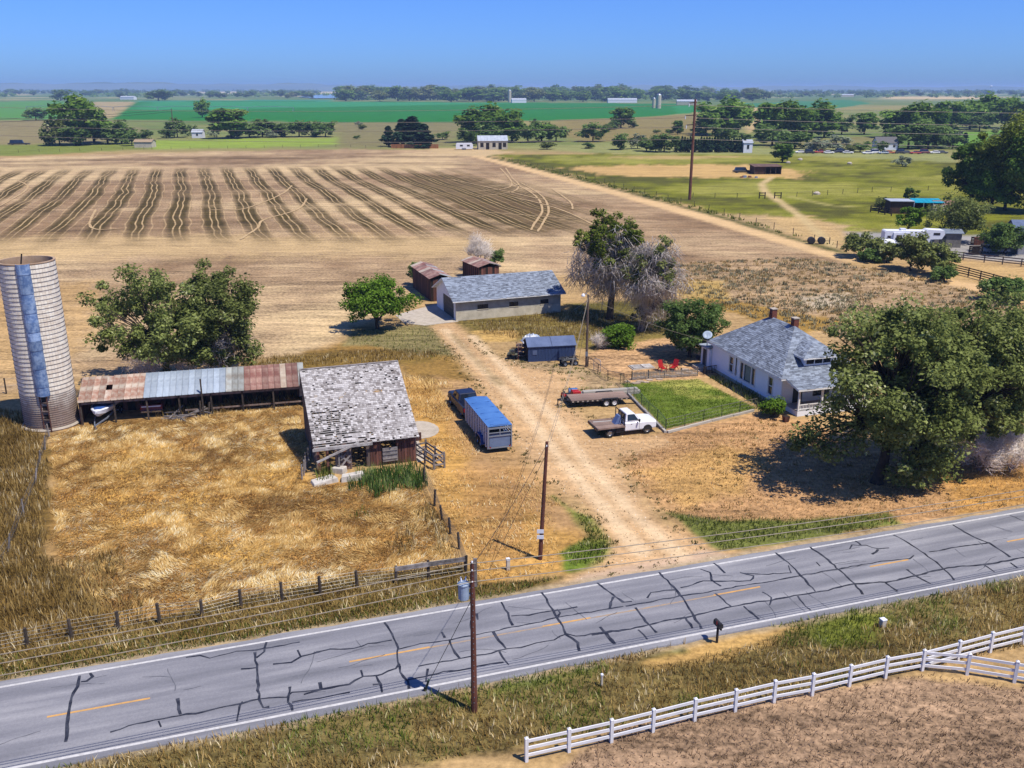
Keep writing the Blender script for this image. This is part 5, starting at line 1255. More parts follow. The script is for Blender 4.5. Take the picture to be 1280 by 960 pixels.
for s in (-1, 1):
    MB().beam((-2.8, s * .75, .5), (1.2, s * .55, .5), .08, .12).build('frame_rail', galv, tb); MB().beam((1.2, s * .55, .5), (3.2, 0, .45), .08, .12).build('drawbar', galv, tb)
    wheel(tb, -1.4, s * 1.05, .33, .2, galv, s)
MB().beam((-1.4, -1.0, .36), (-1.4, 1.0, .36), .08, .08).build('axle', galv, tb)
MB().beam((3.0, 0, 0), (3.0, 0, .5), .08, .08).build('jack', galv, tb)

# ---------- old barn with a shingled roof
BF0, BF1 = Vector((-15.35, 67.15, 0)), Vector((-7.85, 69.65, 0)); ba = math.atan2((BF1 - BF0).y, (BF1 - BF0).x); BL = (BF1 - BF0).length
barn = thing('barn', 'derelict barn with bleached shingle roof and gaping wood walls', 'barn', BF0, ba)
ZE, ZR, BD = 2.45, 6.4, 7.2
sh_m = pmat('bleached_shingle', C(232, 228, 226), C(112, 102, 98), scale=1.6, rough=.95, attr='tint', contrast=(.3, .7))
def missf(u, t):
    a = (u - .18) ** 2 / .05 + (t - .20) ** 2 / .05
    p = .05 + .42 * math.exp(-a)
    if t < .05 and u < .62:
        p = .75
    if abs(u - .72) < .04 and abs(t - .63) < .025:
        return True
    if a < 1.1 and int(t * 41) % 2 and srng.random() < .55:
        return True
    return srng.random() < p
ov = .25
rng_t = srng
m = MB(); slope = lambda y: ZE + (ZR - ZE) * y / BD
tabs(m, (-ov, -.45, slope(-.45) + .05), (BL + ov, -.45, slope(-.45) + .05), (BL + ov, BD, ZR + .05), (-ov, BD, ZR + .05), .20, .205, rng_t, thick=.035, jit=.3, missf=missf)
stuff_part(m, 'shingles', sh_m, barn)
m = MB(); tabs(m, (BL + ov, 2 * BD * .62, ZR - (ZR - ZE) * .72), (-ov, 2 * BD * .62, ZR - (ZR - ZE) * .72), (-ov, BD, ZR + .05), (BL + ov, BD, ZR + .05), .24, .3, rng_t, thick=.035)
stuff_part(m, 'rear_shingles', sh_m, barn)
nb = 40
bat = pmat('roof_batten', C(214, 210, 206), C(150, 142, 138), scale=2, rough=.95, rnd=.2)
for k in range(nb):
    y = -.4 + (BD + .35) * k / (nb - 1)
    bar('roof_batten', bat, barn, (-ov, y, slope(y) + .02), (BL + ov, y, slope(y) + .02), .12, .03)
for k in range(9):
    x = -ov + .1 + (BL + 2 * ov - .2) * k / 8
    MB().beam((x, -.5, slope(-.5) - .07), (x, BD, ZR - .07), .07, .14).build('rafter', grey_wood if k in (0, 8) else dark_in, barn)
MB().beam((-ov, BD, ZR + .10), (BL + ov, BD, ZR + .10), .22, .05).build('ridge_board', grey_wood, barn)
MB().beam((-ov - .1, -.5, slope(-.5) - .05), (BL * .55, -.5, slope(-.5) - .03), .05, .22).build('fascia_board', bat, barn)
nbd = 34
for k in range(nbd):                                      # front wall boards with gaps for door and window
    x = (k + .5) * BL / nbd; u = x / BL
    z0, z1 = 0, ZE - .08
    if u < .22 and k % 3:
        continue
    if .33 < u < .50:
        continue
    if .66 < u < .80:
        z1 = .95
    mt = red_wood if u > .78 or srng.random() < .4 else old_wood
    z1 -= srng.uniform(0, .12)
    o = piece('wall_board', mt, barn, (x, 0, (z0 + z1) / 2), (BL / nbd - .025, .03, z1 - z0), (0, srng.uniform(-.02, .02), 0))
o = MB().box(BL * .655, BL * .81, -.14, -.06, .3, 1.5).build('shutter', grey_wood, barn)
for k in range(3):
    piece('cleat', grey_wood, o, (BL * .732, -.165, .55 + k * .35), (BL * .15, .04, .08))
for x in (.02, BL * .22, BL * .335, BL * .50, BL - .02):
    MB().beam((x, .06, 0), (x, .06, ZE - .1), .14, .14).build('post', old_wood, barn)
for xx in (0, BL):
    for k in range(30):
        y = .15 + k * (2 * BD * .62) / 30; zt = (slope(y) if y < BD else ZR - (y - BD) * (ZR - ZE) * .72 / (BD * .24)) - .18
        if xx == 0 and k < 10 and k % 4 == 2:
            continue
        piece('gable_board', red_wood if xx else old_wood, barn, (xx, y, zt / 2), (.03, .27, zt))
for k in range(30):
    piece('back_board', dark_in, barn, ((k + .5) * BL / 30, BD * 1.22, 1.5), (BL / 30 - .02, .03, 3.0))
MB().beam((-.1, -.75, 1.2), (BL * .42, -.42, 2.35), .10, .16).build('fallen_rafter', bat, barn)
MB().beam((BL * .21, -.35, .2), (BL * .21, -.35, 2.3), .12, .12).build('prop_post', grey_wood, barn)
for k, (x0, x1, z0, z1) in enumerate(((.22, .33, .3, 1.3), (.225, .33, 1.3, .6), (.23, .33, .9, 1.9))):
    MB().beam((BL * x0, -.2, z0), (BL * x1, -.15, z1), .05, .14).build('loose_board', grey_wood, barn)
piece('gable_door', red_wood, barn, (BL + .3, .2, 2.0), (.5, .08, .7))
for nm, px, sz, rz_, lb in (('concrete_block', (441, 599), (1.9, .7, .55), .3, 'white concrete footing lying in front of the barn door'), ('concrete_slab', (405, 603), (2.1, 1.1, .35), .6, 'tilted pale concrete slab at the barn corner'), ('concrete_rubble', (424, 590), (1.2, .8, .5), -.4, 'pale chunk of broken concrete under the barn eave')):
    p = G(*px); m = MB(); w, d, h = (q / 2 for q in sz)
    m.hexa([(-w, -d, -.1), (w, -d * .9, -.1), (w * .9, d, -.1), (-w * .92, d, -.1)], [(-w * .95, -d * .9, h * 1.6), (w * .92, -d * .8, h * 2), (w * .85, d * .9, h * 1.9), (-w * .8, d * .95, h * 1.5)])
    o = m.build(nm, pmat('pale_concrete', C(232, 226, 216), C(196, 188, 178), scale=2, rough=.95, bump=.3), bevel=.05); o.location = p; o.rotation_euler = (0, 0, rz_); tag(o, lb, 'concrete')
def pad(name, px, label, mat, z=.03, jag=0):
    P = [G(x, y) for x, y in px]; c = sum(P, Vector()) / len(P)
    o = MB().prism([(p.x - c.x, p.y - c.y) for p in P], 'z', -.1, z).build(name, mat); o.location = c; o['kind'] = 'structure'
    return o
ang = [2 * math.pi * k / 18 for k in range(18)]
pad('concrete_pad', [(524 + 25 * math.cos(a) * (1.0 if math.cos(a) > 0 else .55), 537.5 + 11 * math.sin(a)) for a in ang], '', concrete)
pad('concrete_path', [(516, 546), (522, 546), (531, 575), (521, 578)], '', concrete, z=.02)

# rail pen beside the barn
pen = thing('rail_pen', 'narrow chute of grey poles beside the barn gable', 'fence', G(520, 572), ba)
for x, y in ((0.0, .1), (.95, .35), (.4, -1.5), (1.3, -1.3), (.8, -3.0), (1.7, -2.8)):
    MB().beam((x, y, -.1), (x + srng.uniform(-.05, .05), y, 1.35), .14, .14).build('post', grey_wood, pen)
for z in (.4, .75, 1.15):
    for (x0, y0), (x1, y1) in (((0, .1), (.8, -3.0)), ((.95, .35), (1.7, -2.8)), ((0, .1), (.95, .35)), ((.8, -3.0), (1.7, -2.8))):
        MB().beam((x0, y0, z + srng.uniform(-.08, .08)), (x1, y1, z + srng.uniform(-.08, .08)), .06, .13).build('rail', grey_wood, pen)
# lumber heap in front of the shed
lp = G(248, 521); heap = thing('lumber_heap', 'heap of crossed grey poles and planks in front of the long shed', 'lumber', lp, sa)
for k in range(14):
    a = srng.uniform(-1.1, 1.1); l = srng.uniform(1.4, 3.2); x, y = srng.uniform(-2.4, .8), srng.uniform(-.5, .6); z = .06 + .07 * (k // 3)
    dz_ = srng.uniform(0, .5) if k > 6 else 0
    MB().beam((x - l / 2 * math.cos(a), y - l / 2 * math.sin(a), z), (x + l / 2 * math.cos(a), y + l / 2 * math.sin(a), z + dz_), .09, .09).build('pole', grey_wood, heap)
for k, (x, h) in enumerate(((.5, 3.6), (.2, 1.5), (.9, 1.3))):
    MB().beam((x, 0, -.1), (x + .1 * k, .1, h), .13, .13).build('upright_post', post_m, heap)

# ---------- garage
GA0, GA1 = Vector((-7.3, 117.0, 0)), Vector((6.6, 122.1, 0)); ga = math.atan2((GA1 - GA0).y, (GA1 - GA0).x); GL = (GA1 - GA0).length
gar = thing('garage', 'long low block garage with grey shingle roof and roller door', 'garage', GA0, ga)
GW, GE, GR_ = 9.2, 2.85, 4.85
wall_u = pmat('garage_stucco', C(206, 202, 186), C(168, 164, 150), scale=1.0, rough=.95, bump=.2)
m = MB().box(0, GL, 0, .2, .95, GE)
wt = MB(); 
# long front wall with window openings, built from pieces around them
wins = [(.20, .30), (.50, .585), (.80, .88)]
wt.box(0, GL, 0, .2, .0, 1.15); wt.build('lower_wall', conc_grey, gar)
m = MB(); xs = 0
for a, b in wins:
    m.box(xs * GL if xs else 0, a * GL, .012, .19, 1.15, GE); m.box(a * GL, b * GL, .012, .19, 1.95, GE); m.box(a * GL, b * GL, .012, .19, 1.15, 1.32); xs = b
m.box(xs * GL, GL, .012, .19, 1.15, GE); m.build('upper_wall', wall_u, gar)
for a, b in wins:
    w = MB().box(a * GL, b * GL, .09, .12, 1.32, 1.95).build('window', glass, gar)
    f = MB()
    for x in (a * GL + .03, (a + b) / 2 * GL, b * GL - .03):
        f.box(x - .03, x + .03, .04, .085, 1.33, 1.94)
    f.build('frame', dark_in, w)
    MB().box(a * GL - .05, b * GL + .05, -.05, .05, 1.25, 1.315).build('sill', conc_grey, w)
m = MB(); m.box(-.0, .2, .202, 1.0, 0, GE); m.box(0, .2, 6.0, GW, 0, GE); m.box(0, .2, 1.0, 6.0, 2.55, GE)
m.prism([(0.0, GE), (GW, GE), (GW / 2, GR_ - .1)], 'x', .01, .19); m.build('gable_wall', white_p, gar)
m = MB().box(GL - .2, GL, .202, GW, 0, GE); m.prism([(0, GE), (GW, GE), (GW / 2, GR_ - .1)], 'x', GL - .19, GL - .01); m.build('gable_wall', wall_u, gar)
MB().box(.2, GL - .2, GW - .2, GW, 0, GE).build('back_wall', wall_u, gar)
dm = pmat('door_slate', C(64, 68, 76), C(50, 54, 62), scale=1, rough=.6)
d = MB().box(.08, .14, 1.0, 6.0, 0, 2.55).build('garage_door', dm, gar)
for k in range(5):
    piece('door_panel', dm, d, (.065, 3.5, .27 + k * .51), (.03, 4.9, .46))
rs_m = pmat('asphalt_shingle', C(176, 188, 206), C(84, 90, 102), scale=5, rough=.95, attr='tint', contrast=(.3, .7))
ov = .55; sl = (GR_ - GE) / (GW / 2)
for sgn in (0, 1):
    m = MB()
    if not sgn:
        tabs(m, (-ov, -ov, GE - ov * sl + .06), (GL + ov, -ov, GE - ov * sl + .06), (GL + ov, GW / 2, GR_ + .06), (-ov, GW / 2, GR_ + .06), .42, .2, srng, thick=.025)
    else:
        tabs(m, (GL + ov, GW + ov, GE - ov * sl + .06), (-ov, GW + ov, GE - ov * sl + .06), (-ov, GW / 2, GR_ + .06), (GL + ov, GW / 2, GR_ + .06), .42, .2, srng, thick=.025)
    stuff_part(m, 'shingles', rs_m, gar)
m = MB(); th = .1
m.add([(-ov, -ov, GE - ov * sl - .06), (GL + ov, -ov, GE - ov * sl - .06), (GL + ov, GW / 2, GR_ - .06), (-ov, GW / 2, GR_ - .06), (-ov, GW + ov, GE - ov * sl - .06), (GL + ov, GW + ov, GE - ov * sl - .06)] +
      [(-ov, -ov, GE - ov * sl + .058), (GL + ov, -ov, GE - ov * sl + .058), (GL + ov, GW / 2, GR_ + .058), (-ov, GW / 2, GR_ + .058), (-ov, GW + ov, GE - ov * sl + .058), (GL + ov, GW + ov, GE - ov * sl + .058)],
      [(0, 1, 2, 3), (3, 2, 5, 4), (6, 9, 8, 7), (9, 10, 11, 8), (0, 6, 7, 1), (4, 5, 11, 10), (0, 3, 9, 6), (3, 4, 10, 9), (1, 7, 8, 2), (2, 8, 11, 5)])
m.build('roof_deck', trim, gar)
# concrete apron, split by its joints
APR = [G(x, y) for x, y in ((497, 397), (551, 381), (571, 401), (533, 406))]
ap = pad('concrete_apron', [(494, 394), (549, 379), (573, 402), (530, 407), (505, 404)], '', concrete)

# ---------- rust-red sheds behind the garage
def rust_shed(px, L_, W_, H_, H2, label, rzd):
    t = thing('rusty_shed', label, 'shed', G(*px), rzd)
    for k in range(int(W_ / .35)):
        piece('wall_board', red_wood if k % 3 else dark_in, t, ((k + .5) * W_ / int(W_ / .35), 0, H_ / 2 - .05), (W_ / int(W_ / .35) - .02, .05, H_ - .1))
        piece('wall_board', red_wood, t, ((k + .5) * W_ / int(W_ / .35), L_, H2 / 2), (W_ / int(W_ / .35) - .02, .05, H2))
    nside = int(L_ / .4)
    for k in range(nside):
        for x in (0, W_):
            piece('wall_board', dark_in if x == 0 and k % 2 else red_wood, t, (x, (k + .5) * L_ / nside, H_ / 2 - .05), (.05, L_ / nside - .02, H_ - .1))
    npl = 9
    for k in range(npl):
        y0, y1 = -.3 + (L_ + .6) * k / npl, -.3 + (L_ + .6) * (k + 1) / npl - .02
        MB().hexa([(-.3, y0, H_), (W_ / 2, y0, H_ + .55), (W_ / 2, y1, H_ + .55), (-.3, y1, H_)], [(-.3, y0, H_ + .04), (W_ / 2, y0, H_ + .6), (W_ / 2, y1, H_ + .6), (-.3, y1, H_ + .04)]).build('roof_sheet', iron['pale'] if k in (8, 4) else iron['red'], t)
        MB().hexa([(W_ / 2, y0, H_ + .55), (W_ + .3, y0, H_ + .05), (W_ + .3, y1, H_ + .05), (W_ / 2, y1, H_ + .55)], [(W_ / 2, y0, H_ + .6), (W_ + .3, y0, H_ + .09), (W_ + .3, y1, H_ + .09), (W_ / 2, y1, H_ + .6)]).build('roof_sheet', iron['red'] if k % 3 else iron['grey'], t)
    return t
rust_shed((539, 377), 10.5, 2.8, 3.3, 3.1, 'narrow rust-red board shed behind the garage roller door', math.radians(20))
rust_shed((599, 354), 6.5, 3.4, 2.5, 2.3, 'rust-roofed shed peeping over the garage roof by the bare tree', math.radians(26))

# ---------- house
HA = math.radians(17.0); HF = G(978, 472.5, 3.1); HB_ = G(889, 428, 3.1)
HL = 13.4; HW = 8.2; HE = 3.1; HR = 6.55
HO = Vector((25.45, 82.35, 0))
house = thing('house', 'white farmhouse with grey hipped roof, dormer and front porch', 'house', HO, HA)     # x along the front, y to the back
siding = pmat('white_siding', C(240, 243, 250, .84), C(230, 235, 246, .84), scale=1.0, rough=.6, contrast=(.3, .8))
lw = [(8.9, 9.75, 1.0, 2.55), (4.7, 7.6, .85, 2.55), (1.5, 2.35, .9, 2.55)]                        # windows in the left wall: y0 y1 z0 z1
# clapboards, course by course, cut at the window openings
zz = .35; nb_ = 0
while zz < HE - .05:
    h = .165; z1 = min(zz + h, HE - .02); segs = [(0.0, HL)]
    for y0, y1, a, b in lw:
        if zz + .02 < b and z1 - .02 > a:
            segs = [s for q in segs for s in ((q[0], min(q[1], y0)), (max(q[0], y1), q[1])) if s[1] - s[0] > .02] if any(q[0] < y1 and q[1] > y0 for q in segs) else segs
    for y0, y1 in segs:
        o = MB().hexa([(-.035, y0, zz), (0.02, y0, zz), (0.02, y1, zz), (-.035, y1, zz)], [(-.008, y0, z1), (0.02, y0, z1), (.02, y1, z1), (-.008, y1, z1)]).build('clapboard', siding, house)
    zz += h
m = MB().box(.02, .16, 0, HL, 0.0, .36); m.build('foundation', conc_grey, house)
m = MB()
m.box(.021, HW, .021, .16, .36, HE); m.box(HW - .16, HW, .17, HL, 0, HE); m.box(.17, HW - .17, HL - .16, HL, 0, HE)
m.build('wall', siding, house)
for k in range(17):
    piece('clapboard', siding, house, (HW / 2, .004, .45 + k * .16), (HW, .03, .15))
def window(y0, y1, z0, z1, parts, parent=house):
    w = MB().box(.05, .075, y0, y1, z0, z1).build('window', glass, parent); f = MB(); q = .09
    f.box(-.06, .045, y0 - .06, y0 + q, z0, z1); f.box(-.06, .045, y1 - q, y1 + .06, z0, z1); f.box(-.06, .045, y0 - .06, y1 + .06, z1, z1 + .12)
    for u in parts:
        y = y0 + (y1 - y0) * u; f.box(-.055, .044, y - .08, y + .08, z0, z1)
    if not parts:
        f.box(-.03, .043, y0 + q, y1 - q, (z0 + z1) / 2 - .04, (z0 + z1) / 2 + .04)
    f.build('frame', trim, w); MB().box(-.11, .045, y0 - .1, y1 + .1, z0 - .08, z0 - .002).build('sill', trim, w)
    return w
window(*lw[0], ()); w = window(*lw[1], (.25, .75)); window(*lw[2], ())
MB().box(.03, .042, lw[1][0] + .95, lw[1][1] - .95, lw[1][2] + .1, lw[1][3] - .1).build('curtain', pmat('curtain', C(150, 166, 160), C(120, 136, 132), scale=3, rough=.8), w)
MB().box(-.05, .0, -.04, .1, .36, HE).build('corner_board', trim, house); MB().box(-.05, .0, HL - .1, HL + .04, .36, HE).build('corner_board', trim, house)
MB().tube([(-.09, 8.3, 3.0), (-.09, 8.3, .9)], .045, 6).build('downpipe', dark_in, house); MB().box(-.14, -.04, 8.2, 8.4, 1.0, 1.5).build('meter_box', galv, house)
ov = .5; e0, e1, e2, e3 = (-ov, -ov, HE), (HW + ov, -ov, HE), (HW + ov, HL + ov, HE), (-ov, HL + ov, HE)
r0, r1 = (HW / 2, 4.9, HR), (HW / 2, HL - 4.2, HR)
for quad_ in ((e3, e0, r0, r1), (e0, e1, r0, r0), (e1, e2, r1, r0), (e2, e3, r1, r1)):
    a, b, c, d = (Vector(p) + Vector((0, 0, .07)) for p in quad_); m = MB(); tabs(m, a, b, c, d, .42, .2, srng, thick=.025); stuff_part(m, 'shingles', rs_m, house)
m = MB(); dn = Vector((0, 0, -.12))
vs = [e0, e1, e2, e3, r0, r1] ; vs = [Vector(v) + Vector((0, 0, .066)) for v in vs] + [Vector(v) + dn for v in vs]
m.add(vs, [(3, 0, 4, 5), (0, 1, 4), (1, 2, 5, 4), (2, 3, 5), (6, 9, 8, 7), (0, 6, 7, 1), (1, 7, 8, 2), (2, 8, 9, 3), (3, 9, 6, 0)]); m.build('roof_deck', trim, house)
for (px_, py, h) in ((HW / 2 + .2, r0[1] + .35, 1.0), (HW / 2 + .1, r1[1] - .2, 1.15)):
    c = MB().box(px_ - .28, px_ + .28, py - .28, py + .28, HR - .5, HR + h * .75).build('chimney', pmat('red_brick', C(146, 86, 70), C(104, 62, 54), scale=9, rough=.95), house)
    MB().box(px_ - .33, px_ + .33, py - .33, py + .33, HR + h * .75, HR + h * .75 + .1).build('chimney_cap', concrete, c)
# dormer on the front slope
fs_ = (HR - HE) / (4.9 + ov); zf = lambda y: HE + (y + ov) * fs_
dx0, dx1, dy = HW / 2 - 1.55, HW / 2 + 1.55, .55; dz0 = zf(dy); dz1 = dz0 + 1.0
do = MB(); do.add([(dx0, dy, dz0 - .1), (dx1, dy, dz0 - .1), (dx1, dy, dz1), (dx0, dy, dz1), (dx0, dy + 1.75, dz1), (dx1, dy + 1.75, dz1)], [(0, 1, 2, 3), (0, 3, 4), (1, 5, 2)])
do = do.build('dormer', siding, house)
for k in range(3):
    xa = dx0 + .22 + k * .92
    MB().box(xa, xa + .78, dy - .03, dy - .012, dz0 + .28, dz1 - .12).build('pane', glass, do)
m = MB(); q = .4; rd = (HW / 2, dy + 2.7, dz1 + 1.05)
rp = [(dx0 - q, dy - q, dz1 - .08), (dx1 + q, dy - q, dz1 - .08), (HW / 2, dy + 1.15, dz1 + .95), (dx0 - q, dy + 2.0, dz1 - .08), (dx1 + q, dy + 2.0, dz1 - .08), (HW / 2, dy + 3.2, dz1 + .95)]
for quad_ in ((0, 1, 2, 2), (3, 0, 2, 5), (1, 4, 5, 2)):
    a, b, c, d = (Vector(rp[i]) + Vector((0, 0, .03)) for i in quad_); tabs(m, a, b, c, d, .4, .2, srng, thick=.025)
stuff_part(m, 'dormer_shingles', rs_m, house)
m = MB().add(rp + [(x, y, z - .1) for x, y, z in rp], [(0, 1, 2), (3, 0, 2, 5), (1, 4, 5, 2), (0, 6, 7, 1), (3, 9, 6, 0), (1, 7, 10, 4), (6, 8, 7), (9, 11, 8, 6), (7, 8, 11, 10)]); m.build('dormer_roof', trim, house)
# front porch
PD = 2.3
po = MB().box(.3, HW - .2, -PD, -.03, 0, .5).build('porch_base', siding, house)
for k in range(12):
    piece('porch_board', pmat('porch_floor', C(176, 172, 170), C(150, 146, 144), scale=2, rough=.8, rnd=.1), house, (HW / 2 + .05, -PD + (k + .5) * (PD - .05) / 12, .52), (HW - .45, (PD - .05) / 12 - .01, .04))
for k in range(4):
    x = .45 + (HW - .8) * k / 3
    MB().beam((x, -PD + .15, .5), (x, -PD + .15, 2.6), .16, .16).build('porch_post', trim, house)
for z in (.62, 1.05):
    MB().beam((.45, -PD + .15, z), (HW - .35, -PD + .15, z), .06, .08).build('porch_rail', trim, house)
m = MB(); 
for k in range(int((HW - .8) / .16)):
    m.box(.5 + k * .16, .55 + k * .16, -PD + .135, -PD + .165, .6, 1.05)
m.build('balusters', trim, house)
m = MB(); tabs(m, (0, -PD - .3, 2.68), (HW, -PD - .3, 2.68), (HW, -.1, 3.25), (0, -.1, 3.25), .42, .2, srng, thick=.025); stuff_part(m, 'porch_shingles', rs_m, house)
MB().hexa([(0, -PD - .3, 2.52), (HW, -PD - .3, 2.52), (HW, -.1, 3.05), (0, -.1, 3.05)], [(0, -PD - .3, 2.674), (HW, -PD - .3, 2.674), (HW, -.1, 3.24), (0, -.1, 3.24)]).build('porch_roof', trim, house)
MB().box(1.2, 2.2, -.06, -.025, .5, 2.5).build('front_door', dm, house); MB().box(3.4, 5.2, -.06, -.025, 1.0, 2.4).build('window', glass, house)
# back entry lean-to
m = MB(); m.box(-.35, 1.6, HL + .02, HL + 1.8, 0, 2.3); m.build('entry_wall', siding, house)
MB().hexa([(-.7, HL - .1, 2.45), (1.8, HL - .1, 2.45), (1.8, HL + 2.1, 2.3), (-.7, HL + 2.1, 2.3)], [(-.7, HL - .1, 2.62), (1.8, HL - .1, 2.62), (1.8, HL + 2.1, 2.42), (-.7, HL + 2.1, 2.42)]).build('entry_roof', rs_m, house)
MB().box(-.40, -.36, HL + .5, HL + 1.3, .2, 2.1).build('entry_door', dm, house)
MB().box(-1.5, -.36, HL + .2, HL + 1.6, 0, .3).build('entry_step', concrete, house)
# satellite dish on its pole behind the eave
dp = G(889, 452); dish = thing('satellite_dish', 'white oval satellite dish above the back eave of the house', 'dish', (21.0, 95.6, 0), 0)
MB().tube([(0, 0, 0), (0, 0, 3.5)], .05, 8).build('mast', galv, dish)
rings = []
nv = Vector((-.25, -.75, .6)).normalized(); ax = nv.cross(Vector((0, 0, 1))).normalized(); ay = ax.cross(nv)
for r, dd in ((.05, -.12), (.28, -.08), (.48, 0), (.46, .02), (.26, -.06), (.04, -.10)):
    rings.append([Vector((0, 0, 3.7)) + nv * (dd + .2) + ax * (r * 1.08 * math.cos(2 * math.pi * k / 18)) + ay * (r * math.sin(2 * math.pi * k / 18)) for k in range(18)])
MB().loft(rings).build('reflector', pmat('dish_grey', C(196, 212, 228), C(176, 192, 210), scale=2, rough=.5), dish, smooth=True)
MB().tube([Vector((0, 0, 3.2)) + nv * .2, Vector((0, 0, 3.55)) + nv * .75], .02, 5).build('feed_arm', galv, dish)

# ---------- navy garden shed
nsv = G(660, 452.5); ns = thing('storage_shed', 'small navy panelled storage shed by the yard light pole', 'shed', nsv, math.radians(10))
navy = pmat('navy_sheet', C(62, 84, 128), C(46, 64, 102), scale=1, rough=.55); navr = pmat('slate_blue_roof', C(106, 122, 158), C(84, 100, 136), scale=.7, rough=.5)
NL, NW_, NE, NRz = 5.4, 2.5, 1.75, 2.45
for k in range(14):
    piece('wall_panel', navy, ns, ((k + .5) * NL / 14, 0, NE / 2), (NL / 14 - .015, .05 + .02 * (k % 2), NE)); piece('wall_panel', navy, ns, ((k + .5) * NL / 14, NW_, NE / 2), (NL / 14 - .015, .05, NE))
for x in (.02, NL - .02):
    MB().prism([(0.03, 0), (NW_ - .03, 0), (NW_ - .03, NE), (NW_ / 2, NRz - .05), (.03, NE)], 'x', x - .02, x + .02).build('gable_wall', navy if x > 1 else dark_in, ns)
for i, (a, b) in enumerate(((-.1, NL / 2 - .02), (NL / 2 + .02, NL + .1))):
    MB().hexa([(a, -.15, NE - .06), (b, -.15, NE - .06), (b, NW_ / 2, NRz), (a, NW_ / 2, NRz)], [(a, -.15, NE), (b, -.15, NE), (b, NW_ / 2, NRz + .06), (a, NW_ / 2, NRz + .06)]).build('roof_panel', navr, ns)
    MB().hexa([(a, NW_ + .15, NE - .06), (b, NW_ + .15, NE - .06), (b, NW_ / 2 + .002, NRz), (a, NW_ / 2 + .002, NRz)], [(a, NW_ + .15, NE), (b, NW_ + .15, NE), (b, NW_ / 2 + .002, NRz + .058), (a, NW_ / 2 + .002, NRz + .058)]).build('roof_panel', navr, ns)
MB().box(.5, 1.0, -.075, -.045, .8, 1.3).build('vent', navr, ns)
# ------------------------------------------------------------------ vehicles
chrome = pmat('chrome', C(200, 204, 210), C(170, 174, 180), scale=2, rough=.25, metal=.8)
blackp = pmat('black_steel', C(44, 44, 48), C(62, 60, 60), scale=3, rough=.6)
navyp = pmat('navy_paint', C(36, 48, 80), C(30, 40, 68), scale=1, rough=.5, spec=.3, coat=.1)
whitep = pmat('truck_white', C(240, 242, 248, .82), C(226, 230, 238, .82), scale=.8, rough=.3, coat=.4)
redp = pmat('red_paint', C(206, 44, 44), C(166, 34, 38), scale=1.5, rough=.4)
maroon = pmat('maroon_paint', C(140, 70, 80), C(110, 56, 66), scale=1.5, rough=.5)
lampr = pmat('tail_lamp', C(170, 30, 30), rough=.3); lampw = pmat('head_lamp', C(226, 230, 236), rough=.15)
plank_m = pmat('deck_plank', C(168, 144, 132), C(126, 104, 94), scale=3, rough=.95, rnd=.25)
steelb = pmat('stock_trailer_steel', C(56, 80, 124), C(42, 62, 102), scale=1.2, rough=.45, metal=.15)
steelroof = pmat('trailer_roof', C(92, 140, 206), C(74, 120, 188), scale=.6, rough=.35)
def rr(x, hw, z0, z1, r=.08, top=1.0):
    """body cross-section ring at x"""
    return [(x, -hw + r * .3, z0), (x, hw - r * .3, z0), (x, hw, z0 + r), (x, hw, z1 - r * 1.6), (x, hw * top - r, z1), (x, -hw * top + r, z1), (x, -hw, z1 - r * 1.6), (x, -hw, z0 + r)]
def cab(t, paint, xf, xb, hw, zb, zt, crew=False):
    """greenhouse with glass; xf = windscreen base, xb = rear of the cab"""
    rk = .62
    b4 = [(xb, -hw, zb), (xf, -hw, zb), (xf, hw, zb), (xb, hw, zb)]; t4 = [(xb + .14, -hw * .84, zt), (xf - rk, -hw * .84, zt), (xf - rk, hw * .84, zt), (xb + .14, hw * .84, zt)]
    c = MB().hexa(b4, t4).build('cab', paint, t, bevel=.06)
    def lerp(a, b, u):
        return tuple(a[i] + (b[i] - a[i]) * u for i in range(3))
    def pane(name, q, off):
        P = [Vector(p) + Vector(off) for p in q]; n = (P[1] - P[0]).cross(P[3] - P[0]).normalized() * .012
        if n.dot(Vector(off)) < 0:
            n = -n
        MB().hexa(P, [p + n for p in P]).build(name, glass, c)
    u0, u1 = .14, .86
    A, B = lerp(b4[1], t4[1], u0), lerp(b4[2], t4[2], u0); D_, C_ = lerp(b4[1], t4[1], u1), lerp(b4[2], t4[2], u1)
    pane('windscreen', [lerp(A, B, .06), lerp(A, B, .94), lerp(D_, C_, .94), lerp(D_, C_, .06)], (.006, 0, .004))
    A, B = lerp(b4[0], t4[0], .2), lerp(b4[3], t4[3], .2); D_, C_ = lerp(b4[0], t4[0], u1), lerp(b4[3], t4[3], u1)
    pane('rear_window', [lerp(A, B, .12), lerp(A, B, .88), lerp(D_, C_, .88), lerp(D_, C_, .12)], (-.006, 0, .002))
    for s in (0, 1):
        i, j = (0, 1) if s == 0 else (3, 2); sg = -1 if s == 0 else 1
        for (ua, ub) in (((.08, .46), (.54, .90)) if crew else ((.14, .88),)):
            q = [lerp(lerp(b4[i], b4[j], ua), lerp(t4[i], t4[j], ua), u0), lerp(lerp(b4[i], b4[j], ub), lerp(t4[i], t4[j], ub), u0), lerp(lerp(b4[i], b4[j], ub), lerp(t4[i], t4[j], ub), u1), lerp(lerp(b4[i], b4[j], ua), lerp(t4[i], t4[j], ua), u1)]
            pane('side_window', q, (0, sg * .006, .002))
        MB().box(xf - .32, xf - .2, sg * (hw + .22) - .1, sg * (hw + .22) + .1, zb + .02, zb + .24).build('mirror', blackp, t)
    return c
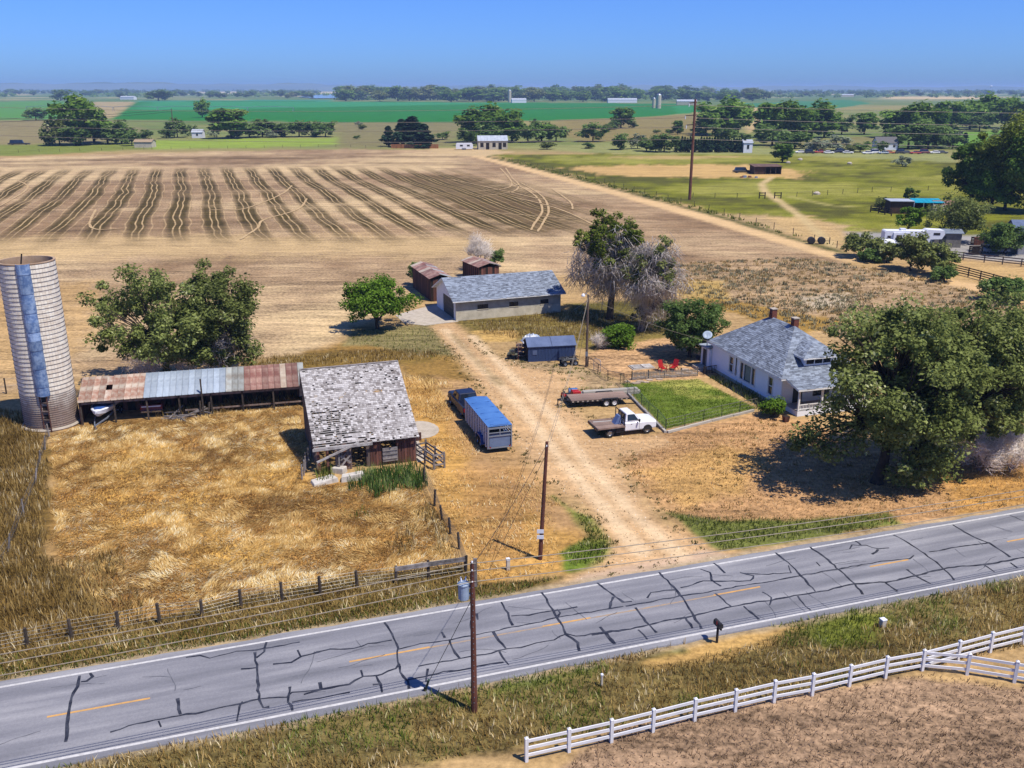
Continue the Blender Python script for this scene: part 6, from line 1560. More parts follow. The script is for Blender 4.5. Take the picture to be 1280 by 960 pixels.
def arches(t, xs, hw, r, z):
    for x in xs:
        for s in (-1, 1):
            n = 12; P = [(x + r * math.cos(math.pi * k / n), z + r * math.sin(math.pi * k / n)) for k in range(n + 1)]
            MB().prism(P, 'y', s * (hw - .30), s * (hw + .006)).build('wheel_arch', blackp, t)

# white flatbed truck
w0, w1 = G(761, 547), G(809, 541.5); mid = (w0 + w1) / 2; ta = math.atan2((w1 - w0).y, (w1 - w0).x)
off = Vector((-math.sin(ta), math.cos(ta), 0)) * .85
truck = thing('flatbed_truck', 'white flatbed truck with wooden deck parked beside the fenced lawn', 'truck', mid + off, ta)
WB = 3.55; hw = .96
MB().loft([rr(2.72, .74, .62, 1.06, .1), rr(2.62, .90, .50, 1.16, .1), rr(2.2, .95, .48, 1.24, .1, .93), rr(1.2, .97, .48, 1.30, .1, .92), rr(.95, .97, .48, 1.30, .1, .95), rr(-.35, .97, .48, 1.30, .08, .97)]).build('body', whitep, truck)
cab(truck, whitep, 1.15, -.35, .93, 1.28, 2.02)
MB().box(.98, 1.0, -.975, .975, .55, 1.26).build('door_seam', blackp, truck)
for s in (-1, 1):
    MB().box(.16, .30, s * .972 - .012, s * .972 + .012, 1.05, 1.09).build('door_handle', blackp, truck)
    MB().box(2.60, 2.70, s * .62 - .16, s * .62 + .16, .82, 1.0).build('headlight', lampw, truck)
    wheel(truck, WB / 2, s * .84, .40, .26, chrome, s); wheel(truck, -WB / 2, s * .84, .40, .30, chrome, s)
    MB().box(-1.2, -.5, s * .86 - .1, s * .86 + .1, .40, .74).build('side_box', blackp, truck)
    MB().beam((-2.7, s * .4, .72), (-.3, s * .4, .72), .1, .16).build('chassis_rail', blackp, truck)
arches(truck, (WB / 2,), hw, .47, .40)
MB().box(2.70, 2.86, -.92, .92, .44, .68).build('bumper', blackp, truck)
MB().box(2.62, 2.735, -.42, .42, .68, .98).build('grille', blackp, truck)
fb = MB().box(-3.0, -.42, -1.12, 1.12, .86, .955).build('deck_frame', blackp, truck)
for k in range(12):
    piece('plank', plank_m, fb, (-1.71, -1.02 + k * .185, .985), (2.52, .17, .045))
for s in (-1, 1):
    MB().box(-3.0, -.42, s * 1.12 - .03, s * 1.12 + .03, .90, 1.04).build('side_rail', plank_m, fb)
MB().box(-3.06, -3.0, -1.12, 1.12, .80, 1.0).build('tail_board', blackp, fb)
for s in (-1, 1):
    MB().box(-3.085, -3.062, s * .8 - .09, s * .8 + .09, .84, .94).build('tail_lamp', lampr, truck)
hb = MB(); 
for y in (-.98, -.33, .33, .98):
    hb.beam((-.46, y, 1.0), (-.46, y, 2.06), .06, .06)
for z in (1.45, 2.06):
    hb.beam((-.46, -.98, z), (-.46, .98, z), .06, .06)
hb.build('headache_rack', blackp, truck)
o = MB().hexa([(-1.15, -.5, 1.012), (-.55, -.5, 1.012), (-.55, .2, 1.012), (-1.15, .2, 1.012)], [(-.75, -.5, 1.75), (-.6, -.5, 1.75), (-.6, .2, 1.75), (-.75, .2, 1.75)]).build('tilted_panel', pmat('blue_panel', C(128, 150, 196), C(104, 124, 170), scale=1, rough=.4), truck)
piece('loose_plank', bat, fb, (-1.9, .55, 1.02), (1.7, .16, .03), (0, 0, -.08))

# navy crew-cab pickup hitched to the stock trailer
ta = math.radians(107.5)
TR = Vector((-1.0, 71.45, 0)); td = Vector((math.cos(ta), math.sin(ta), 0))         # rear of the trailer, heading
TL, TW, TH = 7.6, 2.0, 2.05
st_ = thing('stock_trailer', 'long blue livestock trailer with slatted sides hitched to the navy pickup', 'trailer', TR, ta)
MB().box(0, TL, -TW / 2, TW / 2, .42, .52).build('floor', blackp, st_)
MB().box(-.02, TL + .02, -TW / 2 - .05, TW / 2 + .05, TH + .30, TH + .36).build('roof_edge', steelroof, st_)
m = MB(); n = 8; P = [(-TW / 2 + TW * k / n, TH + .36 + .10 * math.sin(math.pi * k / n)) for k in range(n + 1)] + [(TW / 2, TH + .362), (-TW / 2, TH + .362)]
m.prism(P[:n + 1], 'x', 0, TL); m.build('roof', steelroof, st_)
for k in range(6):
    piece('roof_bow', steelroof, st_, (.2 + k * TL / 5.3, 0, TH + .44), (.05, TW * .8, .05))
for s in (-1, 1):
    y = s * TW / 2
    MB().box(0.05, TL - .3, y - .02, y + .02, .52, 1.10).build('lower_panel', steelb, st_)
    for k in range(14):
        x = .12 + (TL - .45) * k / 13
        piece('side_post', pmat('pale_post', C(232, 238, 248, .85), C(210, 220, 236, .85), scale=2, rough=.5), st_, (x, y + s * .035, 1.36), (.13, .07, 1.95))
    for z in (1.22, 1.48, 1.74, 2.0):
        piece('side_slat', steelb, st_, (TL / 2 - .1, y, z + .05), (TL - .4, .03, .15))
    MB().box(0, TL, y - .03, y + .03, TH + .15, TH + .298).build('top_rail', steelb, st_)
    fd = MB(); n = 10; x0 = 2.05
    fd.prism([(x0 - .95, .45), (x0 - .75, .98), (x0 - .5, 1.08), (x0 + .5, 1.08), (x0 + .75, .98), (x0 + .95, .45), (x0 + .85, .45), (x0 + .68, .9), (x0 + .46, .99), (x0 - .46, .99), (x0 - .68, .9), (x0 - .85, .45)], 'y', y + s * .02, y + s * .34)
    fd.build('mudguard', pmat('mudguard_blue', C(56, 92, 160), C(44, 74, 134), scale=1, rough=.4), st_)
    wheel(st_, x0 - .42, y + s * .17, .37, .22, chrome, s); wheel(st_, x0 + .42, y + s * .17, .37, .22, chrome, s)
    MB().beam((TL, s * .7, .48), (TL + 1.35, 0, .52), .08, .12).build('drawbar', blackp, st_)
MB().box(TL - .06, TL + .02, -TW / 2, TW / 2, .52, TH + .3).build('nose_panel', steelb, st_)
MB().box(.03, .05, -TW / 2 + .1, TW / 2 - .1, .55, 1.5).build('rear_gate', pmat('gate_panel', C(120, 138, 170), C(104, 122, 154), scale=1.5, rough=.5), st_)
for z, h in ((.47, .12), (1.5, .1), (1.80, .07), (2.2, .14)):
    piece('gate_rail', galv, st_, (.0, 0, z), (.06, TW, h))
for y in (-TW / 2, TW / 2):
    piece('gate_post', galv, st_, (0, y, 1.38), (.1, .1, 1.9))
piece('gate_bar', galv, st_, (0, 0, 1.85), (.05, .07, .7)); piece('gate_slat', steelb, st_, (.04, 0, 1.66), (.02, TW - .2, .2))
for s in (-1, 1):
    MB().box(-.04, -.02, s * .85 - .06, s * .85 + .06, .50, .6).build('tail_lamp', lampr, st_)
pk = thing('pickup_truck', 'navy crew-cab pickup hitched to the blue livestock trailer', 'truck', TR + td * (TL + 1.0 + 2.75) , ta + math.radians(2))
MB().loft([rr(2.85, .78, .58, 1.02, .1), rr(2.74, .93, .48, 1.12, .1), rr(2.2, .97, .46, 1.18, .1, .93), rr(1.35, .99, .46, 1.24, .1, .93), rr(1.1, .99, .46, 1.24, .1, .95), rr(-.95, .99, .46, 1.22, .08, .97)]).build('body', navyp, pk)
m = MB()
for s in (-1, 1):
    m.box(-2.75, -.952, s * .99 - .06, s * .99 + .06, .48, 1.22)
m.box(-2.78, -2.70, -.93, .93, .5, 1.2); m.box(-2.7, -.955, -.93, .93, .62, .68); m.build('bed', navyp, pk)
MB().box(-2.4, -1.9, -.6, .6, .69, 1.18).build('tool_crate', pmat('tan_box', C(176, 166, 150), C(150, 140, 124), scale=2, rough=.8), pk)
cab(pk, navyp, 1.25, -.95, .95, 1.21, 1.90, True)
for s in (-1, 1):
    wheel(pk, 1.78, s * .87, .39, .26, chrome, s); wheel(pk, -1.75, s * .87, .39, .26, chrome, s)
    MB().box(2.74, 2.84, s * .66 - .16, s * .66 + .16, .80, .98).build('headlight', lampw, pk); MB().box(-2.80, -2.77, s * .93 - .06, s * .93 + .06, .75, 1.1).build('tail_lamp', lampr, pk)
    MB().box(.1, .24, s * .992 - .012, s * .992 + .012, 1.02, 1.06).build('door_handle', chrome, pk)
arches(pk, (1.78, -1.75), .99, .46, .39)
MB().box(2.82, 2.96, -.93, .93, .42, .64).build('bumper', chrome, pk); MB().box(-2.95, -2.79, -.9, .9, .45, .6).build('rear_bumper', chrome, pk)

# maroon pickup in the long shed
op = G(184, 516); old = thing('old_pickup', 'faded maroon and white pickup parked nose-in under the long shed roof', 'truck', (op.x + .3, op.y + 1.5, 0), sa + math.radians(88))
MB().loft([rr(2.4, .7, .6, 1.0, .1), rr(2.2, .88, .5, 1.1, .1), rr(.9, .92, .48, 1.18, .1, .94), rr(-.3, .92, .48, 1.18, .1)]).build('body', maroon, old)
m = MB()
for s in (-1, 1):
    m.box(-2.5, -.302, s * .92 - .05, s * .92 + .05, .5, 1.12)
m.box(-2.52, -2.45, -.87, .87, .5, 1.1); m.box(-2.45, -.305, -.87, .87, .6, .66); m.build('bed', maroon, old)
cab(old, whitep, .95, -.3, .88, 1.16, 1.80)
MB().box(-2.70, -2.53, -.9, .9, .44, .58).build('rear_bumper', chrome, old)
MB().box(-2.55, -2.52, -.84, .84, .92, 1.02).build('tailgate_stripe', whitep, old)
for s in (-1, 1):
    wheel(old, 1.5, s * .8, .37, .24, chrome, s); wheel(old, -1.6, s * .8, .37, .24, chrome, s)
    MB().box(-2.54, -2.51, s * .88 - .06, s * .88 + .06, .7, .9).build('tail_lamp', lampr, old)

# tandem flatbed trailer with a red mower at its nose, pale beam stack behind it
f0, f1 = G(712, 505), G(780, 502); fa = math.atan2((f1 - f0).y, (f1 - f0).x)
ft = thing('flatbed_trailer', 'tandem-axle flatbed trailer with wooden deck by the lawn fence', 'trailer', G(748, 508) + Vector((0, .9, 0)), fa + math.radians(3))
fr = MB().box(-2.9, 2.9, -.98, .98, .58, .70).build('deck_frame', blackp, ft)
for k in range(11):
    piece('plank', plank_m, fr, (0, -.9 + k * .18, .735), (5.7, .165, .05))
for k in range(12):
    piece('side_stake', pmat('pale_stake', C(196, 184, 172), C(160, 148, 138), scale=3, rough=.9), fr, (-2.7 + k * .48, -1.0, .64), (.18, .03, .11))
for s in (-1, 1):
    for x in (.55, 1.35):
        wheel(ft, x, s * 1.08, .36, .22, trim, s)
    MB().prism([(.05, .72), (.2, .84), (1.7, .84), (1.85, .72), (1.75, .72), (1.65, .79), (.25, .79), (.15, .72)], 'y', s * .97, s * 1.22).build('mudguard', blackp, ft)
    MB().beam((-2.9, s * .6, .64), (-4.0, 0, .6), .08, .12).build('drawbar', blackp, ft)
    MB().beam((2.9, s * .7, .60), (3.6, s * .7, .12), .3, .06).build('ramp', blackp, ft)
MB().beam((-3.95, 0, .02), (-3.95, 0, .7), .08, .08).build('jack', blackp, ft)
mw = thing('riding_mower', 'red riding mower beside the flatbed trailer drawbar', 'mower', G(711, 503) + Vector((.3, .9, 0)), fa + .3)
MB().loft([rr(.95, .26, .40, .72, .06), rr(.8, .32, .36, .84, .06), rr(.2, .34, .36, .90, .06), rr(.05, .3, .36, .84, .06)]).build('hood', redp, mw)
MB().loft([rr(.1, .28, .3, .48, .05), rr(-.5, .42, .3, .52, .05), rr(-.85, .44, .42, .78, .05), rr(-.98, .36, .5, .70, .05)]).build('body', redp, mw)
MB().box(-.72, -.32, -.24, .24, .56, .64).build('seat', blackp, mw); MB().hexa([(-.76, -.24, .6), (-.66, -.24, .6), (-.66, .24, .6), (-.76, .24, .6)], [(-.9, -.22, 1.02), (-.84, -.22, 1.02), (-.84, .22, 1.02), (-.9, .22, 1.02)]).build('seat_back', blackp, mw)
MB().tube([(.1, 0, .8), (-.1, 0, 1.08)], .03, 6).build('steering_column', blackp, mw)
MB().tube([(-.12 + .02 * math.cos(k), .17 * math.cos(k * 2 * math.pi / 12), 1.08 + .1 * math.sin(k * 2 * math.pi / 12)) for k in range(13)], .02, 5, cap=False).build('steering_wheel', blackp, mw)
MB().box(-.3, .45, -.55, .55, .14, .28).build('mower_deck', blackp, mw)
for s in (-1, 1):
    wheel(mw, .75, s * .42, .2, .14, whitep, s); wheel(mw, -.65, s * .45, .29, .22, whitep, s)
bs = thing('beam_stack', 'stack of long pale beams lying behind the flatbed trailer', 'lumber', G(740, 494) + Vector((1.6, .3, 0)), fa + math.radians(4))
for k in range(4):
    piece('beam', pmat('pale_beam', C(208, 202, 192), C(172, 166, 156), scale=2, rough=.9, rnd=.15), bs, (0 + .2 * (k % 2), -.4 + .28 * k, .16), (6.2, .22, .26))
for k in range(2):
    piece('beam', MATS['pale_beam'], bs, (.2, -.25 + .3 * k, .42), (5.6, .22, .24))
for k in range(3):
    piece('bearer', dark_in, bs, (-2.4 + k * 2.3, 0, .015), (.15, 1.2, .03))
bb = thing('fuel_barrel', 'blue plastic barrel lying behind the red mower', 'barrel', G(716, 492), fa)
MB().loft([[(x, r * math.cos(2 * math.pi * k / 14), .3 + r * math.sin(2 * math.pi * k / 14)) for k in range(14)] for x, r in ((-.45, .24), (-.42, .29), (-.15, .29), (-.13, .30), (.13, .30), (.15, .29), (.42, .29), (.45, .24))]).build('drum', pmat('blue_plastic', C(88, 130, 190), C(74, 112, 170), scale=1, rough=.4), bb)
MB().tube([(.45, .1, .42), (.49, .1, .42)], .04, 8).build('bung', blackp, bb)

# quad bikes and yard clutter
def quad(px, rz_, label, body):
    q = thing('quad_bike', label, 'quad bike', G(*px) + Vector((0, .3, 0)), rz_)
    MB().loft([rr(.85, .2, .55, .72, .05), rr(.7, .32, .5, .84, .05), rr(.25, .26, .5, .92, .05), rr(-.1, .2, .5, .80, .05), rr(-.5, .24, .52, .80, .05), rr(-.85, .34, .6, .80, .05)]).build('body', body, q)
    MB().box(-.7, -.05, -.16, .16, .81, .92).build('seat', blackp, q)
    MB().tube([(.2, -.38, 1.08), (.3, -.1, 1.02), (.3, .1, 1.02), (.2, .38, 1.08)], .025, 5).build('handlebar', blackp, q)
    for x0, x1, nm in ((.45, .95, 'front_rack'), (-1.0, -.55, 'rear_rack')):
        r = MB()
        for y in (-.3, -.1, .1, .3):
            r.beam((x0, y, .92), (x1, y, .92), .03, .03)
        r.beam((x0, -.35, .92), (x0, .35, .92), .03, .03); r.beam((x1, -.35, .92), (x1, .35, .92), .03, .03); r.beam(((x0 + x1) / 2, 0, .7), ((x0 + x1) / 2, 0, .92), .05, .05); r.build(nm, blackp, q)
    for x in (.6, -.62):
        for s in (-1, 1):
            wheel(q, x, s * .45, .29, .24, galv, s)
            MB().prism([(x - .38, .62), (x - .28, .72), (x + .28, .72), (x + .38, .62), (x + .3, .6), (x + .24, .67), (x - .24, .67), (x - .3, .6)], 'y', s * .32, s * .58).build('mudguard', body, q)
    return q
greyp = pmat('grey_plastic', C(96, 98, 100), C(72, 74, 78), scale=2, rough=.5)
quad((711, 457), math.radians(200), 'dark quad bike parked against the navy shed front', greyp)
quad((642, 448), math.radians(80), 'grey-green quad bike beside the junk rack left of the navy shed', pmat('drab_plastic', C(110, 112, 92), C(86, 88, 72), scale=2, rough=.5))
jr = thing('junk_rack', 'rusty metal rack stacked with junk at the navy shed gable', 'rack', G(652, 449) + Vector((0, .6, 0)), math.radians(10))
for x in (-.5, .5):
    for y in (-.6, .6):
        MB().beam((x, y, 0), (x, y, 1.7), .06, .06).build('upright', rust, jr)
for z in (.4, .9, 1.4):
    MB().box(-.55, .55, -.65, .65, z, z + .05).build('shelf', old_wood, jr)
for k in range(9):
    x, y, z = srng.uniform(-.4, .4), srng.uniform(-.5, .4), (.45, .95, 1.45)[k % 3]
    MB().box(x - .16, x + .16, y - .14, y + .14, z, z + srng.uniform(.15, .35)).build('box', (galv, rust, old_wood)[k % 3], jr)
tp = thing('tarp_heap', 'heap of white and blue tarpaulin behind the navy shed', 'tarp', G(664, 436) + Vector((.2, 3.4, 0)), .2)
m = MB(); n = 14; vs = []; trg = random.Random(5)
for j in range(8):
    for i in range(n):
        u, w_ = i / (n - 1), j / 7; hgt = 1.0 * math.sin(math.pi * u) ** .6 * math.sin(math.pi * w_) ** .6 * trg.uniform(.7, 1.1)
        vs.append(((u - .5) * 2.6, (w_ - .5) * 1.6, hgt))
m.add(vs, [(j * n + i, j * n + i + 1, (j + 1) * n + i + 1, (j + 1) * n + i) for j in range(7) for i in range(n - 1)]); m.build('sheet', pmat('tarp', C(224, 228, 234), C(150, 172, 206), scale=1.2, rough=.6, contrast=(.45, .55)), tp)

# ------------------------------------------------------------------ garden: fences, chairs, stones
def wire_fence(name, label, pts, hgt, post_mat, spacing=2.5, strands=(.25, .5, .75, 1.0), pw=.1, wr=.012, mesh_dx=None, toprail=False, world=False, jitter=.05, wmat=None, group=None, rs=None):
    P = [Vector(p) for p in pts] if world else [G(x, y) for x, y in pts]
    f = thing(name, label, 'fence', P[0], 0, group); o0 = P[0]; rs = rs or srng
    posts = []
    for a, b in zip(P[:-1], P[1:]):
        n = max(1, round((b - a).length / spacing))
        posts += [a.lerp(b, k / n) for k in range(n)]
    posts.append(P[-1]); posts = [p - o0 for p in posts]
    tops = []
    for p in posts:
        t = p + Vector((rs.uniform(-jitter, jitter), rs.uniform(-jitter, jitter), hgt * rs.uniform(.95, 1.05)))
        MB().tube([p + Vector((0, 0, -.15)), t], [pw / 2, pw / 2 * .9], 7).build('post', post_mat, f); tops.append(t)
    for s in strands:
        MB().tube([p.lerp(t, s * .97) for p, t in zip(posts, tops)], wr, 4, cap=False).build('wire', wmat or wire_m, f)
    if toprail:
        MB().tube([p.lerp(t, .985) for p, t in zip(posts, tops)], .022, 5, cap=False).build('top_rail', wmat or wire_m, f)
    if mesh_dx:
        m = MB()
        for (p, t), (q, u) in zip(zip(posts[:-1], tops[:-1]), zip(posts[1:], tops[1:])):
            n = max(1, int((q - p).length / mesh_dx))
            for k in range(n):
                a = p.lerp(q, (k + .5) / n); b = t.lerp(u, (k + .5) / n)
                m.beam(a + Vector((0, 0, .05)), a.lerp(b, .95), .008, .008)
        o = m.build('wire_mesh', wmat or wire_m, f, fix=False); o['kind'] = 'stuff'
    return f
frng2 = random.Random(77)
steel_post = pmat('green_steel_post', C(70, 84, 66), C(52, 62, 50), scale=3, rough=.7)
green_wire = pmat('green_wire', C(104, 126, 96), C(80, 100, 76), scale=3, rough=.6)
wire_fence('lawn_fence', 'green wire fence along the gravel side of the lawn', [(775, 480), (832, 538)], 1.15, steel_post, 2.2, (.08, .3, .5, .7, .9, 1.0), .07, .012, .18, True, wmat=green_wire, rs=frng2)
wire_fence('lawn_fence', 'grey wire fence between the lawn and the parched front yard', [(832, 538), (946, 511)], 1.1, steel_post, 2.4, (.1, .4, .7, 1.0), .07, .010, .25, True, rs=frng2)
for nm, a, b, w, lb in (('edging_beam', (780, 488), (832, 541), .22, 'weathered timber edging along the gravel side of the lawn'), ('edging_beam', (834, 541), (942, 514), .2, 'pale timber edging along the front of the lawn')):
    p, q = G(*a), G(*b); t = thing(nm, lb, 'edging', p, math.atan2((q - p).y, (q - p).x)); L_ = (q - p).length
    for k in range(4):
        piece('timber', MATS['pale_beam'], t, ((k + .5) * L_ / 4, frng2.uniform(-.03, .03), .09), (L_ / 4 - .03, w, .2), (0, 0, frng2.uniform(-.008, .008)))
pf0, pf1 = G(790, 475), G(872, 470); pf = thing('picket_fence', 'low grey picket fence at the back of the lawn', 'fence', pf0, math.atan2((pf1 - pf0).y, (pf1 - pf0).x)); L_ = (pf1 - pf0).length
n = int(L_ / .16)
for k in range(n):
    piece('picket', pmat('picket_grey', C(176, 170, 160), C(140, 134, 126), scale=3, rough=.9, rnd=.2), pf, ((k + .5) * L_ / n, 0, .42), (.07, .025, .84))
for z in (.25, .65):
    piece('rail', MATS['picket_grey'], pf, (L_ / 2, .035, z), (L_, .04, .07))
for k in range(5):
    piece('post', post_m, pf, (k * L_ / 4, .09, .48), (.09, .09, 1.0))
wire_fence('yard_fence', 'old wire yard fence from the light pole to the picket fence', [(735, 458), (760, 476), (780, 480)], 1.1, post_m, 2.4, (.3, .6, .95), .09, .012, .35, True, rs=frng2)
gt = thing('yard_gate', 'small arched metal gate in the yard fence near the pole', 'gate', G(742, 462), math.radians(-52))
MB().tube([(0, 0, 0), (0, 0, 1.15), (.15, 0, 1.3), (.9, 0, 1.3), (1.05, 0, 1.15), (1.05, 0, 0)], .03, 6).build('hoop', galv, gt)
for k in range(5):
    MB().tube([(.17 + k * .18, 0, .15), (.17 + k * .18, 0, 1.28)], .012, 5).build('bar', galv, gt)
MB().tube([(0, 0, .15), (1.05, 0, .15)], .02, 5).build('rail', galv, gt)
stone_m = pmat('flagstone', C(206, 186, 166), C(170, 148, 130), scale=2, rough=.95, rnd=.15)
stn = [(785, 477), (792, 474), (800, 477), (803, 472), (812, 475), (820, 471), (824, 474), (833, 469), (842, 471), (850, 467), (858, 469), (862, 465), (868, 467), (875, 464), (856, 462), (795, 479), (808, 478)]
for x, y in stn:
    p = G(x, y); w = srng.uniform(.3, .55); m = MB(); P = [(w * math.cos(a) * srng.uniform(.8, 1.2), w * .7 * math.sin(a) * srng.uniform(.8, 1.2)) for a in (.3, 1.3, 2.4, 3.3, 4.3, 5.4)]
    o = m.prism(P, 'z', -.05, .06).build('flagstone', stone_m); o.location = p; tag(o, 'flat pinkish flagstone in the loose path behind the picket fence', 'stone', 'flagstones behind the picket fence')
hs = thing('hatch_slab', 'pale double well-cover slab lying in the mulch yard', 'slab', G(802, 459), .25)
for s in (-1, 1):
    piece('lid', bat, hs, (s * .62, 0, .10), (1.1, 1.3, .1))
piece('curb', concrete, hs, (0, 0, .02), (2.6, 1.6, .1))
def chair(px, rz_, label):
    c = thing('lawn_chair', label, 'chair', G(*px), rz_)
    for k in range(5):
        piece('seat_slat', redp, c, (.05, -.24 + k * .12, .38), (.56, .105, .03), (0, .18, 0))
    for k in range(5):
        o = piece('back_slat', redp, c, (-.38, -.24 + k * .12, .72), (.03, .105, .80 + (.06, .12, .15, .12, .06)[k]), (0, -.38, 0))
    for s in (-1, 1):
        piece('armrest', redp, c, (-.02, s * .36, .58), (.72, .12, .03)); piece('leg', redp, c, (.28, s * .33, .29), (.09, .04, .58)); piece('leg', redp, c, (-.32, s * .31, .28), (.5, .04, .09), (0, -.9, 0))
    return c
chair((828, 464), math.radians(-60), 'red slatted lawn chair in the yard, nearer the gravel drive'); chair((842, 463), math.radians(-130), 'red slatted lawn chair in the yard, nearer the house')
grl = thing('kettle_grill', 'black kettle grill on legs by the back entry of the house', 'grill', G(872, 456), 0)
MB().loft([[(r * math.cos(2 * math.pi * k / 14), r * math.sin(2 * math.pi * k / 14), z) for k in range(14)] for z, r in ((.58, .08), (.64, .22), (.75, .29), (.82, .30), (.92, .27), (1.02, .15), (1.05, .03))]).build('bowl', blackp, grl, smooth=True)
for a in (0, 2.1, 4.2):
    MB().tube([(.2 * math.cos(a), .2 * math.sin(a), .66), (.32 * math.cos(a), .32 * math.sin(a), 0)], .015, 5).build('leg', galv, grl)
stp = thing('entry_railing', 'dark wooden steps railing at the back entry beside the lawn', 'railing', G(882, 468), HA + math.radians(8))
for k in range(9):
    piece('baluster', dark_in, stp, (-.1 + k * .2, 0, .42), (.05, .04, .78))
piece('handrail', dark_in, stp, (.7, 0, .84), (1.9, .08, .06)); piece('post', trim, stp, (1.72, 0, .55), (.12, .12, 1.1)); piece('post', dark_in, stp, (-.24, 0, .5), (.1, .1, 1.0))
fp = thing('flower_pot', 'square brown planter by the porch shrub', 'planter', G(982, 527), .3)
MB().hexa([(-.2, -.2, 0), (.2, -.2, 0), (.2, .2, 0), (-.2, .2, 0)], [(-.27, -.27, .55), (.27, -.27, .55), (.27, .27, .55), (-.27, .27, .55)]).build('pot', red_wood, fp); MB().box(-.24, .24, -.24, .24, .54, .57).build('soil', dark_in, fp)

# ------------------------------------------------------------------ roadside and paddock fences
RP = [(-12, 818), (35, 808), (90, 799), (148, 788), (200, 778), (253, 771), (302, 759), (353, 751), (401, 743), (447, 734), (495, 729), (536, 723), (582, 716)]
rf = wire_fence('roadside_fence', 'old post and woven wire fence between the paddock and the road', RP, 1.2, post_m, 50, (.2, .4, .6, .8, .97), .2, .013, .22, rs=frng2)
p, q, r_ = (G(495, 729) - rf.location), (G(536, 723) - rf.location), (G(582, 716) - rf.location)
for z in (.95, 1.12):
    for a, b in ((p, q), (q, r_)):
        MB().beam(a + Vector((0, -.12, z)), b + Vector((0, -.12, z)), .05, .14).build('rail', grey_wood, rf)
SP = [(582, 716), (574, 686), (563, 667), (553, 650), (543, 632), (530, 602)]
wire_fence('side_fence', 'leaning post and wire fence climbing from the road to the barn', SP, 1.25, post_m, 50, (.25, .5, .75, .97), .18, .013, .25, jitter=.12, rs=frng2)
wire_fence('silo_fence', 'overgrown grey post fence running from the silo into the weeds', [(62, 546), (56, 562), (50, 580), (44, 605), (30, 645), (10, 690), (-20, 735)], 1.2, grey_wood, 50, (.4, .9), .13, .013, .3, jitter=.25, rs=frng2)
wire_fence('stub_fence', 'short row of bleached posts at the barn corner', [(378, 600), (384, 584), (388, 570)], 1.3, grey_wood, 1.0, (.5, .9), .13, .02, jitter=.1, rs=frng2)
wire_fence('silo_fence', 'few dark posts in the weeds behind the silo', [(-30, 498), (8, 492), (40, 488)], 1.6, post_m, 4, (.5, .95), .16, .013, rs=frng2)
# white vinyl rail fence
vin = pmat('white_vinyl', C(246, 246, 248, .8), C(214, 214, 216, .8), scale=1.1, rough=.4)
def vinyl(label, pts, close=True):
    P = [G(x, y) for x, y in pts]; f = thing('rail_fence', label, 'fence', P[0], 0); o0 = P[0]
    for i, p in enumerate(P):
        if i == 0 and not close:
            continue
        q = p - o0; d = (P[min(i + 1, len(P) - 1)] - P[max(i - 1, 0)]); a = math.atan2(d.y, d.x)
        po = piece('post', vin, f, q + Vector((0, 0, .60)), (.15, .15, 1.3), (0, 0, a))
        o = MB().hexa([(-.09, -.09, 0), (.09, -.09, 0), (.09, .09, 0), (-.09, .09, 0)], [(-.02, -.02, .07), (.02, -.02, .07), (.02, .02, .07), (-.02, .02, .07)]).build('post_cap', vin, f); o.location = q + Vector((0, 0, 1.251)); o.rotation_euler = (0, 0, a)
    for a, b in zip(P[:-1], P[1:]):
        for z in (.32, .70, 1.08):
            bar('rail', vin, f, a - o0 + Vector((0, 0, z)), b - o0 + Vector((0, 0, z)), .05, .15)
    return f
cz = lambda x, y: (740 + x / 2.37, 640 + y / 2.37)
vinyl('long white vinyl three-rail fence following the road verge', [(658, 951.5), (711, 939.5), (764, 927.5), cz(180, 650), cz(303, 618), cz(423, 590), cz(538, 563), cz(651, 542), cz(761, 516), cz(868, 490), cz(977, 470)])
vinyl('white three-rail fence from the corner post on beside the road', [cz(977, 470), cz(1082, 442), cz(1178, 416), cz(1275, 392), cz(1380, 366), cz(1485, 340), cz(1590, 314), cz(1700, 287)], False)
vinyl('white three-rail fence branching away from the road at the corner post', [cz(977, 470), cz(1110, 482), cz(1250, 505), cz(1390, 528), cz(1535, 552), cz(1685, 577)], False)
# mailbox, markers, pedestal
mb = thing('mailbox', 'dark mailbox on a wooden post beside the road', 'mailbox', G(896, 803), ra + math.pi / 2)
MB().beam((0, 0, -.1), (0, 0, 1.05), .1, .1).build('post', dark_in, mb); MB().beam((-.35, 0, 1.0), (.3, 0, 1.0), .09, .09).build('arm', dark_in, mb)
P = [(-.13, 1.05), (.13, 1.05), (.13, 1.22)] + [(.13 * math.cos(a), 1.22 + .13 * math.sin(a)) for a in (.5, 1.05, 1.57, 2.1, 2.65)] + [(-.13, 1.22)]
MB().prism(P, 'x', -.32, .30).build('box', blackp, mb); MB().box(-.1, -.06, .135, .15, 1.2, 1.42).build('flag', redp, mb)
for px, h, w, lb in (((752, 858), .75, .1, 'thin white marker post standing in the dry verge'), ((635, 712), .8, .22, 'pale telephone pedestal standing in the golden grass'), ((1103, 783), .5, .3, 'white rock marker in the green verge weeds')):
    o = thing('marker_post', lb, 'marker', G(*px), ra)
    MB().box(-w / 2, w / 2, -w / 2, w / 2, -.05, h * .85).build('post', pmat('marker_plastic', C(222, 212, 196), C(196, 186, 170), scale=3, rough=.6), o, bevel=.02)
    MB().box(-w / 2 - .015, w / 2 + .015, -w / 2 - .015, w / 2 + .015, h * .85, h).build('cap', white_p, o, bevel=.02)
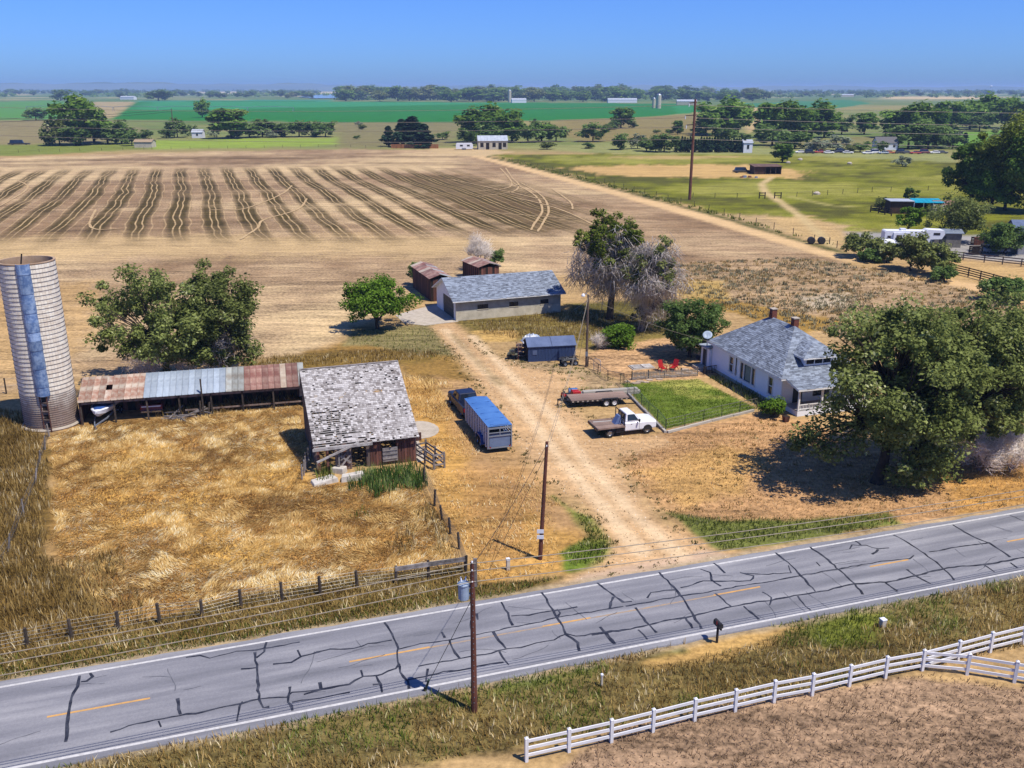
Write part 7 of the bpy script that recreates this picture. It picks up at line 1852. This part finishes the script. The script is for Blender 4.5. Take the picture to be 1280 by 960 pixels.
# ------------------------------------------------------------------ utility poles and wires
pole_m = pmat('pole_wood', C(128, 78, 62), C(88, 54, 46), scale=3, rough=.9, stretch=(1, 1, .2)); pole_g = pmat('pole_wood_grey', C(122, 104, 94), C(90, 76, 68), scale=3, rough=.9, stretch=(1, 1, .2))
def pole(name, label, px, h, r, mt, top=(0, 0), loc=None):
    t = thing(name, label, 'pole', G(*px) if loc is None else loc); MB().tube([(0, 0, -.2), (top[0] * .5, top[1] * .5, h / 2), (top[0], top[1], h)], [r, r * .85, r * .68], 10).build('shaft', mt, t); return t
def span(name, label, a, b, sag, r, mt, n=16, group=None):
    a, b = Vector(a), Vector(b); o = MB().tube([(a.lerp(b, k / n) - a) - Vector((0, 0, sag * 4 * (k / n) * (1 - k / n))) for k in range(n + 1)], r, 5).build(name, mt); o.location = a
    return tag(o, label, 'wire', group)
p1 = pole('utility_pole', 'brown wooden utility pole with a grey transformer beside the road', (593, 889), 8.15, .16, pole_m)
q1 = p1.location
tf = MB().loft([[(-.42 + r * math.cos(2 * math.pi * k / 16), .05 + r * math.sin(2 * math.pi * k / 16), z) for k in range(16)] for z, r in ((6.2, .22), (6.25, .26), (6.95, .26), (6.97, .29), (7.03, .29), (7.1, .2))]).build('transformer', pmat('transformer_grey', C(170, 190, 214), C(140, 160, 186), scale=2, rough=.45), p1)
for a in (.8, 2.6):
    MB().tube([(-.42 + .12 * math.cos(a), .05 + .12 * math.sin(a), 7.06), (-.42 + .15 * math.cos(a), .05 + .15 * math.sin(a), 7.32)], [.05, .03], 7).build('bushing', white_p, tf)
for z in (6.4, 6.8):
    MB().box(-.2, -.1, -.05, .12, z, z + .1).build('bracket', galv, p1)
MB().box(.05, .22, -.06, .06, 6.9, 8.35).build('side_crossboard', grey_wood, p1)
for z in (7.2, 7.8, 8.2):
    MB().tube([(.0, 0, z), (.0, -.16, z + .02)], [.05, .03], 6).build('insulator', white_p, p1)
for k in range(24):
    z = .6 + k * .3
    piece('staple', galv, p1, (.02 * (k % 2), -.16 + z * .006, z), (.03, .02, .05))
p2 = pole('utility_pole', 'dark wooden pole with white number plates between drive and paddock', (675, 699), 8.1, .15, pole_m, (.36, .1)); q2 = p2.location
for z in (1.55, 1.95):
    o = MB().box(-.22, .22, -.20, -.17, z, z + .26).build('number_plate', white_p, p2)
MB().tube([(.33, -.2, 7.9), (.36, .3, 7.95)], .03, 6).build('insulator', white_p, p2)
p3 = pole('yard_light_pole', 'grey yard light pole standing beside the navy shed', (733, 458), 8.0, .15, pole_g); q3 = p3.location
MB().tube([(0, 0, 7.8), (-.2, -.3, 8.15), (-.5, -.7, 8.2)], .035, 6).build('lamp_arm', galv, p3)
MB().loft([[(-.6 + r * math.cos(2 * math.pi * k / 12), -.8 + r * math.sin(2 * math.pi * k / 12), z) for k in range(12)] for z, r in ((7.98, .12), (8.0, .2), (8.12, .2), (8.22, .12), (8.3, .06))]).build('lamp_head', white_p, p3)
MB().box(-.16, .1, -.22, -.14, 1.2, 1.7).build('meter_box', galv, p3); MB().tube([(-.9, .3, 0), (-.05, .02, 6.2)], .02, 5).build('guy_wire', wire_m, p3)
p4 = pole('power_pole', 'very tall brown transmission pole standing beyond the farm lane', (862, 249.5), 26.2, .42, pmat('pole_far', C(140, 92, 74), C(104, 70, 58), scale=1, rough=.9)); q4 = p4.location
for z, w in ((25.2, 1.6), (22.0, 2.4), (19.6, 2.0)):
    MB().beam((-w, 0, z), (w * .3, 0, z + .2), .22, .25).build('crossarm', pole_g, p4); MB().tube([(-w, 0, z - .9), (-w, 0, z)], .14, 6).build('insulator', white_p, p4)
dR = Vector((ROAD_DIR.x, ROAD_DIR.y, 0))
for z, lb in ((8.15, 'upper power line strung along the road'), (7.75, 'second power line strung along the road'), (7.2, 'low telephone cable strung along the road')):
    a = q1 + Vector((0, -.1, z))
    span('power_line', lb + ' towards the silo side', a, a - dR * 62 + Vector((0, 0, .1)), .9, .022, cable_m); span('power_line', lb + ' towards the house side', a, a + dR * 64 + Vector((0, 0, .1)), .9, .022, cable_m)
span('service_line', 'service wire from the roadside pole across to the drive pole', q1 + Vector((0, .1, 7.9)), q2 + Vector((.36, .1, 7.95)), .25, .014, dark_cable)
for dx in (0, .3):
    span('service_line', 'service wires from the drive pole to the yard light pole', q2 + Vector((.36 + dx * .2, .1, 7.95 - dx)), q3 + Vector((0, 0, 7.8 - dx * .5)), .8, .014, cable_m, group='service wires over the drive')
span('service_line', 'service wire from the yard light pole to the house eave', q3 + Vector((0, 0, 7.7)), Vector((22.4, 93.2, 3.3)), .5, .014, cable_m)
span('guy_wire', 'steel guy wire slanting from the drive pole into the golden grass', q2 + Vector((.33, .1, 7.3)), G(612, 712) + Vector((0, 0, 0)), .0, .014, dark_cable)
span('guy_wire', 'steel guy wire slanting from the transformer pole down to the verge', q1 + Vector((-.1, 0, 6.1)), G(531, 862), .0, .016, dark_cable)
an = thing('guy_anchor', 'green guy-wire guard standing where the wire meets the verge', 'guard', G(531, 863), 0); MB().tube([(0, 0, -.1), (.25, -.3, .85)], .06, 7).build('sleeve', pmat('guard_green', C(40, 74, 66), C(32, 60, 54), scale=3, rough=.5), an)
MB().tube([(0, 0, 0), (.06, -.07, .2)], .1, 7).build('base', blackp, an)
nL = Vector((-260, 330, 0)); nR = Vector((330, 240, 0))
for z, dx in ((25.2, -1.6), (22.0, -2.4), (19.6, -2.0), (16.5, 0)):
    a = q4 + Vector((dx, 0, z - .5)); span('transmission_line', 'transmission cable from the tall pole over the pasture grove', a, nR + Vector((dx, 0, z)), 2.5, .055, cable_m, 24, 'transmission cables over the pasture')
    span('transmission_line', 'transmission cable from the tall pole over the stubble field', a, nL + Vector((dx, 0, z + 1)), 3.0, .055, cable_m, 24, 'transmission cables over the stubble')
lp_ = pole('power_pole', 'slim pole in the hedgerow by the small white shed', (218, 172), 17, .35, pole_g)
for z in (16.5, 15.3):
    span('transmission_line', 'dark cable strung to the slim hedgerow pole', lp_.location + Vector((0, 0, z)), Vector((-250, 300, z + 3)), 2.5, .09, dark_cable, 20, 'cables at the hedgerow pole')

# loose stones on the drive
rng = np.random.default_rng(611); X, Y = in_px([(537, 404), (620, 430), (740, 470), (840, 548), (915, 694), (700, 736), (630, 560), (560, 450)], 9, rng, mask=lambda X, Y, r: sdf(DRW[0], X, Y) < .3)
n = len(X); sz = rng.uniform(.02, .09, n) * rng.uniform(.5, 1.2, n); a = rng.random(n) * 6.28
P = [np.stack([X + sz * np.cos(a + k * 2.09), Y + sz * np.sin(a + k * 2.09), np.full(n, -.01)], 1) for k in range(3)] + [np.stack([X, Y, sz * .8], 1)]
V = np.stack(P, 1).reshape(-1, 3); i = np.arange(n) * 4; F = np.stack([i, i + 1, i + 3, i + 1, i + 2, i + 3, i + 2, i, i + 3], 1).ravel()
o = link(bpy.data.objects.new('gravel_stones', mesh_np('gravel_stones', V, F, np.full(n * 3, 3), leafmat('stone_tint', C(128, 104, 78), C(208, 184, 152), 0, C(236, 222, 200)), np.repeat(rng.random(n), 4)))); o['kind'] = 'stuff'; tag(o, 'loose stones scattered over the gravel drive', 'gravel')
# ------------------------------------------------------------------ neighbours and the far country
def gable(name, label, cat, px, L_, W_, E_, R_, rz_, wallm, roofm, wins=0, winm=None, door=None, overhang=.3, panels=0):
    """gabled building: x along the front, y to the back, base at its front left corner"""
    t = thing(name, label, cat, G(*px), rz_)
    m = MB().box(0, L_, 0, W_, -.2, E_); m.prism([(0, E_), (W_, E_), (W_ / 2, R_)], 'x', 0.01, L_ - .01); m.build('wall', wallm, t)
    o = overhang; sl_ = (R_ - E_) / (W_ / 2)
    def slope_(x0, x1, s, nm):
        y0 = -o if s else W_ + o; z0 = E_ - o * sl_
        MB().hexa([(x0, y0, z0 + .02), (x1, y0, z0 + .02), (x1, W_ / 2, R_ + .02), (x0, W_ / 2, R_ + .02)], [(x0, y0, z0 + .14), (x1, y0, z0 + .14), (x1, W_ / 2, R_ + .14), (x0, W_ / 2, R_ + .14)]).build(nm, roofm, t)
    if panels:
        for k in range(panels):
            a = -o + (L_ + 2 * o) * k / panels; slope_(a, a + (L_ + 2 * o) / panels - .04, 1, 'roof_panel')
        slope_(-o, L_ + o, 0, 'roof')
    else:
        slope_(-o, L_ + o, 1, 'roof'); slope_(-o, L_ + o, 0, 'roof')
    for k in range(wins):
        x = (k + .5) * L_ / wins; w = MB().box(x - .55, x + .55, -.05, -.012, E_ * .38, E_ * .78).build('window', winm or glass, t)
        MB().box(x - .62, x + .62, -.07, -.052, E_ * .36, E_ * .38).build('sill', trim, w)
    if door:
        MB().box(door - .6, door + .6, -.05, -.012, 0, E_ * .78).build('door', dm, t)
    return t
silver_roof = pmat('silver_roof', C(216, 222, 232), C(190, 198, 210), scale=.5, rough=.5, metal=.2)
cream = pmat('cream_wall', C(222, 212, 190), C(196, 186, 166), scale=.6, rough=.9); brown_w = pmat('brown_boards', C(96, 70, 58), C(66, 50, 44), scale=1, rough=.95)
rb = gable('ranch_building', 'long cream ranch building with silver roof at the end of the lane', 'building', (598, 187), 14.5, 9, 4.2, 6.4, math.radians(6), cream, silver_roof, 0, panels=9)
for k in (1.8, 4.6, 7.8, 10.8, 13.0):
    MB().box(k - .8, k + .8, -.06, -.012, .0 if k in (4.6, 10.8) else 1.2, 3.2).build('stall_opening', dark_in, rb)
cp_ = thing('camper', 'small white travel trailer beside the long ranch building', 'camper', G(570, 187.5), math.radians(4))
MB().prism([(0, .6), (.4, .5), (8.0, .5), (8.4, 1.0), (8.4, 2.4), (7.8, 3.2), (.4, 3.2), (0, 2.6)], 'y', 0, 3).build('body', white_p, cp_)
for x in (2.0, 5.4):
    MB().box(x, x + 1.4, -.04, -.01, 1.7, 2.5).build('window', glass, cp_)
for x in (3.4, 4.4):
    wheel(cp_, x, .1, .5, .3, galv, -1)
bf = thing('board_fence', 'rusty orange board fence below the dark spruces', 'fence', G(490, 185.5), 0)
for k in range(26):
    piece('board', pmat('orange_boards', C(190, 126, 78), C(150, 98, 62), scale=1, rough=.9, rnd=.2), bf, (k * .92, 0, 1.0), (.86, .08, 2.1))
ds = thing('open_shed', 'dark open-fronted livestock shed in the pasture', 'shed', G(943, 218), math.radians(4))
for k in range(6):
    MB().beam((k * 1.9, 0, -.1), (k * 1.9, 0, 2.6), .2, .2).build('post', post_m, ds)
MB().box(0, 9.5, 5.4, 5.6, 0, 3.0).build('back_wall', brown_w, ds); MB().box(-.1, 0.1, .1, 5.4, 0, 2.6).build('end_wall', brown_w, ds); MB().box(9.4, 9.6, .1, 5.4, 0, 2.6).build('end_wall', brown_w, ds); MB().box(.1, 3.9, .1, .2, 0, 2.5).build('front_wall', brown_w, ds)
for k in range(10):
    a = -.4 + k * 1.04
    MB().hexa([(a, -.5, 2.6), (a + 1.0, -.5, 2.6), (a + 1.0, 6, 3.1), (a, 6, 3.1)], [(a, -.5, 2.72), (a + 1.0, -.5, 2.72), (a + 1.0, 6, 3.22), (a, 6, 3.22)]).build('roof_sheet', pmat('brown_roof', C(128, 100, 86), C(100, 80, 70), scale=.8, rough=.9, rnd=.15), ds)
def car(px, rz_, label, paint, group=None, van=False, name='parked_car', L_=4.6, H_=1.45):
    t = thing(name, label, 'van' if van else 'car', G(*px), rz_, group); h = L_ / 2
    zb = .95 if not van else 1.1
    MB().loft([rr(h, .7, .4, .75, .1), rr(h - .15, .84, .32, .85, .1), rr(h * .5, .88, .3, zb, .1, .95), rr(-h * .85, .88, .3, zb, .1, .95), rr(-h, .75, .4, zb - .1, .1)]).build('body', paint, t)
    x0, x1 = (h * .42, -h * .82) if not van else (h * .62, -h * .95); Hh = H_ if not van else 2.1
    MB().hexa([(x1, -.8, zb - .02), (x0, -.8, zb - .02), (x0, .8, zb - .02), (x1, .8, zb - .02)], [(x1 + .35, -.62, Hh - .06), (x0 - .6, -.62, Hh - .06), (x0 - .6, .62, Hh - .06), (x1 + .35, .62, Hh - .06)]).build('glasshouse', glass, t)
    MB().hexa([(x1 + .3, -.64, Hh - .06), (x0 - .56, -.64, Hh - .06), (x0 - .56, .64, Hh - .06), (x1 + .3, .64, Hh - .06)], [(x1 + .45, -.56, Hh), (x0 - .7, -.56, Hh), (x0 - .7, .56, Hh), (x1 + .45, .56, Hh)]).build('roof', paint, t)
    for x in (h * .62, -h * .6):
        for s in (-1, 1):
            wheel(t, x, s * .78, .32, .2, galv, s)
    return t
car((928, 216), math.radians(5), 'dark car beside the open-fronted pasture shed', blackp, L_=7.0, H_=2.0)
car((24, 181), math.radians(10), 'dark vehicle alone on the grass before the far farmstead', blackp, L_=11, H_=2.6)
pg = thing('junk_pile', 'scattered junk on bare ground in front of the pasture shed', 'junk', G(936, 222), 0)
for k in range(10):
    x, y = srng.uniform(-3, 3), srng.uniform(-1.5, 1.5); s = srng.uniform(.3, .7)
    MB().hexa([(x - s, y - s * .6, -.05), (x + s, y - s * .6, -.05), (x + s, y + s * .6, -.05), (x - s, y + s * .6, -.05)], [(x - s * .6, y - s * .5, s), (x + s * .8, y - s * .4, s * .8), (x + s * .7, y + s * .5, s), (x - s * .7, y + s * .4, s * .9)]).build('scrap', (galv, rust, old_wood)[k % 3], pg)
# row of things along the far lot
lot = [(872, 189.5, trim), (884, 190, rust), (1000, 191.5, trim), (1012, 192, blackp), (1024, 191.5, redp), (1036, 192, trim), (1048, 191, navyp), (1060, 192, trim), (1084, 192.5, trim), (1094, 192, trim), (1104, 192.5, galv), (1112, 192, pmat('orange_paint', C(214, 110, 60), rough=.5)), (1124, 192, blackp), (1134, 192, greyp), (1144, 192.5, redp), (1156, 192, maroon), (1168, 192, trim), (1178, 192, greyp), (1232, 193, trim), (1244, 193, blackp)]
for i, (x, y, mt) in enumerate(lot):
    cw = {'white_trim': 'white', 'rusty_iron': 'rusty', 'black_steel': 'black', 'red_paint': 'red', 'navy_paint': 'navy', 'galvanised': 'silver', 'orange_paint': 'orange', 'grey_plastic': 'grey', 'maroon_paint': 'maroon'}[mt.name]
    car((x, y), math.radians(srng.uniform(-15, 15)) + (0 if i % 2 else math.pi), cw + (' van' if i % 3 == 0 else ' car') + ' parked in the long row beyond the pasture', mt, 'vehicles parked beyond the pasture', van=i % 3 == 0, L_=4.8)
gable('white_shed', 'narrow white shed at the end of the cedar windbreak', 'shed', (929, 191), 4.2, 5, 4.6, 5.8, 0, white_p, silver_roof, 1)
gable('cottage', 'white cottage under the dark trees beyond the pasture', 'house', (1096, 187.5), 10, 7, 3.4, 6.0, 0, white_p, pmat('cottage_roof', C(120, 118, 120), rough=.9), 3, door=3)
gable('white_shed', 'small white shed in the hedgerow below the crop field', 'shed', (240, 172.5), 6.5, 5, 3.4, 5, 0, white_p, silver_roof, 1)
gable('farm_shed', 'low tan shed among the trees of the far farmstead', 'shed', (168, 184.5), 9, 6, 2.8, 4, 0, cream, pmat('tan_roof', C(190, 166, 134), rough=.9), 0)
# far concrete silos
for px, h, w, lb in (((637, 128), 24, 7, 'thin pale silo rising from the treeline beyond the crop'), ((823, 135.5), 19, 7.5, 'pale stubby silo at the crop field edge'), ((817, 135), 14, 5, 'short dark silo beside the pale stubby one')):
    t = thing('distant_silo', lb, 'silo', G(*px)); n = 16
    MB().loft([[(r * math.cos(2 * math.pi * k / n), r * math.sin(2 * math.pi * k / n), z) for k in range(n)] for z, r in ((-1, w / 2), (h, w / 2))]).build('barrel', cream if 'pale' in lb else greyp, t)
    MB().loft([[(r * math.cos(2 * math.pi * k / n), r * math.sin(2 * math.pi * k / n), z) for k in range(n)] for z, r in ((h, w / 2 + .1), (h + w * .18, w * .38), (h + w * .3, w * .08))]).build('dome', galv, t)
wtw = thing('water_tower', 'tiny white water tower on the hazy horizon', 'tower', G(1238, 114.6)); 
MB().loft([[(r * math.cos(2 * math.pi * k / 14), r * math.sin(2 * math.pi * k / 14), z) for k in range(14)] for z, r in ((0, 5), (30, 4), (36, 10), (42, 13), (48, 10), (51, 2))]).build('tank', white_p, wtw)
for i, (x, y, L_) in enumerate(((455, 122.5, 40), (520, 122, 70), (700, 123, 40), (760, 128.5, 60), (1050, 121, 50), (640, 128.6, 30), (846, 131, 36), (150, 124.5, 40), (880, 122, 36), (575, 122.5, 36))):
    gable('distant_barn', 'tiny pale barn showing among the treeline trees', 'barn', (x, y), L_, 14, 6, 9, srng.uniform(-.2, .2), white_p if i % 2 else cream, silver_roof, 0).__setitem__('group', 'barns along the treeline')
# centre-pivot irrigation in the crop
cpv = thing('pivot_sprinkler', 'long spindly centre-pivot sprinkler standing in the green crop', 'irrigation', G(255, 139), math.radians(-7))
for k in range(7):
    x = -250 + k * 62
    for s in (-1, 1):
        MB().beam((x, s * 3, 0), (x, 0, 5), .35, .35).build('tower_leg', galv, cpv)
    if k < 6:
        MB().tube([(x, 0, 5), (x + 20, 0, 6.2), (x + 42, 0, 6.2), (x + 62, 0, 5)], .3, 5).build('pipe', galv, cpv)
# neighbour's place on the right
rv = thing('camper', 'large white fifth-wheel camper behind the pale grey-green tree', 'camper', G(1104, 311), math.radians(-6))
MB().prism([(0, .7), (0, 3.2), (.2, 3.4), (7.4, 3.4), (7.8, 3.7), (10.6, 3.6), (10.9, 2.9), (10.4, 2.0), (8.4, 1.9), (8.0, .7)], 'y', 0, 2.5).build('body', white_p, rv)
MB().box(1.5, 5.2, -.45, -.005, 1.0, 3.1).build('slide_out', white_p, rv)
for x, w, z, h, y in ((.5, .6, 1.9, .6, 0), (2.0, 1.0, 2.0, .7, -.45), (3.8, .8, 2.0, .7, -.45), (6.0, .9, 2.0, .6, 0), (8.8, 1.2, 2.7, .45, 0)):
    MB().box(x, x + w, y - .03, y - .008, z, z + h).build('window', glass, rv)
for x in (4.2, 5.2):
    wheel(rv, x, .02, .42, .25, galv, -1)
MB().box(3.0, 4.0, .8, 1.7, 3.4, 3.75).build('roof_unit', white_p, rv); MB().box(8.6, 8.8, .3, .5, 0, 1.9).build('landing_leg', galv, rv)
tk = thing('water_tank', 'white plastic water tank in front of the fifth-wheel camper', 'tank', G(1110, 316.5) + Vector((0, 1.2, 0)), 0)
MB().loft([[(r * math.cos(2 * math.pi * k / 18), r * math.sin(2 * math.pi * k / 18), z) for k in range(18)] for z, r in ((0, 1.35), (.1, 1.45), (1.9, 1.45), (2.3, 1.2), (2.5, .4))]).build('barrel', white_p, tk, smooth=True)
MB().loft([[(r * math.cos(2 * math.pi * k / 10), r * math.sin(2 * math.pi * k / 10), z) for k in range(10)] for z, r in ((2.48, .3), (2.62, .3))]).build('lid', greyp, tk)
gable('tin_shed', 'grey tin lean-to at the nose of the fifth-wheel camper', 'shed', (1166, 309), 5.0, 3.4, 2.7, 3.2, math.radians(-8), pmat('grey_boards', C(150, 146, 140), C(112, 108, 104), scale=1, rough=.9), galv, 0, door=1.6)
stb = thing('stable', 'ramshackle stable with bright turquoise roof sheet in the pasture', 'stable', G(1112, 267), math.radians(-6))
turq = pmat('turquoise_tarp', C(30, 178, 206), C(24, 150, 184), scale=.6, rough=.5)
MB().box(0, 5.2, 0, 4.6, -.1, 2.9).build('dark_stall', brown_w, stb); MB().box(-.3, 5.4, -.4, 4.9, 2.92, 3.1).build('roof', silver_roof, stb)
for k in range(4):
    MB().beam((5.4 + k * 2.2, -.2, -.1), (5.4 + k * 2.2, -.2, 2.7), .16, .16).build('post', trim, stb)
for k in range(6):
    a = 5.5 + k * 1.15
    MB().hexa([(a, -.6, 2.7), (a + 1.1, -.6, 2.7), (a + 1.1, 4.4, 3.2), (a, 4.4, 3.2)], [(a, -.6, 2.8), (a + 1.1, -.6, 2.8), (a + 1.1, 4.4, 3.3), (a, 4.4, 3.3)]).build('roof_sheet', turq, stb)
MB().box(5.5, 12, 4.2, 4.4, 0, 3.0).build('back_wall', brown_w, stb); MB().box(9.6, 12.4, -1.2, 2.2, -.1, 2.3).build('feed_room', cream, stb); MB().box(10.4, 11.3, -1.24, -1.21, 0, 1.8).build('door', brown_w, stb)
gable('tin_shed', 'pair of patched grey hutches beyond the turquoise stable roof', 'shed', (1168, 268), 6.4, 4, 2.3, 3.0, math.radians(-6), pmat('patched_wall', C(190, 170, 156), C(128, 104, 94), scale=.5, rough=.9), pmat('rust_roof', C(160, 120, 108), rough=.9), 2, dark_in)
def rail_fence(label, pts, h, mt, spacing, zs, w=.12, group=None, pw=.14):
    P = [G(x, y) for x, y in pts]; f = thing('plank_fence', label, 'fence', P[0], 0, group); o0 = P[0]; posts = []
    for a, b in zip(P[:-1], P[1:]):
        n = max(1, round((b - a).length / spacing)); posts += [a.lerp(b, k / n) for k in range(n)]
    posts.append(P[-1])
    for p in posts:
        piece('post', mt, f, p - o0 + Vector((0, 0, h / 2 - .05)), (pw, pw, h + .1))
    for a, b in zip(posts[:-1], posts[1:]):
        for z in zs:
            bar('rail', mt, f, a - o0 + Vector((0, -.09, z)), b - o0 + Vector((0, -.09, z)), .05, w)
    return f
darkrail = pmat('dark_rail', C(72, 58, 52), C(50, 42, 38), scale=2, rough=.9, rnd=.2)
rail_fence('dark four-rail plank fence along the neighbour paddock', [(1176, 338), (1210, 346), (1290, 368)], 1.5, darkrail, 2.6, (.35, .7, 1.05, 1.4), .16)
rail_fence('grey plank fence beside the neighbour gravel yard', [(1178, 322), (1230, 328), (1300, 336)], 1.4, pmat('grey_rail', C(120, 110, 104), C(84, 76, 72), scale=2, rough=.9, rnd=.2), 3.0, (.45, .85, 1.3), .16)
rail_fence('brown corral fence running out from the turquoise stable', [(1088, 265), (1098, 266.5), (1114, 270)], 1.6, darkrail, 2.2, (.5, 1.0, 1.5), .2, pw=.22)
rail_fence('short gate posts where the pasture track passes', [(949, 248), (956, 248)], 1.7, darkrail, 1.6, (.8, 1.5), .2, pw=.25)
rail_fence('short gate posts on the other side of the pasture track', [(968, 248), (976, 248)], 1.7, darkrail, 1.6, (.8, 1.5), .2, pw=.25)
for lb, pts, sp_ in (('line of thin posts across the middle of the pasture', [(866, 247), (949, 248)], 6), ('line of thin posts across the pasture beyond the track', [(976, 247), (1090, 240), (1160, 238)], 6), ('post line along the far side of the stubble field', [(190, 187), (420, 183.5), (535, 187)], 9), ('post line along the farm lane', [(1046, 310), (905, 268), (756, 229), (640, 201.5)], 8), ('post line below the far farmstead meadow', [(-30, 192), (100, 189), (180, 187)], 9)):
    wire_fence('post_line', lb, pts, 1.4, post_m, sp_, (.9,), .16, .012, rs=frng2)
hb_ = thing('tractor_implement', 'pair of black round feeders at the end of the lane', 'feeder', G(1020, 305), 0)
for x in (-1.0, 1.0):
    n = 16; m = MB().loft([[(x + r * math.cos(2 * math.pi * k / n), y, .7 + r * math.sin(2 * math.pi * k / n)) for k in range(n)] for y, r in ((-.45, .55), (-.4, .7), (.4, .7), (.45, .55))]); m.build('ring', blackp, hb_)
MB().beam((2.6, 0, 0), (2.6, 0, 1.3), .15, .15).build('post', post_m, hb_); MB().beam((-2.6, 0, .6), (2.6, 0, .6), .1, .1).build('axle', blackp, hb_)
nh_ = gable('neighbour_house', 'grey neighbour house with blue-grey roof beside the dark ragged tree', 'house', (1271, 318), 12, 9, 3.0, 5.6, math.radians(-8), pmat('grey_siding', C(176, 178, 184), C(150, 152, 158), scale=.8, rough=.8), pmat('bluegrey_roof', C(112, 128, 160), C(92, 106, 136), scale=1, rough=.85), 3, door=6)
car((1245, 311), math.radians(4), 'dark pickup parked in the neighbour gravel yard', blackp, van=False, L_=5.4, H_=1.8)
car((1244, 316), math.radians(-4), 'silver car parked before the dark pickup in the gravel yard', galv, L_=4.8)
car((1240, 305), math.radians(4), 'grey van parked behind the dark pickup', greyp, van=True, L_=5.0)
for px, lb, mt in (((1219, 318), 'dark open crate standing on the neighbour gravel yard', dark_in), ((1221, 306), 'rust-red stack of pallets behind the dark crate', red_wood)):
    c = thing('crate', lb, 'crate', G(*px), .1)
    for k in range(5):
        piece('slat', mt, c, (0, -.55, .2 + k * .27), (2.0, .06, .2)); piece('slat', mt, c, (0, .55, .2 + k * .27), (2.0, .06, .2))
    for x in (-.95, .95):
        for y in (-.5, .5):
            piece('corner_post', mt, c, (x, y, .7), (.12, .1, 1.45))
    piece('top', mt, c, (0, 0, 1.46), (2.1, 1.25, .06))
# cows and rocks in the pasture would be specks; a few stones only
for x, y in ((1021, 243), (1000, 200), (985, 204), (1062, 205)):
    p = G(x, y); m = MB(); P = [[(r * math.cos(2 * math.pi * k / 8) * srng.uniform(.8, 1.2), r * math.sin(2 * math.pi * k / 8) * srng.uniform(.8, 1.2), z) for k in range(8)] for z, r in ((-.2, 1.0), (.4, 1.0), (.8, .5))]
    o = m.loft(P).build('boulder', concrete); o.location = p; tag(o, 'pale boulder lying in the green pasture', 'rock', 'boulders in the pasture')

# ------------------------------------------------------------------ haze
m = MB().box(-30000, 30000, -400, 25500, -42, 66); hz_o = m.build('haze', None); hz_o['kind'] = 'stuff'; tag(hz_o, 'pale blue summer haze over the far country', 'haze')
hm_ = bpy.data.materials.new('haze'); hm_.use_nodes = True; nt = hm_.node_tree; nt.nodes.clear()
pv = node(nt, 'ShaderNodeVolumePrincipled'); pv.inputs['Color'].default_value = (0.44, 0.64, 1.0, 1); pv.inputs['Density'].default_value = 0.00011; pv.inputs['Anisotropy'].default_value = 0.0
oo = node(nt, 'ShaderNodeOutputMaterial'); nt.links.new(pv.outputs[0], oo.inputs['Volume'])
hz_o.data.materials.append(hm_)
